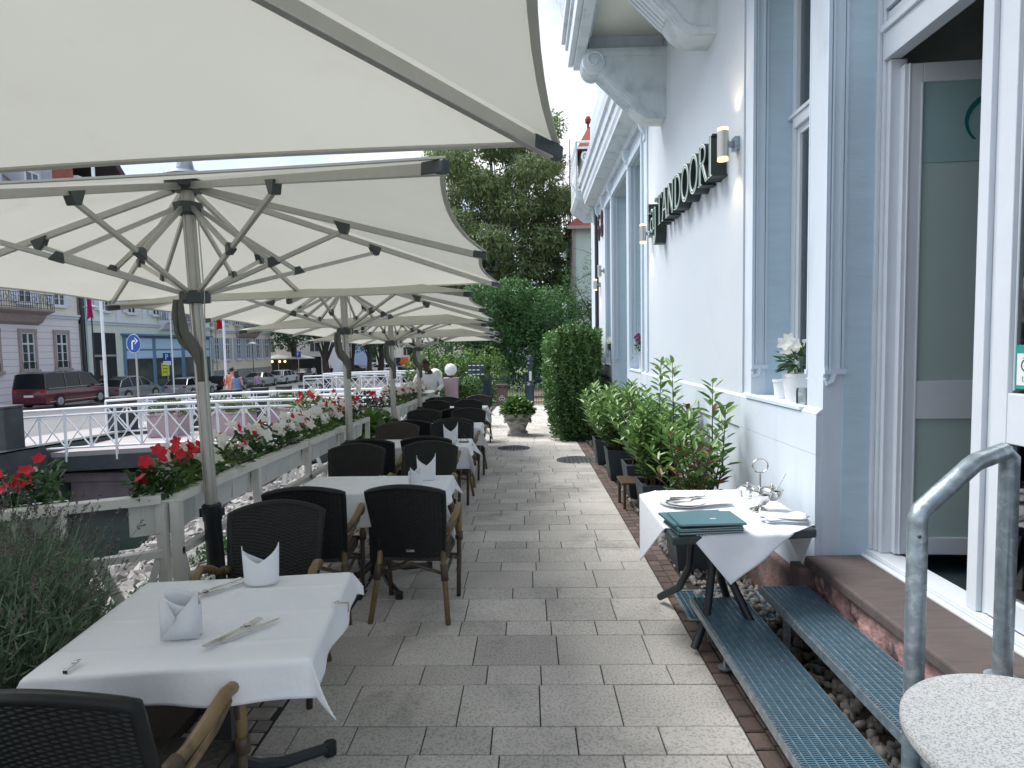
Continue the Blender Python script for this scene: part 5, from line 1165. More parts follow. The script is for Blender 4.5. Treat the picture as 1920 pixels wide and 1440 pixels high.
# ------------------------------------------------------------------ laurels in square pots
CM['pot'] = mat('anthracite_pot', (0.035, 0.045, 0.055), 0.55, var=0.15, vscale=5)
def laurel(loc, stems, label, hh=.42, wt=.2, pot=True, ll=.12, brown=0.0, dens=1.0, name='potted_laurel'):
    e = empty(name, loc, label=label, cat='potted shrub' if pot else 'shrub', group='laurels in a row along the white wall')
    if pot:
        m = MB(); a, b_ = wt * .74, wt
        def ringv(h_, r_): return [(-r_, -r_, h_), (r_, -r_, h_), (r_, r_, h_), (-r_, r_, h_)]
        m.add(ringv(0, a) + ringv(hh, b_) + ringv(hh, b_ - .02) + ringv(hh - .06, b_ - .025), [(3, 2, 1, 0)] + [(i, (i + 1) % 4, 4 + (i + 1) % 4, 4 + i) for i in range(4)] + [(4 + i, 4 + (i + 1) % 4, 8 + (i + 1) % 4, 8 + i) for i in range(4)] + [(8 + i, 8 + (i + 1) % 4, 12 + (i + 1) % 4, 12 + i) for i in range(4)])
        m.obj('pot', CM['pot'], e, bevel=.004, fixn=False); m = MB(); m.bx(-b_ + .03, b_ - .03, -b_ + .03, b_ - .03, hh - .09, hh - .06); m.obj('soil', CM['soil'], e)
    sm = MB(); P = []; D = []; Nv = []; RN = []
    z0 = hh - .06 if pot else 0
    for (bx_, by_, tx, ty, h_) in stems:
        A = Vector((bx_, by_, z0)); T = Vector((tx, ty, h_)); Mi = A.lerp(T, .5) + Vector((random.uniform(-.03, .03), random.uniform(-.03, .03), 0))
        pts = [A.lerp(Mi, t / 4) if t < 4 else Mi.lerp(T, (t - 4) / 4) for t in range(9)]; sm.tube(pts, [.009 - .0008 * t for t in range(9)], 6)
        L_ = (T - A).length; nn = int(L_ / .022 * dens); q = random.uniform(0, 6)
        for i in range(nn):
            f = .18 + .82 * (i / nn) ; 
            if random.random() > .35 + f * .75: continue
            idx = f * 8; k = min(7, int(idx)); p = pts[k].lerp(pts[k + 1], idx - k); q += 2.4; d = Vector((math.cos(q), math.sin(q), .25 + .75 * f * random.uniform(.4, 1.4))); d.normalize()
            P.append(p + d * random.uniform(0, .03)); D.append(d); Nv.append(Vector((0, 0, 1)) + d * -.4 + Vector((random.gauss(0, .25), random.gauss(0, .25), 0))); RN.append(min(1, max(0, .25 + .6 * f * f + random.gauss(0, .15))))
    sm.obj('stems', CM['stem'], e, smooth=180)
    P = np.array([tuple(p) for p in P]); D = np.array([tuple(p) for p in D]); Nv = np.array([tuple(p) for p in Nv]); RN = np.array(RN); Ln = rng.uniform(.75, 1.2, len(P)) * ll
    isb = (rng.random(len(P)) < brown * (1.3 - P[:, 2])) 
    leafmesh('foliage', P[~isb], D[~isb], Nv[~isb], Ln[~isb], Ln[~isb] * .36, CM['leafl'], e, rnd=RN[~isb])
    if isb.any(): leafmesh('brown_leaves', P[isb], D[isb], Nv[isb], Ln[isb], Ln[isb] * .34, CM['leafb'], e)
    return e
rs = random.Random(5); S = lambda n, r, h0, h1: [(rs.uniform(-r * .3, r * .3), rs.uniform(-r * .3, r * .3), rs.uniform(-r, r), rs.uniform(-r, r), rs.uniform(h0, h1)) for _ in range(n)]
laurel((1.30, 4.72, gz(4.7)), [(-.10, 0, -.16, .02, 1.62), (.12, -.02, .13, -.06, 1.47), (.05, .05, -.03, .1, 1.25), (-.05, -.1, -.24, -.12, 1.12), (.1, -.1, .22, -.1, 1.28)] + S(15, .28, .7, 1.15), 'tall sparse laurel in a dark square pot right behind the folding table', hh=.44, wt=.21, brown=.35, ll=.115, dens=.9)
laurel((1.30, 5.95, gz(6)), [(.05, 0, .02, .0, 1.62), (-.1, .05, -.1, .02, 1.25)] + S(34, .38, .75, 1.2), 'bushy laurel with one tall shoot in the second square pot', hh=.42, wt=.21, ll=.12, dens=1.0)
laurel((1.32, 7.0, gz(7)), S(34, .42, .85, 1.3), 'bushy laurel in the third pot from the steps', hh=.42, wt=.21, ll=.115, dens=1.0)
laurel((1.25, 8.1, gz(8)), S(44, .48, .8, 1.32), 'bright green laurel in the fourth pot from the steps', hh=.42, wt=.21, ll=.11, dens=1.1)
laurel((1.22, 9.3, gz(9.3)), S(40, .42, .7, 1.15), 'low bright laurel next to the tall clipped hedge', hh=.40, wt=.21, ll=.11, dens=1.1)
e = empty('wooden_plant_stand', (1.15, 6.75, gz(6.7)), label='small brown wooden stand whose legs show under the laurels', cat='plant stand')
for a, b_ in ((-.13, -.3), (-.14, .0), (.1, -.3), (.1, 0)): m = MB(); m.bx(a, a + .03, b_, b_ + .03, 0, .28); m.obj('leg', CM['rattandark'], e)
m = MB(); m.bx(-.15, .14, -.32, .05, .281, .30); m.obj('top', CM['rattandark'], e)
# clipped hedge
CM['leafh'] = mat('leaf_hedge', (0.075, 0.165, 0.045), 0.33, attr=0.65, transl=0.2, hue=0.02)
e = empty('clipped_hedge', (.97, 13.7, gz(13)), label='tall dark green clipped hedge beyond the laurels at the end of the wall', cat='hedge')
n = 26000; u = rng.random(n); v = rng.random(n); q = rng.random(n) * 2.0 - 1; hz = 2.2; zf = rng.random(n)
side = rng.integers(0, 4, n); hx = .47; hy = 1.8; zz = zf * hz; rr = (.72 + .28 * np.clip(zf * 2.2, 0, 1)) * (1 - 3.2 * np.clip(zf - .8, 0, 1) ** 1.6)
bump_ = .06 * np.sin(zz * 7 + u * 20) + .05 * np.sin(u * 37) + rng.normal(0, .03, n)
X = np.where(side == 0, -hx * rr - bump_, np.where(side == 1, hx, (2 * u - 1) * hx * rr)); Y = np.where(side >= 2, -hy - bump_, (2 * u - 1) * hy)
top_ = side == 3; zz = np.where(top_, hz + bump_ - .5 * np.abs(2 * u - 1) ** 3, zz); X = np.where(top_, (2 * u - 1) * hx * .98, X); Y = np.where(top_, (2 * v - 1) * hy, Y)
nx_ = np.where(side == 0, -1, 0); ny_ = np.where((side == 2), -1, 0); Nn = np.stack([nx_, ny_, np.where(top_, 1, .25)], 1) + rng.normal(0, .45, (n, 3))
D = rng.normal(0, 1, (n, 3)) + np.array([0, 0, .4]) + Nn * .5
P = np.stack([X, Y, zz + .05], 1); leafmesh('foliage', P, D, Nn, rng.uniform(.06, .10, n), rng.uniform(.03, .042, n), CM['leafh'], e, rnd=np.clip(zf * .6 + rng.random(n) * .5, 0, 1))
m = MB(); m.bx(-hx * .68, hx * .7, -hy * .92, hy, .15, hz - .35); m.obj('dark_core', mat('dark_core_fill', (0.012, 0.02, 0.01), 0.95, var=.4, vscale=9), e)  # solid dark box added as interior fill, no branches modelled
# ------------------------------------------------------------------ stone urn
uy = 13.0; e = empty('stone_urn', (-.24, uy, gz(uy)), label='carved grey stone urn planter with green leaves standing in the middle of the path', cat='planter')
m = MB(); m.bx(-.22, .22, -.22, .22, .0, .06); m.lathe([(.20, .06), (.20, .10), (.17, .12), (.19, .17), (.24, .28), (.29, .40), (.30, .44), (.345, .455), (.35, .49), (.33, .50), (.29, .495), (.27, .45), (0, .44)], n=48)
for k in range(8):
    a0 = k * PI / 4
    m.tube([(.001 + (.265 + .035 * math.sin(t * PI)) * math.cos(a0 + t * PI / 4), (.265 + .035 * math.sin(t * PI)) * math.sin(a0 + t * PI / 4), .40 - .10 * math.sin(t * PI)) for t in [i / 8 for i in range(9)]], [.012 + .014 * math.sin(i / 8 * PI) for i in range(9)], 8)
    m.sph((.285 * math.cos(a0), .285 * math.sin(a0), .41), .028, 10, 8)
CM['urn'] = mat('weathered_stone', (0.38, 0.38, 0.36), 0.9, var=.25, vscale=12, bump=.8, bscale=40, col2=(.20, .205, .195), c2scale=10); m.obj('urn', CM['urn'], e, smooth=35)
n = 900; P, d = clump_cloud(n, (0, 0, .47), (.36, .36, .34), .35, .0); D = d + rng.normal(0, .5, P.shape); leafmesh('foliage', P, D, d + np.array([0, 0, .6]), rng.uniform(.08, .12, len(P)), .07, CM['leafl'], e)
# pots on the window ledge and small sill flowers
def sillpot(loc, r, h, label, plant=None, square=False, name='flower_pot'):
    e = empty(name, loc, label=label, cat='flower pot'); m = MB()
    m.lathe([(0, 0), (r * .78, 0), (r * .8, .01), (r * .97, h * .86), (r * (1.06 if square else 1), h * .87), (r * (1.08 if square else 1.02), h), (r * .94, h), (r * .9, h * .85), (0, h * .84)], n=(40)); m.obj('pot', CM['china'], e, smooth=40)
    if plant:
        n = 130; P, d = clump_cloud(n, (0, 0, h + .07), (r * 1.15, r * 1.15, .10), .2, -.6); leafmesh('foliage', P, d + rng.normal(0, .3, P.shape), d + np.array([0, 0, .7]), .075, .03, CM['leafd'], e)
        blossoms('blossoms', [(-.09, -.03, h + .15), (-.05, -.06, h + .19), (-.11, -.05, h + .2), (-.02, -.02, h + .17), (.07, 0, h + .2), (-.07, -.02, h + .23)], [(-.6, -1, .2)] * 6, .05, CM[plant], e)
    return e
sillpot((1.795, 4.02, 1.354), .092, .185, 'round white flower pot with white blossoms on the near window ledge', 'petalw')
sillpot((1.80, 4.27, 1.354), .062, .13, 'small empty white pot behind the flowering one on the window ledge', None, True)
m = MB(); m.lathe([(.0, 0), (.032, 0), (.034, .01), (.034, .085), (.03, .1), (.03, .105), (.0, .105)], n=20); tag(m.obj('candle_glass', glass('clear_glass', (.8, .82, .8), 1.5), loc=(1.725, 3.80, 1.354), smooth=40), 'small glass lantern at the front corner of the window ledge', 'candle glass')
CM['petalp'] = mat('purple_petal', (.12, .02, .09), .6); sillpot((1.73, 9.0, 1.354), .07, .3, 'tall white pot with purple flowers on the far window ledge', 'petalp')
sillpot((1.74, 12.25, 1.354), .06, .3, 'slim white pot with white flowers on the farthest window ledge', 'petalw')
# ------------------------------------------------------------------ footbridges
def bridge(y0, y1, xa, xb, zf, label, planter_x=(), rail_h=1.0, step_=1.24):
    e = empty('footbridge', ((xa + xb) / 2, y0, zf((xa + xb) / 2)), label=label, cat='bridge', group='white railed footbridges over the channel')
    o_ = e.location.copy(); T = lambda mb: setattr(mb, 'v', [tuple(Vector(p) - o_) for p in mb.v])
    n = 14; m = MB()
    for i in range(n):
        a, b_ = lerp(xa, xb, i / n), lerp(xa, xb, (i + 1) / n); za, zb = zf(a), zf(b_)
        m.hexa([(a, y0, za - .10), (b_, y0, zb - .10), (b_, y1, zb - .10), (a, y1, za - .10), (a, y0, za), (b_, y0, zb), (b_, y1, zb), (a, y1, za)])
    T(m); m.obj('deck', CM['palepave'], e)
    for ya, yb in ((y0 - .08, y0 + .15), (y1 - .15, y1 + .08)):
        m = MB()
        for i in range(n): a, b_ = lerp(xa, xb, i / n), lerp(xa, xb, (i + 1) / n); za, zb = zf(a) - .102, zf(b_) - .102; m.hexa([(a, ya, za - .34), (b_, ya, zb - .34), (b_, yb, zb - .34), (a, yb, za - .34), (a, ya, za), (b_, ya, zb), (b_, yb, zb), (a, yb, za)])
        T(m); m.obj('edge_beam', CM['darkstone'], e)
    for yy_ in (y0 - .06, y1 + .06):
        L_ = xb - xa; npan = max(1, round(L_ / step_)); P = lambda t, h: Vector((lerp(xa, xb, t), yy_, zf(lerp(xa, xb, t)) + h))
        m = MB(); 
        for h, r in ((rail_h, .034), (rail_h - .14, .026), (.10, .026)): m.tube([P(t / 12, h) for t in range(13)], r, 8)
        for i in range(npan + 1): m.tube([P(i / npan, -.22), P(i / npan, rail_h)], .030, 8)
        for i in range(npan):
            tm = (i + .5) / npan; m.tube([P(tm, .10), P(tm, rail_h - .14)], .026, 8)
            for a, b_ in ((i / npan, tm), (tm, (i + 1) / npan)): m.tube([P(a, rail_h - .14), P(b_, .10)], .017, 6); m.tube([P(a, .10), P(b_, rail_h - .14)], .014, 6)
        T(m); m.obj('railing', CM['rail'], e, smooth=40)
    return e
zf1 = lambda x: -.36 - .19 * ((x + 4.5) / 7.0) ** 2
bridge(13.5, 16.4, -11.9, -2.35, zf1, 'nearer white railed footbridge over the channel')
zf2 = lambda x: -.40 - .10 * ((x + 6) / 5.0) ** 2
bridge(28.0, 30.6, -10.6, -2.6, zf2, 'farther white railed footbridge beyond the first one', step_=1.3)
m = MB(); m.bx(-10.9, -5.4, 13.75, 16.1, -2.1, -1.25); m.bx(-11.15, -5.2, 13.7, 16.15, -1.249, -1.05)
m2 = m.obj('bridge_pier', mat('grey_pink_pier', (.20, .165, .175), .9, var=.3, vscale=2, bump=.4)); tag(m2, 'pinkish stone pier under the nearer footbridge', 'pier')
def planter_box(x, y, w_, label, k):
    e = empty('planter_box', (x, y, zf1(x)), label=label, cat='planter'); m = MB(); m.bx(-w_ / 2, w_ / 2, -.3, .3, 0, .56); m.bx(-w_ / 2 - .015, w_ / 2 + .015, -.315, .315, .561, .6); m.obj('box', CM['pinkstone'], e, bevel=.01)
    n = 1500; cs = [clump_cloud(n // 2, (sx * w_ * .26, 0, .66), (w_ * .3, .3, .3), .3, -.4) for sx in (-1, 1)]; P = np.concatenate([c[0] for c in cs]); d = np.concatenate([c[1] for c in cs])
    leafmesh('foliage', P, d + rng.normal(0, .4, P.shape), rng.normal(size=P.shape), .10, .016, CM['leafju'], e)
CM['leafju'] = mat('juniper', (0.10, 0.16, 0.05), 0.6, attr=.5, transl=.2)
planter_box(-7.72, 15.2, 1.12, 'pink box planter with feathery green shrubs on the footbridge, the nearer one', 0)
planter_box(-6.45, 15.9, 1.05, 'pink box planter with green shrubs on the footbridge, the farther one behind the third pole', 1)
planter_box(-9.6, 15.6, .8, 'pink box planter at the street end of the footbridge', 2)
# stone bollards with zigzag barriers along the quay
ys_ = [12.9, 16.9, 18.8, 21.0, 23.3, 25.8, 28.4, 31.2, 33.8]
for k, y in enumerate(ys_):
    z = terr(-20, y) + .12; m = MB(); s_ = .30 if k else .34; m.box((0, 0, .46), (s_ * 2, .5, .92)); m.box((0, 0, .95), (s_ * 2.1, .54, .06))
    o = m.obj('stone_pillar', CM['darkstone'], loc=(-11.75, y, z), bevel=.02); tag(o, ('dark stone pillar at the left edge in front of the footbridge', 'dark stone pillar just behind the footbridge beside the blue arrow sign', 'third dark stone pillar along the quay, left of the second parasol pole', 'fourth dark stone pillar along the quay, behind the second parasol pole', 'fifth dark stone pillar of the quay, in front of the two pedestrians', 'sixth dark stone pillar along the quay, right of the pedestrians', 'seventh dark stone pillar along the quay, counting from the left edge', 'eighth dark stone pillar along the quay, counting from the left edge', 'farthest dark stone pillar of the quay, left of the second bridge')[k], 'pillar', 'dark stone pillars along the quay')
    if 1 <= k < len(ys_) - 1:
        y2 = ys_[k + 1]; z2 = terr(-20, y2) + .12; a = Vector((0, .27, .80)); b_ = Vector((0, y2 - y - .27, .80 + z2 - z)); m = MB(); m.tube([a, b_], .022, 6); a2 = a - Vector((0, 0, .62)); b2 = b_ - Vector((0, 0, .62)); m.tube([a2, b2], .016, 6)
        nz_ = 6
        for i in range(nz_): 
            t0, t1, t2 = i / nz_, (i + .5) / nz_, (i + 1) / nz_; m.tube([a.lerp(b_, t0), a2.lerp(b2, t1), a.lerp(b_, t2)], .017, 6)
        tag(m.obj('zigzag_barrier', CM['rail'], loc=(-11.75, y, z)), 'white zigzag railing number %s between the dark stone pillars, counted from the blue arrow sign' % ('one two three four five six seven'.split()[k - 1]), 'railing', 'zigzag railings between the pillars')
# ------------------------------------------------------------------ street furniture
def pole(x, y, r, h, label, name='flag_pole', col='rail', flag=None, z=None):
    z = terr(-20, y) + (.1) if z is None else z
    e = empty(name, (x, y, z), label=label, cat='pole'); m = MB(); m.lathe([(r * 1.7, 0), (r * 1.7, .06), (r, .08), (r, h)], n=12); m.obj('mast', CM[col], e, smooth=40)
    if flag:
        c, w_, z0, z1 = flag; m = MB(); m.grid(lambda u, v: (r + .02 + w_ * u, .10 * math.sin(v * 7 + u * 3), lerp(z0, z1, v) + (.18 * math.sin(u * 3) if v == 0 else 0)), 10, 24); m.obj('banner', CM[c], e, smooth=180, fixn=False)
    return e
CM['flagm'] = mat('magenta_cloth', (.45, .01, .12), .8, transl=.2); CM['flagb'] = mat('blue_cloth', (.01, .16, .50), .8, transl=.2); CM['flagr'] = mat('red_cloth', (.55, .01, .02), .8, transl=.2)
pole(-12.75, 17.7, .045, 9, 'white flag pole rising left of the blue arrow sign')
pole(-12.75, 24.9, .05, 9, 'white flag pole rising next to the man in the salmon shirt')
pole(-28.0, 37.4, .05, 10, 'thin far flag pole with hanging magenta banner beside the pink house', flag=('flagm', .45, 5.2, 9.5), col='galv')
pole(-25.5, 42.3, .05, 10, 'thin far flag pole with hanging blue banner in front of the shop', flag=('flagb', .5, 5.5, 9.2))
pole(-28.0, 53.2, .05, 10, 'thin far flag pole with hanging red banner before the yellow house', flag=('flagr', .6, 5.3, 9), col='galv')
def lamp(x, y, h, label, z=None):
    z = terr(-20, y) + .1; e = empty('street_lamp', (x, y, z), label=label, cat='street lamp'); m = MB(); m.lathe([(.07, 0), (.07, .8), (.045, .85), (.04, h)], n=10); m.obj('post', CM['darkstone'], e, smooth=40); m = MB(); m.lathe([(.05, h), (.1, h + .02), (.42, h + .10), (.40, h + .16), (.1, h + .28), (0, h + .3)], n=20); m.obj('lamp_head', CM['rail'], e, smooth=40)
lamp(-28.2, 38.2, 6.0, 'street lamp with flat head in front of the green and white house'); lamp(-28.0, 60.3, 4.1, 'street lamp with white disc head in front of the yellow house')
e = empty('arrow_sign', (-12.5, 18.8, terr(-20, 18.8) + .12), R(-17), label='round blue traffic sign with white right turn arrow on a grey post by the quay', cat='traffic sign')
m = MB(); m.lathe([(.032, 0), (.032, 2.95)], n=10); m.obj('post', CM['alu'], e, smooth=40); m = MB(); m.box((0, -.035, 2.86), (.09, .05, .05)); m.box((0, -.035, 2.32), (.09, .05, .05)); m.obj('clamp', CM['flagr'], e)
CM['signblue'] = mat('sign_blue', (.005, .075, .36), .4); CM['signwhite'] = mat('sign_white', (.8, .82, .84), .4)
m = MB(); m.lathe([(0, 0), (.30, 0), (.30, .012), (0, .012)], (0, -.055, 2.6), 40, 0, ax=(0, -1, 0)); fq = lambda a, b: (a, -.0695, 2.6 + b); ring(m, (0, 0), .285, .3, fq, 40, 1)
W3 = .032; cl = [(-.07, -.19), (-.07, .02), (-.055, .06), (-.02, .085), (.05, .085)]
for i in range(4):
    a = Vector(cl[i]); b_ = Vector(cl[i + 1]); d = (b_ - a).normalized(); n2 = Vector((-d.y, d.x)) * W3; m.add([fq(*(a + n2)), fq(*(a - n2)), fq(*(b_ - n2 + d * .008)), fq(*(b_ + n2 + d * .008))], [(0, 1, 2, 3)], 1)
m.add([fq(.03, .19), fq(.06, .19), fq(.19, .085), fq(.06, -.02), (fq(.03, -.02)), fq(.11, .085)], [(0, 1, 2, 5), (2, 3, 4, 5)], 1)
m.obj('sign_disc', [CM['signblue'], CM['signwhite']], e, fixn=False)
def psign(x, y, h, label, plate=True, s_=.6):
    e = empty('parking_sign', (x, y, terr(-20, y) + .14), label=label, cat='traffic sign'); m = MB(); m.lathe([(.03, 0), (.03, h + .3)], n=8); m.obj('post', CM['alu'], e); m = MB(); m.bx(-s_ / 2, s_ / 2, -.05, -.035, h - s_ / 2, h + s_ / 2, 0)
    strokes(m, 'P', s_ * .7, lambda a, b, t: (a - s_ * .2, -.0505 - t, h - s_ * .35 + b), .001, .003, mi=1)
    if plate: m.bx(-s_ / 2, s_ / 2, -.05, -.035, h - s_ * 1.05, h - s_ / 2 - .02, 1)
    m.obj('sign_plate', [CM['signblue'], CM['signwhite']], e, fixn=False)
psign(-27.9, 45.6, 3.0, 'blue parking sign with white plate under it in front of the blue shop')
psign(-24.0, 62.0, 3.0, 'blue parking sign far down the street by the cafe', False)
# ------------------------------------------------------------------ houses across the street
CM['pinkwall'] = mat('pale_pink_render', (.74, .71, .72), .85, var=.04, vscale=1); CM['cream'] = mat('cream_render', (.74, .71, .58), .85, var=.04, vscale=1); CM['greenwall'] = mat('pale_green_render', (.62, .69, .62), .85, var=.04, vscale=1)
CM['yellow'] = mat('pale_yellow_render', (.76, .72, .56), .85, var=.04, vscale=1); CM['brownstone'] = mat('brown_stone_trim', (.36, .30, .28), .85, var=.15, vscale=5); CM['bluewood'] = mat('blue_shopfront', (.12, .23, .33), .5); CM['lightblue'] = mat('light_blue_panel', (.42, .62, .78), .5)
CM['roof'] = mat('dark_brown_tiles', (.065, .05, .05), .85, var=.3, vscale=3, bump=.6, bscale=8); CM['brick'] = mat('brick_red', (.33, .11, .08), .9, var=.2, vscale=4); CM['shutter'] = mat('grey_shutter', (.42, .46, .52), .6); CM['dglass'] = glass('dark_glass', (.12, .15, .16), 1.0); CM['dark'] = mat('dark_interior', (.02, .025, .03), .9)
CM['farwhite'] = mat('white_render', (.72, .73, .74), .85, var=.05, vscale=.5)
FXL = -31.0
def win(e, y, z0, z1, w_, style):
    """a window in the facade plane x = FXL looking towards +X"""
    x = FXL - e.location.x; yy_ = y - e.location.y; zo = e.location.z; z0 -= zo; z1 -= zo
    f = MB()
    if style == 'stone': t = .2; f.bx(x, x + .09, yy_ - w_ / 2 - t, yy_ - w_ / 2, z0, z1, 1); f.bx(x, x + .09, yy_ + w_ / 2, yy_ + w_ / 2 + t, z0, z1, 1); f.bx(x, x + .11, yy_ - w_ / 2 - t, yy_ + w_ / 2 + t, z1 + .002, z1 + .24, 1); f.bx(x, x + .2, yy_ - w_ / 2 - t * 1.2, yy_ + w_ / 2 + t * 1.2, z0 - .22, z0 - .002, 1)
    else: f.bx(x, x + .16, yy_ - w_ / 2 - .16, yy_ + w_ / 2 + .16, z0 - .14, z0 - .002, 0)
    a, b_ = yy_ - w_ / 2, yy_ + w_ / 2; zm = lerp(z0, z1, .68); fx = x + .02
    f.bx(fx, fx + .04, a, a + .07, z0, z1, 0); f.bx(fx, fx + .04, b_ - .07, b_, z0, z1, 0); f.bx(fx, fx + .04, a + .07, b_ - .07, z1 - .07, z1, 0); f.bx(fx, fx + .04, a + .07, b_ - .07, z0, z0 + .07, 0); f.bx(fx, fx + .05, a + .071, b_ - .071, zm, zm + .1, 0); f.bx(fx + .001, fx + .045, yy_ - .05, yy_ + .05, z0 + .072, z1 - .072, 0)
    for k in (1, 2): zz_ = lerp(z0, zm, k / 3); f.bx(fx + .004, fx + .03, a + .072, b_ - .072, zz_ - .015, zz_ + .015, 0)
    fo = f.obj('window', [CM['white'], CM['brownstone']], e)
    g = MB(); g.bx(x + .004, x + .012, a + .02, b_ - .02, z0 + .02, z1 - .02); g.obj('pane', CM['winglass2'], fo)
    if style in ('shutter', 'wshutter'):
        for s_ in (-1, 1):
            sh = MB(); c = yy_ + s_ * (w_ / 2 + .3); sh.bx(x + .003, x + .05, c - .27, c + .27, z0, z1)
            for k in range(12): zz_ = lerp(z0 + .08, z1 - .08, k / 11); sh.bx(x + .052, x + .062, c - .22, c + .22, zz_ - .02, zz_ + .02)
            sh.obj('shutter', CM['shutter'] if style == 'shutter' else CM['white'], e)
    if style == 'stone':
        r = MB(); r.bx(x + .10, x + .12, a, b_, z0 + .42, z0 + .45)
        for k in range(7): yk = lerp(a, b_, k / 6); r.bx(x + .10, x + .12, yk - .008, yk + .008, z0, z0 + .42)
        r.obj('window_guard', CM['blackmetal'], fo)
m_ = mat('dark_window', (.05, .065, .07), .12, spec=.9, var=.5, vscale=.9); CM['winglass2'] = m_
def house(name, y0, y1, zt, label, cols, zb=4.2):
    e = empty(name, (FXL, (y0 + y1) / 2, terr(-20, (y0 + y1) / 2)), label=label, cat='house', group='old town houses across the street'); o_ = e.location
    m = MB(); m.bx(FXL - 11, FXL, y0, y1, -2.6, zb); m.v = [tuple(Vector(p) - o_) for p in m.v]; m.obj('ground_floor_wall', CM[cols[0]], e)
    m = MB(); m.bx(FXL - 11, FXL - .03, y0, y1, zb + .302, zt); m.v = [tuple(Vector(p) - o_) for p in m.v]; m.obj('upper_wall', CM[cols[1]], e)
    m = MB(); m.bx(FXL - .1, FXL + .10, y0 + .02, y1 - .02, zb + .002, zb + .18); m.bx(FXL - .1, FXL + .2, y0 + .02, y1 - .02, zb + .182, zb + .30); m.bx(FXL - .2, FXL + .35, y0, y1, zt + .002, zt + .25); m.v = [tuple(Vector(p) - o_) for p in m.v]; m.obj('cornice', CM['white'], e)
    m = MB(); m.prism([(-.5, zt + .26), (.45, zt + .26), (-5.0, zt + 4.8), (-6.5, zt + 5.0), (-11.5, zt + .26)], lambda a, b, t: (FXL + a - o_.x, t - o_.y, b - o_.z), y0 + .05, y1 - .05); m.obj('roof', CM['roof'], e)
    return e
h1 = house('pink_house', 18, 40.7, 10.9, 'town house with pale pink ground floor, brown window surrounds and dark roof', ('pinkwall', 'cream'), 4.15)
m = MB()
for k in range(12): z = -1.0 + k * .42; m.bx(FXL + .001, FXL + .006, 18.05, 40.6, z, z + .025)
m.v = [tuple(Vector(p) - h1.location) for p in m.v]; m.obj('rustication', mat('groove', (.36, .30, .33), .9), h1)
for y in (21.0, 23.6, 26.2, 28.8, 31.3, 33.75, 36.35, 39.05): win(h1, y, .85, 3.15, .95, 'stone'); win(h1, y, 5.0, 7.0, .95, 'wshutter'); win(h1, y, 8.1, 9.9, .95, 'wshutter')
def balc(e, y0, y1, z, out=1.0, dark=True):
    o_ = e.location; m = MB(); m.prism([(0, z - .9), (.3, z - .75), (.6, z - .3), (out, z - .12), (out + .05, z), (0, z)], lambda a, b, t: (FXL + a - o_.x, t - o_.y, b - o_.z), y0, y1); bo = m.obj('balcony', CM['brownstone'] if dark else CM['white'], e)
    m = MB(); n = int((y1 - y0) / .16)
    for k in range(n + 1): y = lerp(y0, y1, k / n); m.bx(FXL + out - .01, FXL + out + .01, y - .008, y + .008, z, z + .95)
    for zz_ in (z + .06, z + .35, z + .93): m.bx(FXL + out - .015, FXL + out + .015, y0, y1, zz_, zz_ + .03)
    for k in range(int((y1 - y0) / .5)):
        y = y0 + .25 + k * .5; m.tube([(FXL + out + .03, y + .15 * math.cos(t * PI / 6), z + .6 + .15 * math.sin(t * PI / 6)) for t in range(12)], .014, 5, closed=True)
    for y in (y0, y1):
        for k in range(6): x = FXL + out * k / 5; m.bx(x - .008, x + .008, y - .01, y + .01, z, z + .95)
        m.bx(FXL, FXL + out, y - .015, y + .015, z + .93, z + .96)
    m.v = [tuple(Vector(p) - o_) for p in m.v]; m.obj('railing', CM['blackmetal'], bo)
balc(h1, 33.0, 37.3, 4.55, 1.1); balc(h1, 25.0, 29.5, 4.55, 1.1)
# dormers on the pink house
for y in (35.6, 38.6, 30.5):
    d_ = MB(); o_ = h1.location; d_.bx(FXL - 3.2, FXL - .9, y - .8, y + .8, 11.6, 13.9); d_.v = [tuple(Vector(p) - o_) for p in d_.v]; do = d_.obj('dormer', CM['shutter'], h1)
    d_ = MB(); d_.bx(FXL - .898, FXL - .85, y - .6, y + .6, 12.3, 13.6); d_.v = [tuple(Vector(p) - o_) for p in d_.v]; d_.obj('dormer_window', CM['white'], do)
    d_ = MB(); d_.bx(FXL - .848, FXL - .84, y - .45, y - .05, 12.45, 13.5); d_.bx(FXL - .848, FXL - .84, y + .05, y + .45, 12.45, 13.5); d_.v = [tuple(Vector(p) - o_) for p in d_.v]; d_.obj('dormer_pane', CM['winglass2'], do)
m = MB(); m.tube([(FXL + .12, 40.85, -1.2), (FXL + .12, 40.85, 11)], .09, 10); m.tube([(FXL + .12, 41.15, -1.2), (FXL + .12, 41.15, 11)], .06, 10); tag(m.obj('downpipe', CM['blackmetal']), 'pair of dark downpipes between the pink house and the green house', 'downpipe')
h2 = house('green_house', 41.3, 57.9, 10.9, 'pale green and white house with light blue shopfront', ('greenwall', 'greenwall'), 3.9); o_ = h2.location
for y in (43.3, 46.3, 49.4, 52.2, 55.2): win(h2, y, 4.9, 6.8, .9, 'wshutter'); win(h2, y, 8.0, 9.8, .9, 'wshutter')
m = MB()
for y in (41.6, 44.8, 47.9, 50.8, 53.7, 57.0): m.bx(FXL - .029, FXL + .06, y - .25, y + .25, 4.21, 10.88)
m.v = [tuple(Vector(p) - o_) for p in m.v]; m.obj('pilaster', CM['white'], h2)
def lb(m, par, name, mats, **k): m.v = [tuple(Vector(p) - o_) for p in m.v]; return m.obj(name, mats, par, **k)
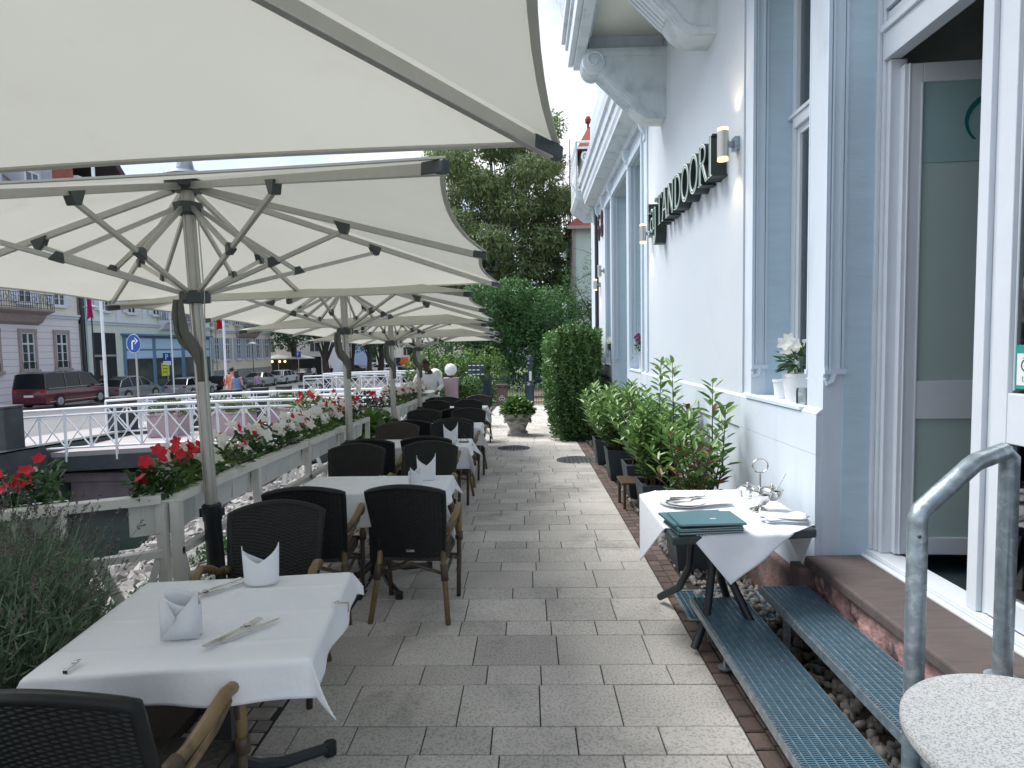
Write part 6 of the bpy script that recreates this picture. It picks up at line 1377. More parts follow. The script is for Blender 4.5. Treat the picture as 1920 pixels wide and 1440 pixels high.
m = MB(); m.bx(FXL + .001, FXL + .03, 41.9, 44.3, -1.6, 3.3); dd = lb(m, h2, 'entrance_door', CM['dark']); m = MB(); m.bx(FXL + .031, FXL + .08, 41.9, 44.3, 1.55, 1.7); m.bx(FXL + .031, FXL + .07, 43.05, 43.15, -1.6, 1.54); m.bx(FXL + .031, FXL + .05, 42.5, 42.8, .2, 1.3); lb(m, dd, 'door_bars', CM['brownstone'])
m = MB(); m.bx(FXL + .001, FXL + .10, 45.1, 57.5, -1.8, 3.15); sf = lb(m, h2, 'shopfront', CM['bluewood'])
bays = ((45.35, 48.5), (49.0, 52.6), (53.2, 57.3))
m = MB(); 
for a, b_ in bays: m.bx(FXL + .101, FXL + .13, a, b_, 2.1, 2.95); m.bx(FXL + .101, FXL + .14, a, b_, 1.35, 1.95)
lb(m, sf, 'fascia_panel', CM['lightblue']); m = MB()
for a, b_ in bays: m.bx(FXL + .101, FXL + .115, a, b_, -1.0, 1.30)
lb(m, sf, 'shop_window', CM['winglass2'])
m = MB(); m.bx(FXL - .1, FXL + .45, 44.9, 57.6, 3.16, 3.3); lb(m, sf, 'canopy_board', CM['bluewood'])
CM['yel'] = mat('yellow_sheet', (.65, .72, .03), .6); m = MB(); m.bx(FXL + .118, FXL + .125, 49.6, 50.7, -.2, .9); 
for k in range(3): m.bx(FXL + .1255, FXL + .128, 49.75, 50.55, .65 - k * .28, .72 - k * .28, 1)
lb(m, sf, 'yellow_notice', [CM['yel'], CM['ink']])
balc(h2, 49.7, 53.6, 4.5, 1.0, False)
m = MB(); m.bx(FXL + .3, FXL + .7, 50.3, 51.2, 4.6, 5.5); m.bx(FXL + .3, FXL + .7, 51.7, 52.6, 4.6, 5.5); lb(m, h2, 'air_conditioner', CM['white'])
m = MB(); m.bx(FXL - 1.7, FXL - .4, 41.35, 41.6, 11.2, 17.0); lb(m, h2, 'fire_wall', CM['brick']); m = MB(); m.bx(FXL - 8, FXL - 1.701, 41.35, 41.6, 11.2, 17.0); lb(m, h2, 'side_wall', CM['shutter'])
m = MB(); m.prism([(40.7, 17.9), (43.0, 17.9), (47.2, 14.2), (46.9, 13.9), (43.0, 17.2), (40.7, 16.9)], lambda a, b, t: (t, a, b), FXL - 8, FXL + .5); m.bx(FXL - 4, FXL - 3, 42.2, 43.2, 17.3, 19.0); lb(m, h2, 'gable_roof', CM['roof'])
m = MB(); m.bx(FXL - 7.8, FXL - .1, 41.61, 46.4, 11.3, 14.2); lb(m, h2, 'attic_wall', CM['greenwall'])
h3 = house('yellow_house', 58.3, 71.5, 10.5, 'pale yellow house with tall white windows and grey shutters', ('yellow', 'yellow'), 3.7); o_ = h3.location
for y in (58.9, 61.0, 63.4, 65.6, 68.0, 70.3): win(h3, y, .95, 3.2, .85, 'shutter'); win(h3, y, 4.6, 6.6, .85, 'shutter'); win(h3, y, 7.6, 9.4, .85, 'shutter')
m = MB(); m.bx(FXL + .001, FXL + .08, 58.3, 71.5, -2.5, -.1); lb(m, h3, 'plinth', CM['concrete'])
balc(h3, 63.0, 67.5, 4.1, 1.0)
# farther white buildings closing the street
def block(x0, x1, y0, y1, z1, col, label, rows, name='white_building', dark=None):
    e = empty(name, ((x0 + x1) / 2, y0, -2), label=label, cat='building', group='buildings at the far end of the street'); o = e.location; m = MB(); m.bx(x0, x1, y0, y1, -3, z1); m.v = [tuple(Vector(p) - o) for p in m.v]; m.obj('wall', CM[col], e)
    for z in rows:
        n = int((x1 - x0) / 3)
        for k in range(n):
            x = lerp(x0, x1, (k + .5) / n); m = MB(); m.bx(x - .6, x + .6, y0 - .03, y0 - .004, z, z + 1.4, 1); m.bx(x - .72, x + .72, y0 - .06, y0 - .031, z - .12, z - .003, 0); m.bx(x - .04, x + .04, y0 - .05, y0 - .031, z, z + 1.4, 0); m.v = [tuple(Vector(p) - o) for p in m.v]; m.obj('window', [CM['white'], CM['winglass2']], e)
    if dark:
        m = MB(); m.bx(dark[0], dark[1], y0 - .05, y0 - .002, -2.2, dark[2]); m.v = [tuple(Vector(p) - o) for p in m.v]; m.obj('dark_shopfront', CM['dark'], e)
    m = MB(); m.prism([(y0 - .5, z1 + .002), (y1 + .5, z1 + .002), ((y0 + y1) / 2, z1 + 3)], lambda a, b, t: (t, a, b), x0 - .3, x1 + .3); m.v = [tuple(Vector(p) - o) for p in m.v]; m.obj('roof', CM['roof'], e)
    return e
block(-42, -26.8, 79, 88, 7, 'farwhite', 'white building with dark cafe front at the end of the street', (1.6, 4.4), dark=(-36, -27.5, .9))
CM['farblue'] = mat('pale_blue_render', (.35, .48, .66), .85)
block(-31.5, -27, 92, 100, 9, 'farblue', 'narrow pale blue building behind the white cafe building', (2.6, 5.4), name='blue_building')
block(-26.5, -12, 104, 114, 8, 'cream', 'cream building seen between the tree trunks', (.6, 3.6), name='cream_building', dark=(-24, -18, .2))
block(-11, 6, 118, 126, 8, 'farwhite', 'white building far behind the second footbridge', (.6, 3.6))
CM['warm'] = emis('warm_bulb', (1, .62, .3), 1.6)
for k, x in enumerate((-33.6, -32.6, -31.9)):
    m = MB(); m.sph((x, 77.8, .35), .16, 10, 8); tag(m.obj('pendant_lamp', CM['warm'], smooth=180), ('left', 'middle', 'right')[k] + ' of the three warm lamps under the far cafe canopy', 'lamp', 'warm lamps of the far cafe')
for k, (x, y) in enumerate(((-29.0, 75.0), (-31.8, 75.5))):
    e = empty('cafe_parasol', (x, y, -1.95), label=('beige cafe parasol far down the street in front of the white building', 'second beige cafe parasol far down the street, farther left')[k], cat='parasol'); m = MB(); m.lathe([(0, 3.25), (2.1, 2.75), (2.1, 2.65), (0, 3.1)], n=8); m.obj('canopy', CM['canvas'], e); m = MB(); m.lathe([(.04, 0), (.04, 3.1)], n=8); m.obj('pole', CM['alu'], e)
m = MB(); m.bx(-13.5, -10.9, 62, 62.3, -2, -.15); tag(m.obj('hoarding', CM['dark']), 'low dark screen by the roadworks beyond the second bridge', 'screen')
m = MB(); m.bx(-20.5, -18.6, 96, 96.4, -1.6, .35); m.bx(-20.7, -18.4, 95.9, 96.5, -.6, -.4); CM['orange'] = mat('orange_mesh', (.70, .14, .03), .7); tag(m.obj('orange_barrier', CM['orange']), 'bright orange roadworks barrier far down the street', 'barrier')
# ------------------------------------------------------------------ cars
CM['tyre'] = mat('tyre', (.015, .015, .016), .8); CM['rim'] = mat('rim', (.4, .42, .43), .3, .8); CM['carglass'] = mat('car_glass', (.008, .011, .014), .12, spec=.28); CM['taill'] = mat('tail_light', (.35, .01, .01), .3); CM['headl'] = mat('head_light', (.6, .62, .62), .15); CM['plate'] = mat('number_plate', (.65, .66, .66), .5)
def paint(n, c, metal=.4): CM[n] = mat(n, c, .28, metal, coat=.8)
paint('maroon', (.10, .008, .018)); paint('greycar', (.20, .23, .24)); paint('silver', (.46, .50, .53), .7); paint('blackcar', (.012, .014, .018)); paint('whitecar', (.62, .65, .66), .1); paint('palegreen', (.33, .40, .38), .6); paint('roofblack', (.015, .015, .018)); paint('bluecar', (.06, .16, .34))
KD = {
 'van': dict(L=4.95, W=.95, top=[(0, .95), (.03, 1.05), (3.9, 1.02), (4.55, .93), (4.85, .80), (4.95, .62)], gh=[(.04, 1.03), (.16, 1.86), (.5, 1.93), (3.0, 1.92), (3.5, 1.82), (4.35, .98)], taper=.12, wr=.34, wx=(.95, 4.0)),
 'suv': dict(L=4.5, W=.93, top=[(0, .75), (.05, 1.0), (3.2, 1.0), (4.1, .93), (4.45, .75), (4.5, .55)], gh=[(.15, .98), (.55, 1.42), (1.2, 1.60), (2.2, 1.62), (2.75, 1.5), (3.5, .98)], taper=.20, wr=.36, wx=(.85, 3.65)),
 'wagon': dict(L=4.55, W=.88, top=[(0, .7), (.05, .95), (3.2, .93), (4.2, .83), (4.5, .65), (4.55, .5)], gh=[(.08, .93), (.55, 1.38), (1.2, 1.46), (2.3, 1.46), (2.8, 1.34), (3.55, .92)], taper=.2, wr=.31, wx=(.85, 3.6)),
 'sedan': dict(L=4.6, W=.88, top=[(0, .7), (.06, .98), (.8, 1.0), (3.3, .93), (4.25, .82), (4.55, .65), (4.6, .5)], gh=[(.75, .98), (1.35, 1.38), (1.7, 1.44), (2.4, 1.44), (2.8, 1.34), (3.55, .92)], taper=.2, wr=.31, wx=(.9, 3.7)),
}
def car(kind, col, x, y, rz, label, roofcol=None, detail=True):
    k = KD[kind]; L_, W_ = k['L'], k['W']; e = empty('parked_car' if kind != 'van' else 'parked_van', (x, y, terr(-20, y) + .03), rz, label, 'car' if kind != 'van' else 'van', 'cars parked along the street')
    # local: the rear at y = 0, front at y = L
    b = MB(); st = k['top']; cs = []
    for i, (s_, z) in enumerate(st):
        w_ = W_ * (1 if .1 < s_ < L_ - .5 else .96 if s_ < L_ - .1 else .86); zb = .26
        cs.append([(-w_, s_, zb), (-w_ - .0, s_, .5), (-w_, s_, z - .14), (-w_ + .04, s_, z - .03), (-w_ + .16, s_, z), (0, s_, z + .015), (w_ - .16, s_, z), (w_ - .04, s_, z - .03), (w_, s_, z - .14), (w_, s_, .5), (w_, s_, zb)])
    vs = [p for c in cs for p in c]; n = 11; fs = [(i * n + j, i * n + j + 1, (i + 1) * n + j + 1, (i + 1) * n + j) for i in range(len(cs) - 1) for j in range(n - 1)]; fs += [tuple(range(n)), tuple((len(cs) - 1) * n + j for j in range(n))[::-1], tuple([0, n - 1] + [0])[:0] or (0, n, n + n - 1, n - 1)]
    b.add(vs, fs[:-1]); b.obj('body', CM[col], e, smooth=35)
    m = MB(); m.bx(-W_ + .05, W_ - .05, .1, L_ - .1, .18, .3); m.obj('underbody', CM['tyre'], e)
    g = MB(); gh = k['gh']; tp = k['taper']; cs = []
    zb = gh[0][1]; zt = max(z for _, z in gh)
    for s_, z in gh:
        f = (z - zb) / (zt - zb); f = max(0, f); wr_ = W_ - .05 - tp * f; cs.append([(-W_ + .05, s_, zb - .03), (-wr_, s_, z - .05 * f), (-wr_ + .12, s_, z), (0, s_, z + .02 * f), (wr_ - .12, s_, z), (wr_, s_, z - .05 * f), (W_ - .05, s_, zb - .03)])
    for i in range(len(cs) - 1):
        A, B_ = cs[i], cs[i + 1]; hi = min(gh[i][1], gh[i + 1][1]) > zt - .16
        for j in range(6):
            top_ = hi and j in (1, 2, 3, 4); g.add([A[j], A[j + 1], B_[j + 1], B_[j]], [(0, 1, 2, 3)], 1 if top_ else 0)
    g.obj('cabin', [CM['carglass'], CM[roofcol or col]], e, smooth=30, fixn=False)
    for sx in (-1, 1):
        p = MB()
        for i in range(len(gh) - 1):
            q = lambda s_, z: (sx * (W_ - .045 - tp * max(0, (z - zb) / (zt - zb))), s_, z - .045 * max(0, (z - zb) / (zt - zb)))
            if abs(gh[i][1] - gh[i + 1][1]) > .1: p.bar(q(*gh[i]), q(*gh[i + 1]), .05, .05)
        for s_ in ((L_ * .3), (L_ * .52)):
            z1 = zt - .03; p.bar((sx * (W_ - .045), s_, zb), (sx * (W_ - .045 - tp), s_, z1 - .04), .06, .03)
        p.obj('pillars', CM[roofcol or col], e)
    for sx in (-1, 1):
        for wy in k['wx']:
            t = MB(); t.lathe([(.0, -.11), (k['wr'] * .7, -.115), (k['wr'], -.10), (k['wr'], .10), (k['wr'] * .7, .115), (0, .11)], (sx * (W_ - .10), wy, k['wr']), 24, ax=(1, 0, 0)); wh = t.obj('wheel', CM['tyre'], e, smooth=40)
            r = MB(); r.lathe([(0, .0), (.05, .01), (k['wr'] * .66, .0)], (sx * (W_ + .018), wy, k['wr']), 20, ax=(sx, 0, 0))
            for q in range(5): a = q * 2 * PI / 5; r.bar((sx * (W_ + .02), wy, k['wr']), (sx * (W_ + .02), wy + math.cos(a) * k['wr'] * .62, k['wr'] + math.sin(a) * k['wr'] * .62), .05, .02, upv=(1, 0, 0))
            r.obj('rim', CM['rim'], wh)
            a_ = MB(); vs = []; 
            for q in range(13): an = PI * q / 12; vs += [(sx * (W_ + .004), wy + math.cos(an) * (k['wr'] + .02), k['wr'] + math.sin(an) * (k['wr'] + .02)), (sx * (W_ + .004), wy + math.cos(an) * (k['wr'] + .06), k['wr'] + math.sin(an) * (k['wr'] + .06))]
            a_.add(vs, [(2 * q, 2 * q + 1, 2 * q + 3, 2 * q + 2) for q in range(12)]); a_.obj('wheel_arch', CM['tyre'], e, fixn=False)
    zt_ = .82 if kind != 'van' else 1.25
    for sx in (-1, 1):
        m = MB(); m.bx(min(sx * (W_ - .04), sx * (W_ - .30)), max(sx * (W_ - .04), sx * (W_ - .30)), -.015, .03, zt_ - .10 if kind != 'van' else .85, zt_ + .02 if kind != 'van' else 1.0); m.obj('tail_light', CM['taill'], e, bevel=.01)
        m = MB(); m.bx(min(sx * (W_ - .16), sx * (W_ - .42)), max(sx * (W_ - .16), sx * (W_ - .42)), L_ - .06, L_ + .01, .58, .70); m.obj('headlight', CM['headl'], e, bevel=.01)
        m = MB(); m.box((sx * (W_ + .06), L_ * .68, zb + .05), (.16, .10, .12)); m.obj('wing_mirror', CM[col], e, bevel=.02)
    m = MB(); m.bx(-.26, .26, -.022, -.012, .62, .73); m.obj('number_plate', CM['plate'], e); m = MB(); m.bx(-W_ + .1, W_ - .1, -.05, .05, .30, .5); m.obj('bumper', CM[col if kind != 'suv' else 'tyre'], e, bevel=.02)
    if kind == 'van': m = MB(); m.bx(W_ + .001, W_ + .008, .2, 4.5, 1.06, 1.085); m.bx(W_ + .001, W_ + .006, .2, 4.6, .34, .37); m.obj('chrome_strip', CM['alu'], e)
    return e
car('van', 'maroon', -26.55, 31.0, 0, 'dark red van with black roof parked in front of the pink house', 'roofblack')
car('suv', 'greycar', -26.6, 36.8, 0, 'grey rounded car parked right behind the dark red van')
car('wagon', 'silver', -26.6, 44.3, 0, 'silver estate car parked in front of the blue shopfront')
car('wagon', 'blackcar', -26.6, 50.0, 0, 'black car parked beyond the silver estate car')
car('sedan', 'palegreen', -26.5, 56.2, 0, 'silver green saloon parked right of the pedestrians')
car('wagon', 'whitecar', -26.5, 62.0, 0, 'white hatchback parked between the green saloon and a black car')
car('sedan', 'blackcar', -26.4, 67.6, 0, 'black saloon parked at the far end of the row')
car('sedan', 'blackcar', -23.0, 86.0, R(70), 'dark car crossing between the distant tree trunks')
car('wagon', 'whitecar', -20.0, 90.0, R(80), 'white car in the distance between the tree trunks')
car('sedan', 'bluecar', -19.6, 96.0 - 3, R(80), 'blue car in the distance between the tree trunks')
# ------------------------------------------------------------------ trees
def tree(name, x, y, z, h, tr, clumps, n, ls, lmat, label, cat='tree', group=None, bark='bark', droop=0.0, limbs=12, shell=.35, lean=(0, 0), trunk_h=None, aspect=.5, seed=0):
    e = empty(name, (x, y, z), label=label, cat=cat, group=group); rr = random.Random(seed + 3)
    m = MB(); th = trunk_h or h * .8; K = 10; pts = [Vector((lean[0] * (t / K) ** 1.3 + .10 * math.sin(t * 1.3 + seed) * tr * 2, lean[1] * t / K, th * t / K)) for t in range(K + 1)]
    m.tube(pts, [tr * (1.25 if t == 0 else 1) * (1 - .8 * t / K) for t in range(K + 1)], 12)
    m.obj('trunk', CM[bark], e, smooth=60)
    lm = MB()
    for i in range(limbs):
        c, r = clumps[i % len(clumps)]; f = rr.uniform(.25, .85); a = pts[int(f * K)]; b_ = Vector(c) + Vector((rr.uniform(-1, 1) * r[0], rr.uniform(-1, 1) * r[1], rr.uniform(-.6, .5) * r[2])) * .75
        mid = a.lerp(b_, .5) + Vector((0, 0, (b_ - a).length * .10)); P = [a, a.lerp(mid, .5) + Vector((0, 0, .05)), mid, mid.lerp(b_, .5), b_]; r0 = tr * .35 * (1 - f * .5); lm.tube(P, [r0, r0 * .8, r0 * .6, r0 * .4, r0 * .15], 7)
        for _ in range(3):
            q = P[rr.randint(2, 3)]; w_ = q + Vector((rr.uniform(-1, 1), rr.uniform(-1, 1), rr.uniform(-.5, .8))) * (b_ - a).length * .3; lm.tube([q, q.lerp(w_, .5) + Vector((0, 0, .05)), w_], [r0 * .35, r0 * .22, r0 * .08], 5)
    lm.obj('limbs', CM[bark], e, smooth=60)
    vol = np.array([r[0] * r[1] * r[2] for c, r in clumps]) ** .66; vol = vol / vol.sum(); P = []; D = []
    for (c, r), w_ in zip(clumps, vol):
        p, d = clump_cloud(int(n * w_), c, r, shell)
        # break every clump into small sprays
        k = np.floor(p * (1.6 / max(.3, r[0] * .35))).sum(1); keep = (np.sin(p[:, 0] * 5.1 / r[0] * 2) + np.sin(p[:, 1] * 4.7 / r[1] * 2 + 1) + np.sin(p[:, 2] * 6.3 / r[2] * 2 + 2) + rng.normal(0, .8, len(p))) > -.9
        P.append(p[keep]); D.append(d[keep])
    P = np.concatenate(P); d = np.concatenate(D); D = d * .6 + rng.normal(0, .7, P.shape); D[:, 2] -= droop
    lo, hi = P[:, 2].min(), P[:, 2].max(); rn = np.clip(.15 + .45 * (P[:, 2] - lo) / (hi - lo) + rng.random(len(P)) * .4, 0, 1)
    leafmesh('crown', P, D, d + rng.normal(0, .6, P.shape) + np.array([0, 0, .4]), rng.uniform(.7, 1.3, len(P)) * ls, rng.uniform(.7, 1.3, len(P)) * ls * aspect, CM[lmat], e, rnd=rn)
    return e
CM['leaft'] = mat('leaf_tree_green', (0.05, 0.135, 0.04), 0.5, attr=.65, transl=.28, hue=.02); CM['leafc'] = mat('leaf_olive', (0.17, 0.235, 0.10), 0.6, attr=.6, transl=.38, hue=.02); CM['leafw'] = mat('leaf_plane_tree', (0.04, 0.10, 0.04), 0.5, attr=.6, transl=.2)
def at(u, v, d): p = px(u, v, d); return p
# row of street trees in the distance on the left
for k, (u, d, tr_) in enumerate(((612, 58, .42), (661, 66, .40), (694, 76, .38), (715, 66, .42), (552, 74, .38), (775, 62, .35))):
    p = px(u, 700, d); z = terr(-20, d); h = 11
    cl = [((rng.uniform(-2.4, 2.4), rng.uniform(-2.4, 2.4), rng.uniform(4.6, 9)), (2.2, 2.2, 1.7)) for _ in range(9)]
    tree('street_tree', p.x, d, z, h, tr_, cl, 5200, .30, 'leafw', ('street tree with the thickest trunk, left of the third parasol pole', 'second street tree trunk, right of the third parasol pole', 'third and farthest street tree, slim trunk', 'fourth street tree, just left of the fourth parasol pole', 'street tree whose branches hang before the white cafe building', 'street tree behind the farthest parasol pole')[k], group='street trees beyond the second bridge', seed=k, limbs=8, trunk_h=7)
# big trees behind the gate
tree('broadleaf_tree', -2.1, 31, gz(31), 7, .22, [((-1.6, 0, 2.2), (1.8, 1.8, 2.0)), ((.6, .2, 3.2), (1.9, 1.8, 1.9)), ((-.2, -.4, 4.6), (1.4, 1.6, 1.3)), ((1.9, 0, 2.3), (1.7, 1.7, 2.0)), ((2.6, .3, 4.2), (1.5, 1.5, 1.5)), ((1.4, 0, 5.2), (1.2, 1.3, 1.0)), ((3.6, .5, 2.6), (1.3, 1.5, 1.6))], 30000, .17, 'leaft', 'broad dark green tree filling the view behind the gate', seed=21)
tree('broadleaf_tree', 2.5, 34, gz(34), 7, .22, [((-1.2, 0, 2.2), (1.8, 1.8, 2.0)), ((.6, .2, 3.4), (1.9, 1.8, 1.9)), ((-1.0, -.4, 4.8), (1.6, 1.6, 1.3)), ((1.9, 0, 2.3), (1.7, 1.7, 2.0))], 14000, .18, 'leaft', 'dark broad tree behind the gate next to the clipped hedge', seed=22)
tree('light_shrub', -4.3, 26, gz(26), 3, .08, [((-.2, 0, 1.3), (.9, .9, 1.2)), ((.9, .1, 1.1), (.9, .9, 1.1)), ((1.8, 0, 1.2), (.9, .9, 1.2)), ((2.6, 0, 1.2), (.9, .9, 1.25))], 9000, .13, 'leafm', 'light green shrub between the last parasol and the gate', cat='shrub', seed=23, limbs=6)
cl = []
for k in range(44):
    zz_ = 4.5 + 15.0 * (k / 44) + rng.uniform(-.5, .5); w_ = 5.9 * math.sin(min(1, (zz_ - 1.5) / 8) * PI / 2) * (1 - max(0, zz_ - 14) / 14); a = k * 2.4; rad = w_ * (.35 + .5 * rng.random())
    cl.append(((rad * math.cos(a), rad * math.sin(a), zz_), (1.9, 1.9, 1.15)))
tree('tall_tree', -1.7, 44, gz(44), 21, .34, cl, 90000, .30, 'leafc', 'very tall loose green tree with pale trunk above the parasols', bark='birchbark', droop=.5, limbs=40, seed=31, lean=(-.8, 0), aspect=.40, shell=.15, trunk_h=19)
cl = []
for k in range(16):
    a = k * 1.9; cl.append(((2.4 * math.cos(a) * (.4 + .6 * rng.random()), 2.0 * math.sin(a), 8 + k * .75), (1.1, 1.1, 1.1)))
CM['leafbi'] = mat('leaf_birch', (0.10, 0.13, 0.085), 0.6, attr=.5, transl=.3)
tree('birch_tree', 3.7, 50, gz(50), 21, .16, cl, 5200, .17, 'leafbi', 'thin wispy birch against the sky beside the white cornice', bark='bark', droop=1.1, limbs=34, seed=33, shell=.1, trunk_h=20, aspect=.3)
tree('birch_tree', -6.6, 52, gz(52), 19, .15, [((1.2 * math.cos(k * 2.1), math.sin(k), 12 + k * .6), (1.0, 1.0, .9)) for k in range(10)], 2800, .17, 'leafbi', 'thin wispy birch showing left of the tall tree over the second parasol', bark='bark', droop=1.0, limbs=18, seed=34, shell=.1, trunk_h=18, aspect=.3)
tree('garden_tree', 3.0, 24, gz(24), 7, .13, [((-.9, 0, 4.2), (.6, .6, .9)), ((-.2, .2, 5.4), (.6, .6, .8)), ((-.6, 0, 3.2), (.6, .5, .7)), ((.2, 0, 6.4), (.7, .6, .5)), ((-1.3, 0, 5.0), (.4, .4, .6)), ((-.2, 0, 2.6), (.6, .5, .6))], 4200, .075, 'leaft', 'small tree with dark curving branches in front of the pale villa', limbs=22, seed=35, shell=.1, aspect=.4, trunk_h=6.5)
# far woods
n = 15000; X = rng.uniform(-150, 90, n); Y = 140 + rng.uniform(0, 14, n); Z = -2 + rng.random(n) ** .7 * (11 + 3 * np.sin(X * .21) + 2 * np.sin(X * .53)); P = np.stack([X, Y, Z], 1)
tag(leafmesh('far_woods', P, rng.normal(size=P.shape), rng.normal(size=P.shape) + np.array([0, -1, .4]), 1.6, 1.1, CM['leaft']), kind='stuff')
# pale villa with red roofs
V = empty('villa', (7, 40, gz(40)), label='pale greenish villa with red tiled roofs behind the trees on the right', cat='house'); o_ = V.location
CM['villawall'] = mat('villa_render', (.52, .60, .58), .85, var=.06, vscale=1); CM['redroof'] = mat('red_tiles', (.30, .075, .05), .8, var=.25, vscale=3, bump=.8, bscale=9)
m = MB(); m.bx(3.1, 14, 40, 50, -2, 9.5); m.v = [tuple(Vector(p) - o_) for p in m.v]; m.obj('wall', CM['villawall'], V)
m = MB(); m.add([(2.75, 39.4, 9.5), (14.6, 39.4, 9.5), (14.6, 50.6, 9.5), (2.75, 50.6, 9.5), (6, 45, 13.2), (11, 45, 13.2)], [(0, 1, 5, 4), (1, 2, 5), (2, 3, 4, 5), (3, 0, 4), (0, 3, 2, 1)]); m.v = [tuple(Vector(p) - o_) for p in m.v]; m.obj('roof', CM['redroof'], V)
m = MB(); m.bx(3.9, 6.4, 41.5, 44.5, 9.6, 14.9); m.v = [tuple(Vector(p) - o_) for p in m.v]; m.obj('tower', CM['villawall'], V)
m = MB(); m.add([(3.5, 41.1, 14.9), (6.8, 41.1, 14.9), (6.8, 44.9, 14.9), (3.5, 44.9, 14.9), (4.5, 43, 17.0), (5.3, 43, 17.0)], [(0, 1, 5, 4), (1, 2, 5), (2, 3, 4, 5), (3, 0, 4), (0, 3, 2, 1)]); m.lathe([(.08, 16.8), (.08, 17.2), (.2, 17.3), (.22, 17.5), (.14, 17.7), (0, 17.7)], (4.5, 43, 0), 12); m.v = [tuple(Vector(p) - o_) for p in m.v]; m.obj('tower_roof', CM['redroof'], V)
m = MB(); m.tube([(3.2, 39.95, -1), (3.2, 39.95, 9.4)], .08, 8); m.bx(2.7, 14.7, 39.3, 39.38, 9.3, 9.48); m.v = [tuple(Vector(p) - o_) for p in m.v]; m.obj('gutter', CM['brownstone'], V)
# ------------------------------------------------------------------ gate, bin, lamp column, globes, ivy
gy = 24.0; gg = gz(gy); G = empty('park_gate', (-.5, gy, gg), label='dark blue green iron gate and fence closing the end of the path', cat='gate')
CM['gateblue'] = mat('gate_paint', (.018, .04, .055), .45)
def gpart(m, name, par=G, mt='gateblue'): return m.obj(name, CM[mt], par)
xs_ = [-2.2 + .105 * k for k in range(45)]
m = MB()
for x in xs_: m.tube([(x + .5 if False else x + .5, 0, .04), (x + .5, 0, 1.16)], .009, 5); m.lathe([(.014, 1.16), (0, 1.21)], (x + .5, 0, 0), 5)
gpart(m, 'bars')
m = MB(); m.bx(-1.75, 3.0, -.02, .02, 1.02, 1.07); m.bx(-1.75, 3.0, -.02, .02, .08, .12); gpart(m, 'rails')
for x in (-1.0, .42, 1.2): m = MB(); m.bx(x - .04, x + .04, -.045, .045, 0, 1.18); gpart(m, 'gate_post')
m = MB(); m.bx(-1.7, -1.0, .03, .05, .1, 1.0); gpart(m, 'backing_panel')
e = empty('lamp_column', (.10, 23.6, gz(23.6)), label='dark lamp column with stepped head at the gate', cat='lamp column'); m = MB(); m.lathe([(.14, 0), (.14, .75), (.16, .8), (.09, .9), (.085, 1.55), (.13, 1.6), (.13, 1.66), (.10, 1.7), (.10, 1.76), (.13, 1.8), (.10, 1.86), (.08, 1.95), (.0, 2.0)], n=16); m.obj('column', CM['gateblue'], e, smooth=30); m = MB(); m.bx(-.045, .045, -.125, -.1, .98, 1.35); m.obj('notice', CM['white'], e)
e = empty('litter_bin', (-1.03, 23.4, gz(23.4)), label='brown litter bin with white emblem in front of the gate', cat='bin'); m = MB(); m.bx(-.2, .2, -.17, .17, .0, .72); m.bx(-.23, .23, -.2, .2, .80, .86); m.bx(-.18, -.14, -.1, .1, .721, .799); m.bx(.14, .18, -.1, .1, .721, .799); m.obj('body', mat('brown_metal', (.10, .06, .06), .5), e, bevel=.01); m = MB(); fq = lambda a, b: (a, -.172, .3 + b); ring(m, (-.05, 0), .05, .065, fq); ring(m, (.06, 0), .05, .065, fq); m.add([fq(-.05, .08), fq(.04, .10), fq(.05, .13), (fq(-.05, .11))], [(0, 1, 2, 3)]); m.obj('emblem', CM['white'], e, fixn=False)
e = empty('direction_board', (-1.95, 22.6, gz(22.6)), label='stack of small dark signboards with white lettering left of the gate', cat='sign'); m = MB(); m.bx(-.03, .03, -.03, .03, 0, 1.6); m.obj('post', CM['gateblue'], e)
for k in range(3):
    m = MB(); z = 1.2 + k * .17; m.bx(-.35, .33, -.06, -.035, z, z + .14, 0)
    x = -.28
    for ch in random.Random(k).sample('adinortp', 5): pass
    for q in range(4 - (k == 1)): m.bx(-.30 + q * .16, -.30 + q * .16 + .11, -.0625, -.0605, z + .05, z + .085, 1)
    m.obj('sign_board', [CM['gateblue'], CM['signwhite']], e)
def globe(u, v, d, r, col, pil, label):
    p = px(u, v, d); g0 = gz(d); e = empty('globe_lamp', (p.x, d, g0), label=label, cat='lamp'); h = p.z - g0; m = MB(); m.sph((0, 0, h), r, 28, 18); m.obj('globe', CM[col], e, smooth=180)
    m = MB(); m.lathe([(.05, h - r - .05), (.05, h - r + .02)], n=12); m.obj('neck', CM['darkstone'], e)
    m = MB(); m.lathe([(.03, .0), (.03, h - r - .05)], n=10) if not pil else m.bx(-.19, .19, -.19, .19, 0, h - r - .05); m.obj('pillar' if pil else 'pole', CM['pinkstone'] if pil else CM['darkstone'], e)
CM['globew'] = mat('opal_globe', (.82, .83, .84), .3, transl=.3); CM['globec'] = mat('cream_globe', (.78, .73, .62), .35, transl=.3)
globe(845, 693, 15.0, .155, 'globew', True, 'white globe lamp on a pinkish stone pillar')
globe(816, 704, 13.6, .165, 'globec', False, 'cream globe lamp right behind the waiter')
tree('ivy_bush', -1.55, 15.2, gz(15.2), 1.3, .03, [((0, 0, .55), (.36, .34, .55)), ((.1, 0, .95), (.28, .28, .35)), ((-.25, .1, .9), (.2, .25, .25))], 5200, .06, 'leafh', 'rounded ivy bush climbing beside the globe lamp', cat='bush', limbs=4, seed=40, aspect=.7)
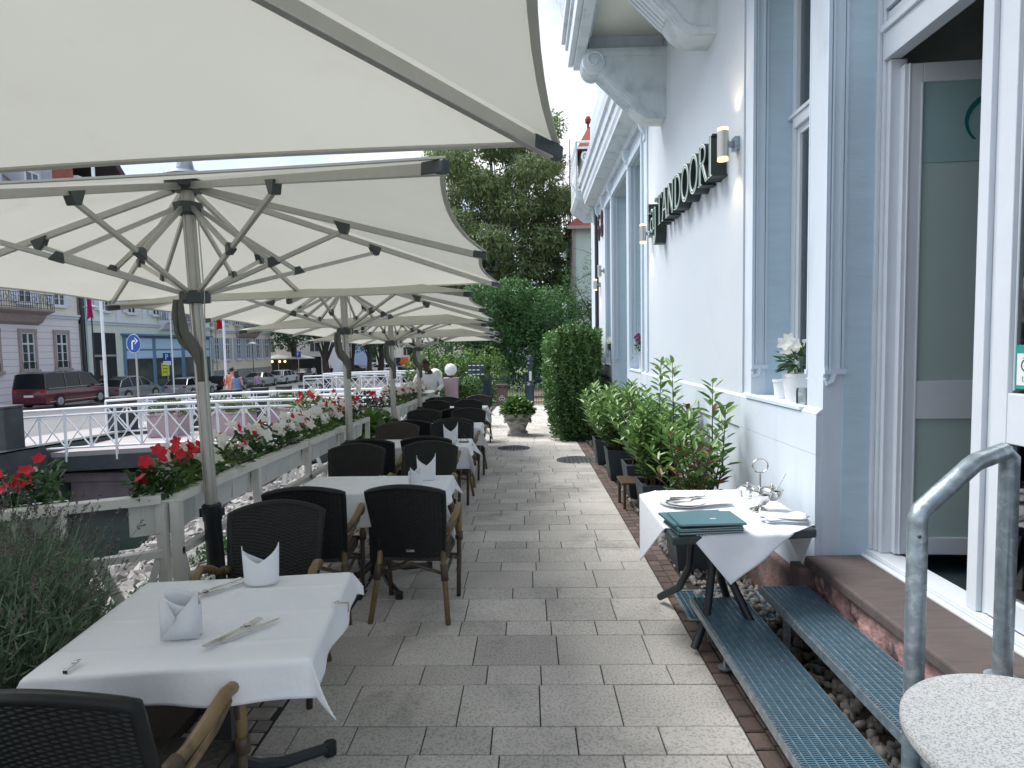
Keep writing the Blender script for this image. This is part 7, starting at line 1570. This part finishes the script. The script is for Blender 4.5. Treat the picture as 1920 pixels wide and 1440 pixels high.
tree('ivy_bush', -2.35, 14.6, gz(15.2), 1.3, .03, [((0, 0, .85), (.3, .3, .4)), ((-.3, 0, .6), (.25, .25, .35))], 2600, .06, 'leafd', 'low green bush left of the pink pillar behind the waiter', cat='bush', limbs=4, seed=41, aspect=.7)
# ------------------------------------------------------------------ people
CM['skin'] = mat('skin_dark', (.085, .045, .03), .55); CM['skinl'] = mat('skin_light', (.50, .31, .23), .55); CM['hair'] = mat('black_hair', (.012, .010, .010), .6); CM['hairb'] = mat('brown_hair', (.05, .028, .018), .6)
CM['shirtw'] = mat('white_shirt', (.72, .75, .78), .85); CM['trous'] = mat('black_trousers', (.012, .013, .016), .8); CM['salmon'] = mat('salmon_shirt', (.60, .21, .15), .85); CM['denim'] = mat('blue_top', (.14, .26, .48), .85); CM['dskirt'] = mat('dark_skirt', (.05, .055, .055), .85); CM['lilac'] = mat('lilac_top', (.35, .25, .42), .85)
def figure(loc, rz, label, J, top, bottom, skin, hair, H=1.75, sleeve='short', fem=False, hairlen=0, lowtop=.52, vox=.014):
    """J: joint overrides in a 1.75 m frame; body faces -Y"""
    j = dict(pel=(0, 0, .95), wai=(0, .0, 1.10), che=(0, 0, 1.32), nek=(0, 0, 1.48), hed=(0, -.01, 1.56), shL=(.17, 0, 1.43), shR=(-.17, 0, 1.43), elL=(.24, .02, 1.15), elR=(-.24, .02, 1.15), wrL=(.25, -.06, .90), wrR=(-.25, -.06, .90),
             hiL=(.09, 0, .91), hiR=(-.09, 0, .91), knL=(.10, -.02, .50), knR=(-.10, -.02, .50), anL=(.11, .02, .09), anR=(-.11, .02, .09), toL=(.12, -.14, .035), toR=(-.12, -.14, .035)); j.update(J)
    V = {k: Vector(v) for k, v in j.items()}
    chains = [('pel', 'wai', .13, .125), ('wai', 'che', .125, .135), ('che', 'nek', .13, .06), ('nek', 'hed', .055, .055), ('che', 'shL', .09, .06), ('che', 'shR', .09, .06), ('shL', 'elL', .055, .040), ('elL', 'wrL', .040, .025), ('shR', 'elR', .055, .040), ('elR', 'wrR', .040, .025),
              ('pel', 'hiL', .11, .09), ('pel', 'hiR', .11, .09), ('hiL', 'knL', .088, .055), ('knL', 'anL', .055, .037), ('hiR', 'knR', .088, .055), ('knR', 'anR', .055, .037), ('anL', 'toL', .04, .03), ('anR', 'toR', .04, .03)]
    b = MB()
    for a, c, ra, rc in chains:
        A, C_ = V[a], V[c]; n = max(3, int((C_ - A).length / .025))
        for i in range(n + 1):
            t = i / n; p = A.lerp(C_, t); r = lerp(ra, rc, t); flat = .72 if a in ('pel', 'wai') or (a == 'che' and c == 'nek') else 1
            wide = 1.25 if flat < 1 else 1
            b.sph(p, (r * wide, r * flat, r), 10, 7)
    up_ = (V['hed'] - V['nek']).normalized(); fd = Vector(J.get('face', (0, -1, 0))).normalized(); fd = (fd - up_ * fd.dot(up_)).normalized() if abs(fd.dot(up_)) > .01 and 'face' not in J else fd
    hd_up = Vector(J.get('headup', up_)).normalized(); sdv = fd.cross(hd_up).normalized(); hd_up = sdv.cross(fd).normalized()
    Hc = V['hed'] + hd_up * .085
    Q = lambda a, c, d: Hc + sdv * a + fd * c + hd_up * d
    M3 = Matrix((sdv, fd, hd_up)).transposed()
    def ell(c, r, nu=14, nv=10):
        mb = MB(); mb.sph((0, 0, 0), r, nu, nv); b.add([c + M3 @ Vector(p) for p in mb.v], mb.f)
    ell(Q(0, -.005, .025), (.076, .095, .095)); ell(Q(0, .02, -.045), (.058, .068, .068)); ell(Q(0, .098, -.008), (.012, .022, .022)); ell(Q(0, .088, -.055), (.026, .014, .01)); ell(Q(0, .075, -.095), (.024, .02, .016))
    for s_ in (-1, 1): ell(Q(s_ * .078, -.01, -.005), (.012, .022, .032)); ell(Q(s_ * .032, .078, .028), (.022, .014, .010))
    for s_, wr, el in ((1, 'wrL', 'elL'), (-1, 'wrR', 'elR')):
        d = (V[wr] - V[el]).normalized(); W_ = V[wr]; sd = d.cross(Vector((0, 1, 0))).normalized() if abs(d.y) < .9 else Vector((1, 0, 0)); nn = d.cross(sd)
        for t in range(5): c = W_ + d * (.02 + .016 * t); b.sph(c, .020, 8, 6); b.sph(c + sd * .018, .016, 8, 6); b.sph(c - sd * .018, .016, 8, 6)
        for f in range(4):
            o_ = sd * (-.028 + .019 * f); ln = (.062, .075, .07, .055)[f]; cur = nn * .03 * (1 + .15 * f)
            for t in range(7): tt = t / 6; b.sph(W_ + d * (.085 + ln * tt) + o_ + cur * tt * tt, .0092 - .0015 * tt, 7, 5)
        for t in range(6): tt = t / 5; b.sph(W_ + d * (.035 + .045 * tt) + sd * s_ * (.028 + .03 * tt) + nn * .02 * tt, .0105 - .002 * tt, 7, 5)
    me = b.mesh('person_tmp', CM[skin]); o = bpy.data.objects.new('person', me); COL.objects.link(o)
    rm = o.modifiers.new('r', 'REMESH'); rm.mode = 'VOXEL'; rm.voxel_size = vox; sm = o.modifiers.new('s', 'SMOOTH'); sm.iterations = 3; sm.factor = .5
    dg = bpy.context.evaluated_depsgraph_get(); dg.update(); ev = o.evaluated_get(dg); nm = bpy.data.meshes.new_from_object(ev); o.modifiers.clear(); o.data = nm; nm.shade_smooth()
    tag(o, label, 'person'); o.location = loc; o.rotation_euler = (0, 0, rz); o.scale = (H / 1.75,) * 3
    nm.materials.clear(); nm.materials.append(CM[skin])
    co = np.array([v.co for v in nm.vertices]); no = np.array([v.normal for v in nm.vertices])
    def dist(a, c):
        A = np.array(V[a]); C_ = np.array(V[c]); ab = C_ - A; t = np.clip(((co - A) @ ab) / (ab @ ab), 0, 1); return np.linalg.norm(co - (A + t[:, None] * ab), axis=1), t
    def cloth(name, mask, m_, push):
        idx = np.where(mask)[0]; S_ = set(idx.tolist()); fs = [tuple(p.vertices) for p in nm.polygons if all(v in S_ for v in p.vertices)]
        if not fs: return
        mp_ = {}; vs = []
        for f in fs:
            for v in f:
                if v not in mp_: mp_[v] = len(vs); vs.append(tuple(co[v] + no[v] * (push + .004 * math.sin(co[v][2] * 40 + co[v][0] * 30))))
        mm = MB(); mm.v = vs; mm.f = [tuple(mp_[v] for v in f) for f in fs]; mm.m = [0] * len(fs); mm.a = [.5] * len(vs); c = mm.obj(name, CM[m_], o, smooth=180, fixn=False); sl = c.modifiers.new('t', 'SOLIDIFY'); sl.thickness = .006; return c
    dU = np.minimum.reduce([dist(a, c)[0] for a, c in (('pel', 'wai'), ('wai', 'che'), ('che', 'shL'), ('che', 'shR'))]); dLeg = np.minimum.reduce([dist(a, c)[0] for a, c in (('hiL', 'knL'), ('hiR', 'knR'), ('knL', 'anL'), ('knR', 'anR'), ('pel', 'hiL'), ('pel', 'hiR'))])
    ch_, tch = dist('che', 'nek'); armu = np.minimum(dist('shL', 'elL')[0], dist('shR', 'elR')[0]); arml = np.minimum(dist('elL', 'wrL')[0], dist('elR', 'wrR')[0]); tl = np.minimum(np.where(dist('elL', 'wrL')[0] < .06, dist('elL', 'wrL')[1], 1), np.where(dist('elR', 'wrR')[0] < .06, dist('elR', 'wrR')[1], 1))
    hz_ = np.linalg.norm(co - np.array(Hc), axis=1) > .125
    belt = V['pel'].z - .02
    torso = (dU < .2) & (co[:, 2] > belt - .06) & hz_ & ~((ch_ < .09) & (tch > .75) & (armu > .12)) & ~((arml < .06) & (armu > .055))
    up_m = torso | ((ch_ < .16) & (tch < .72) & (co[:, 2] > belt)) | (armu < .075) & (arml > .03)
    if sleeve == 'long': up_m = up_m | ((arml < .055) & (tl < .88))
    if sleeve == 'none': up_m = up_m & ~(armu < .062)
    cloth('shirt' if not fem else 'top', up_m, top, .012)
    legm = (co[:, 2] < belt + .01) & (dLeg < .15) & (co[:, 2] > (.09 if not fem else .48)) & ~((armu < .06) | (arml < .06)) & (np.linalg.norm(co - np.array(V['wrL']), axis=1) > .18) & (np.linalg.norm(co - np.array(V['wrR']), axis=1) > .18)
    cloth('trousers' if not fem else 'skirt', legm, bottom, .014)
    cloth('shoes', co[:, 2] < .10, 'trous', .008)
    hr = MB(); mb = MB(); mb.sph((0, 0, 0), (.086, .105, .098), 20, 14); keepv = [Q(p[0], p[1] - .014, p[2] + .035) for p in mb.v]
    fs = [f for f in mb.f if all((mb.v[i][2] > .015 or mb.v[i][1] < -.02 - .0 * i) and not (mb.v[i][1] > .05 and mb.v[i][2] < .045) for i in f)]; hr.add(keepv, fs)
    if hairlen:
        for q in range(9): a = PI + (q - 4) * .28; p0 = Q(.07 * math.sin(a + PI), -.085 + .02 * abs(q - 4) * .3, .02); hr.tube([p0, p0 - Vector((0, 0, .5 * hairlen)) - fd * .01, p0 - Vector((0, 0, hairlen))], [.03, .03, .012], 8)
    ho = hr.obj('hair', CM[hair], o, smooth=60, fixn=False); sl = ho.modifiers.new('t', 'SOLIDIFY'); sl.thickness = .012
    return o, V, Hc, fd, Q
wl = Vector((-2.0, 12.0, gz(12)))
wt_, V_, Hc, fd, Q = figure(wl, R(8), 'waiter in white shirt and black bow tie, head bent, behind the last tables', dict(nek=(0, -.04, 1.46), hed=(-.03, -.10, 1.52), che=(0, -.01, 1.31), face=(-.25, -.75, -.6), headup=(-.3, -.45, .84), elL=(.26, .02, 1.17), wrL=(.17, -.22, 1.06), elR=(-.30, -.05, 1.22), wrR=(-.46, -.22, 1.14)), 'shirtw', 'trous', 'skin', 'hair', H=1.72, sleeve='long', vox=.009)
m = MB(); c = V_['nek'] + Vector((0, -.075, .0)); m.hexa([c + Vector(p) for p in ((-.05, -.01, -.022), (-.012, -.012, -.008), (-.012, .004, -.008), (-.05, .004, -.022), (-.05, -.01, .022), (-.012, -.012, .008), (-.012, .004, .008), (-.05, .004, .022))]); m.hexa([c + Vector(p) for p in ((.012, -.012, -.008), (.05, -.01, -.022), (.05, .004, -.022), (.012, .004, -.008), (.012, -.012, .008), (.05, -.01, .022), (.05, .004, .022), (.012, .004, .008))]); m.box(c + Vector((0, -.004, 0)), (.024, .018, .018)); m.obj('bow_tie', CM['trous'], wt_)
m = MB(); m.lathe([(.0, 0), (.09, 0), (.15, .02), (.152, .024), (.09, .008), (0, .008)], n=36); o = m.obj('held_plate', CM['china'], loc=wl + Vector((.03, -.40, 1.04)), smooth=40); o.rotation_euler = (R(8), 0, 0); tag(o, 'white plate held in front of the waiter', 'plate')
walk = dict(knL=(.10, -.12, .50), anL=(.11, -.16, .10), toL=(.12, -.30, .05), knR=(-.10, .03, .50), anR=(-.11, .22, .14), toR=(-.12, .10, .04), wrL=(.25, .10, .92), wrR=(-.25, -.18, .95))
figure((-12.25, 24.4, terr(-20, 24.4) + .13), PI, 'man in a salmon shirt walking away beside the quay railing', walk, 'salmon', 'trous', 'skinl', 'hair', H=1.84, vox=.016)
figure((-11.85, 24.0, terr(-20, 24) + .13), PI, 'woman with long brown hair and blue top walking away by the quay', walk, 'denim', 'dskirt', 'skinl', 'hairb', H=1.72, fem=True, hairlen=.28, sleeve='none', vox=.016)
figure((-14.2, 28.0, terr(-20, 28) + .03), PI, 'person in black walking just ahead of the man in the salmon shirt', walk, 'trous', 'trous', 'skinl', 'hair', H=1.75, vox=.02)
figure((-20.6, 45.0, terr(-20, 45) + .03), PI, 'person in a lilac top crossing the street beyond the couple', walk, 'lilac', 'dskirt', 'skinl', 'hairb', H=1.75, vox=.02)
figure((-24.6, 68, terr(-20, 68) + .03), PI, 'distant person in a white shirt near the far cafe', walk, 'shirtw', 'trous', 'skinl', 'hair', H=1.75, vox=.022)
figure((-22.6, 68, terr(-20, 68) + .03), .5, 'distant person in dark clothes near the far cafe', walk, 'trous', 'trous', 'skinl', 'hair', H=1.75, vox=.022)
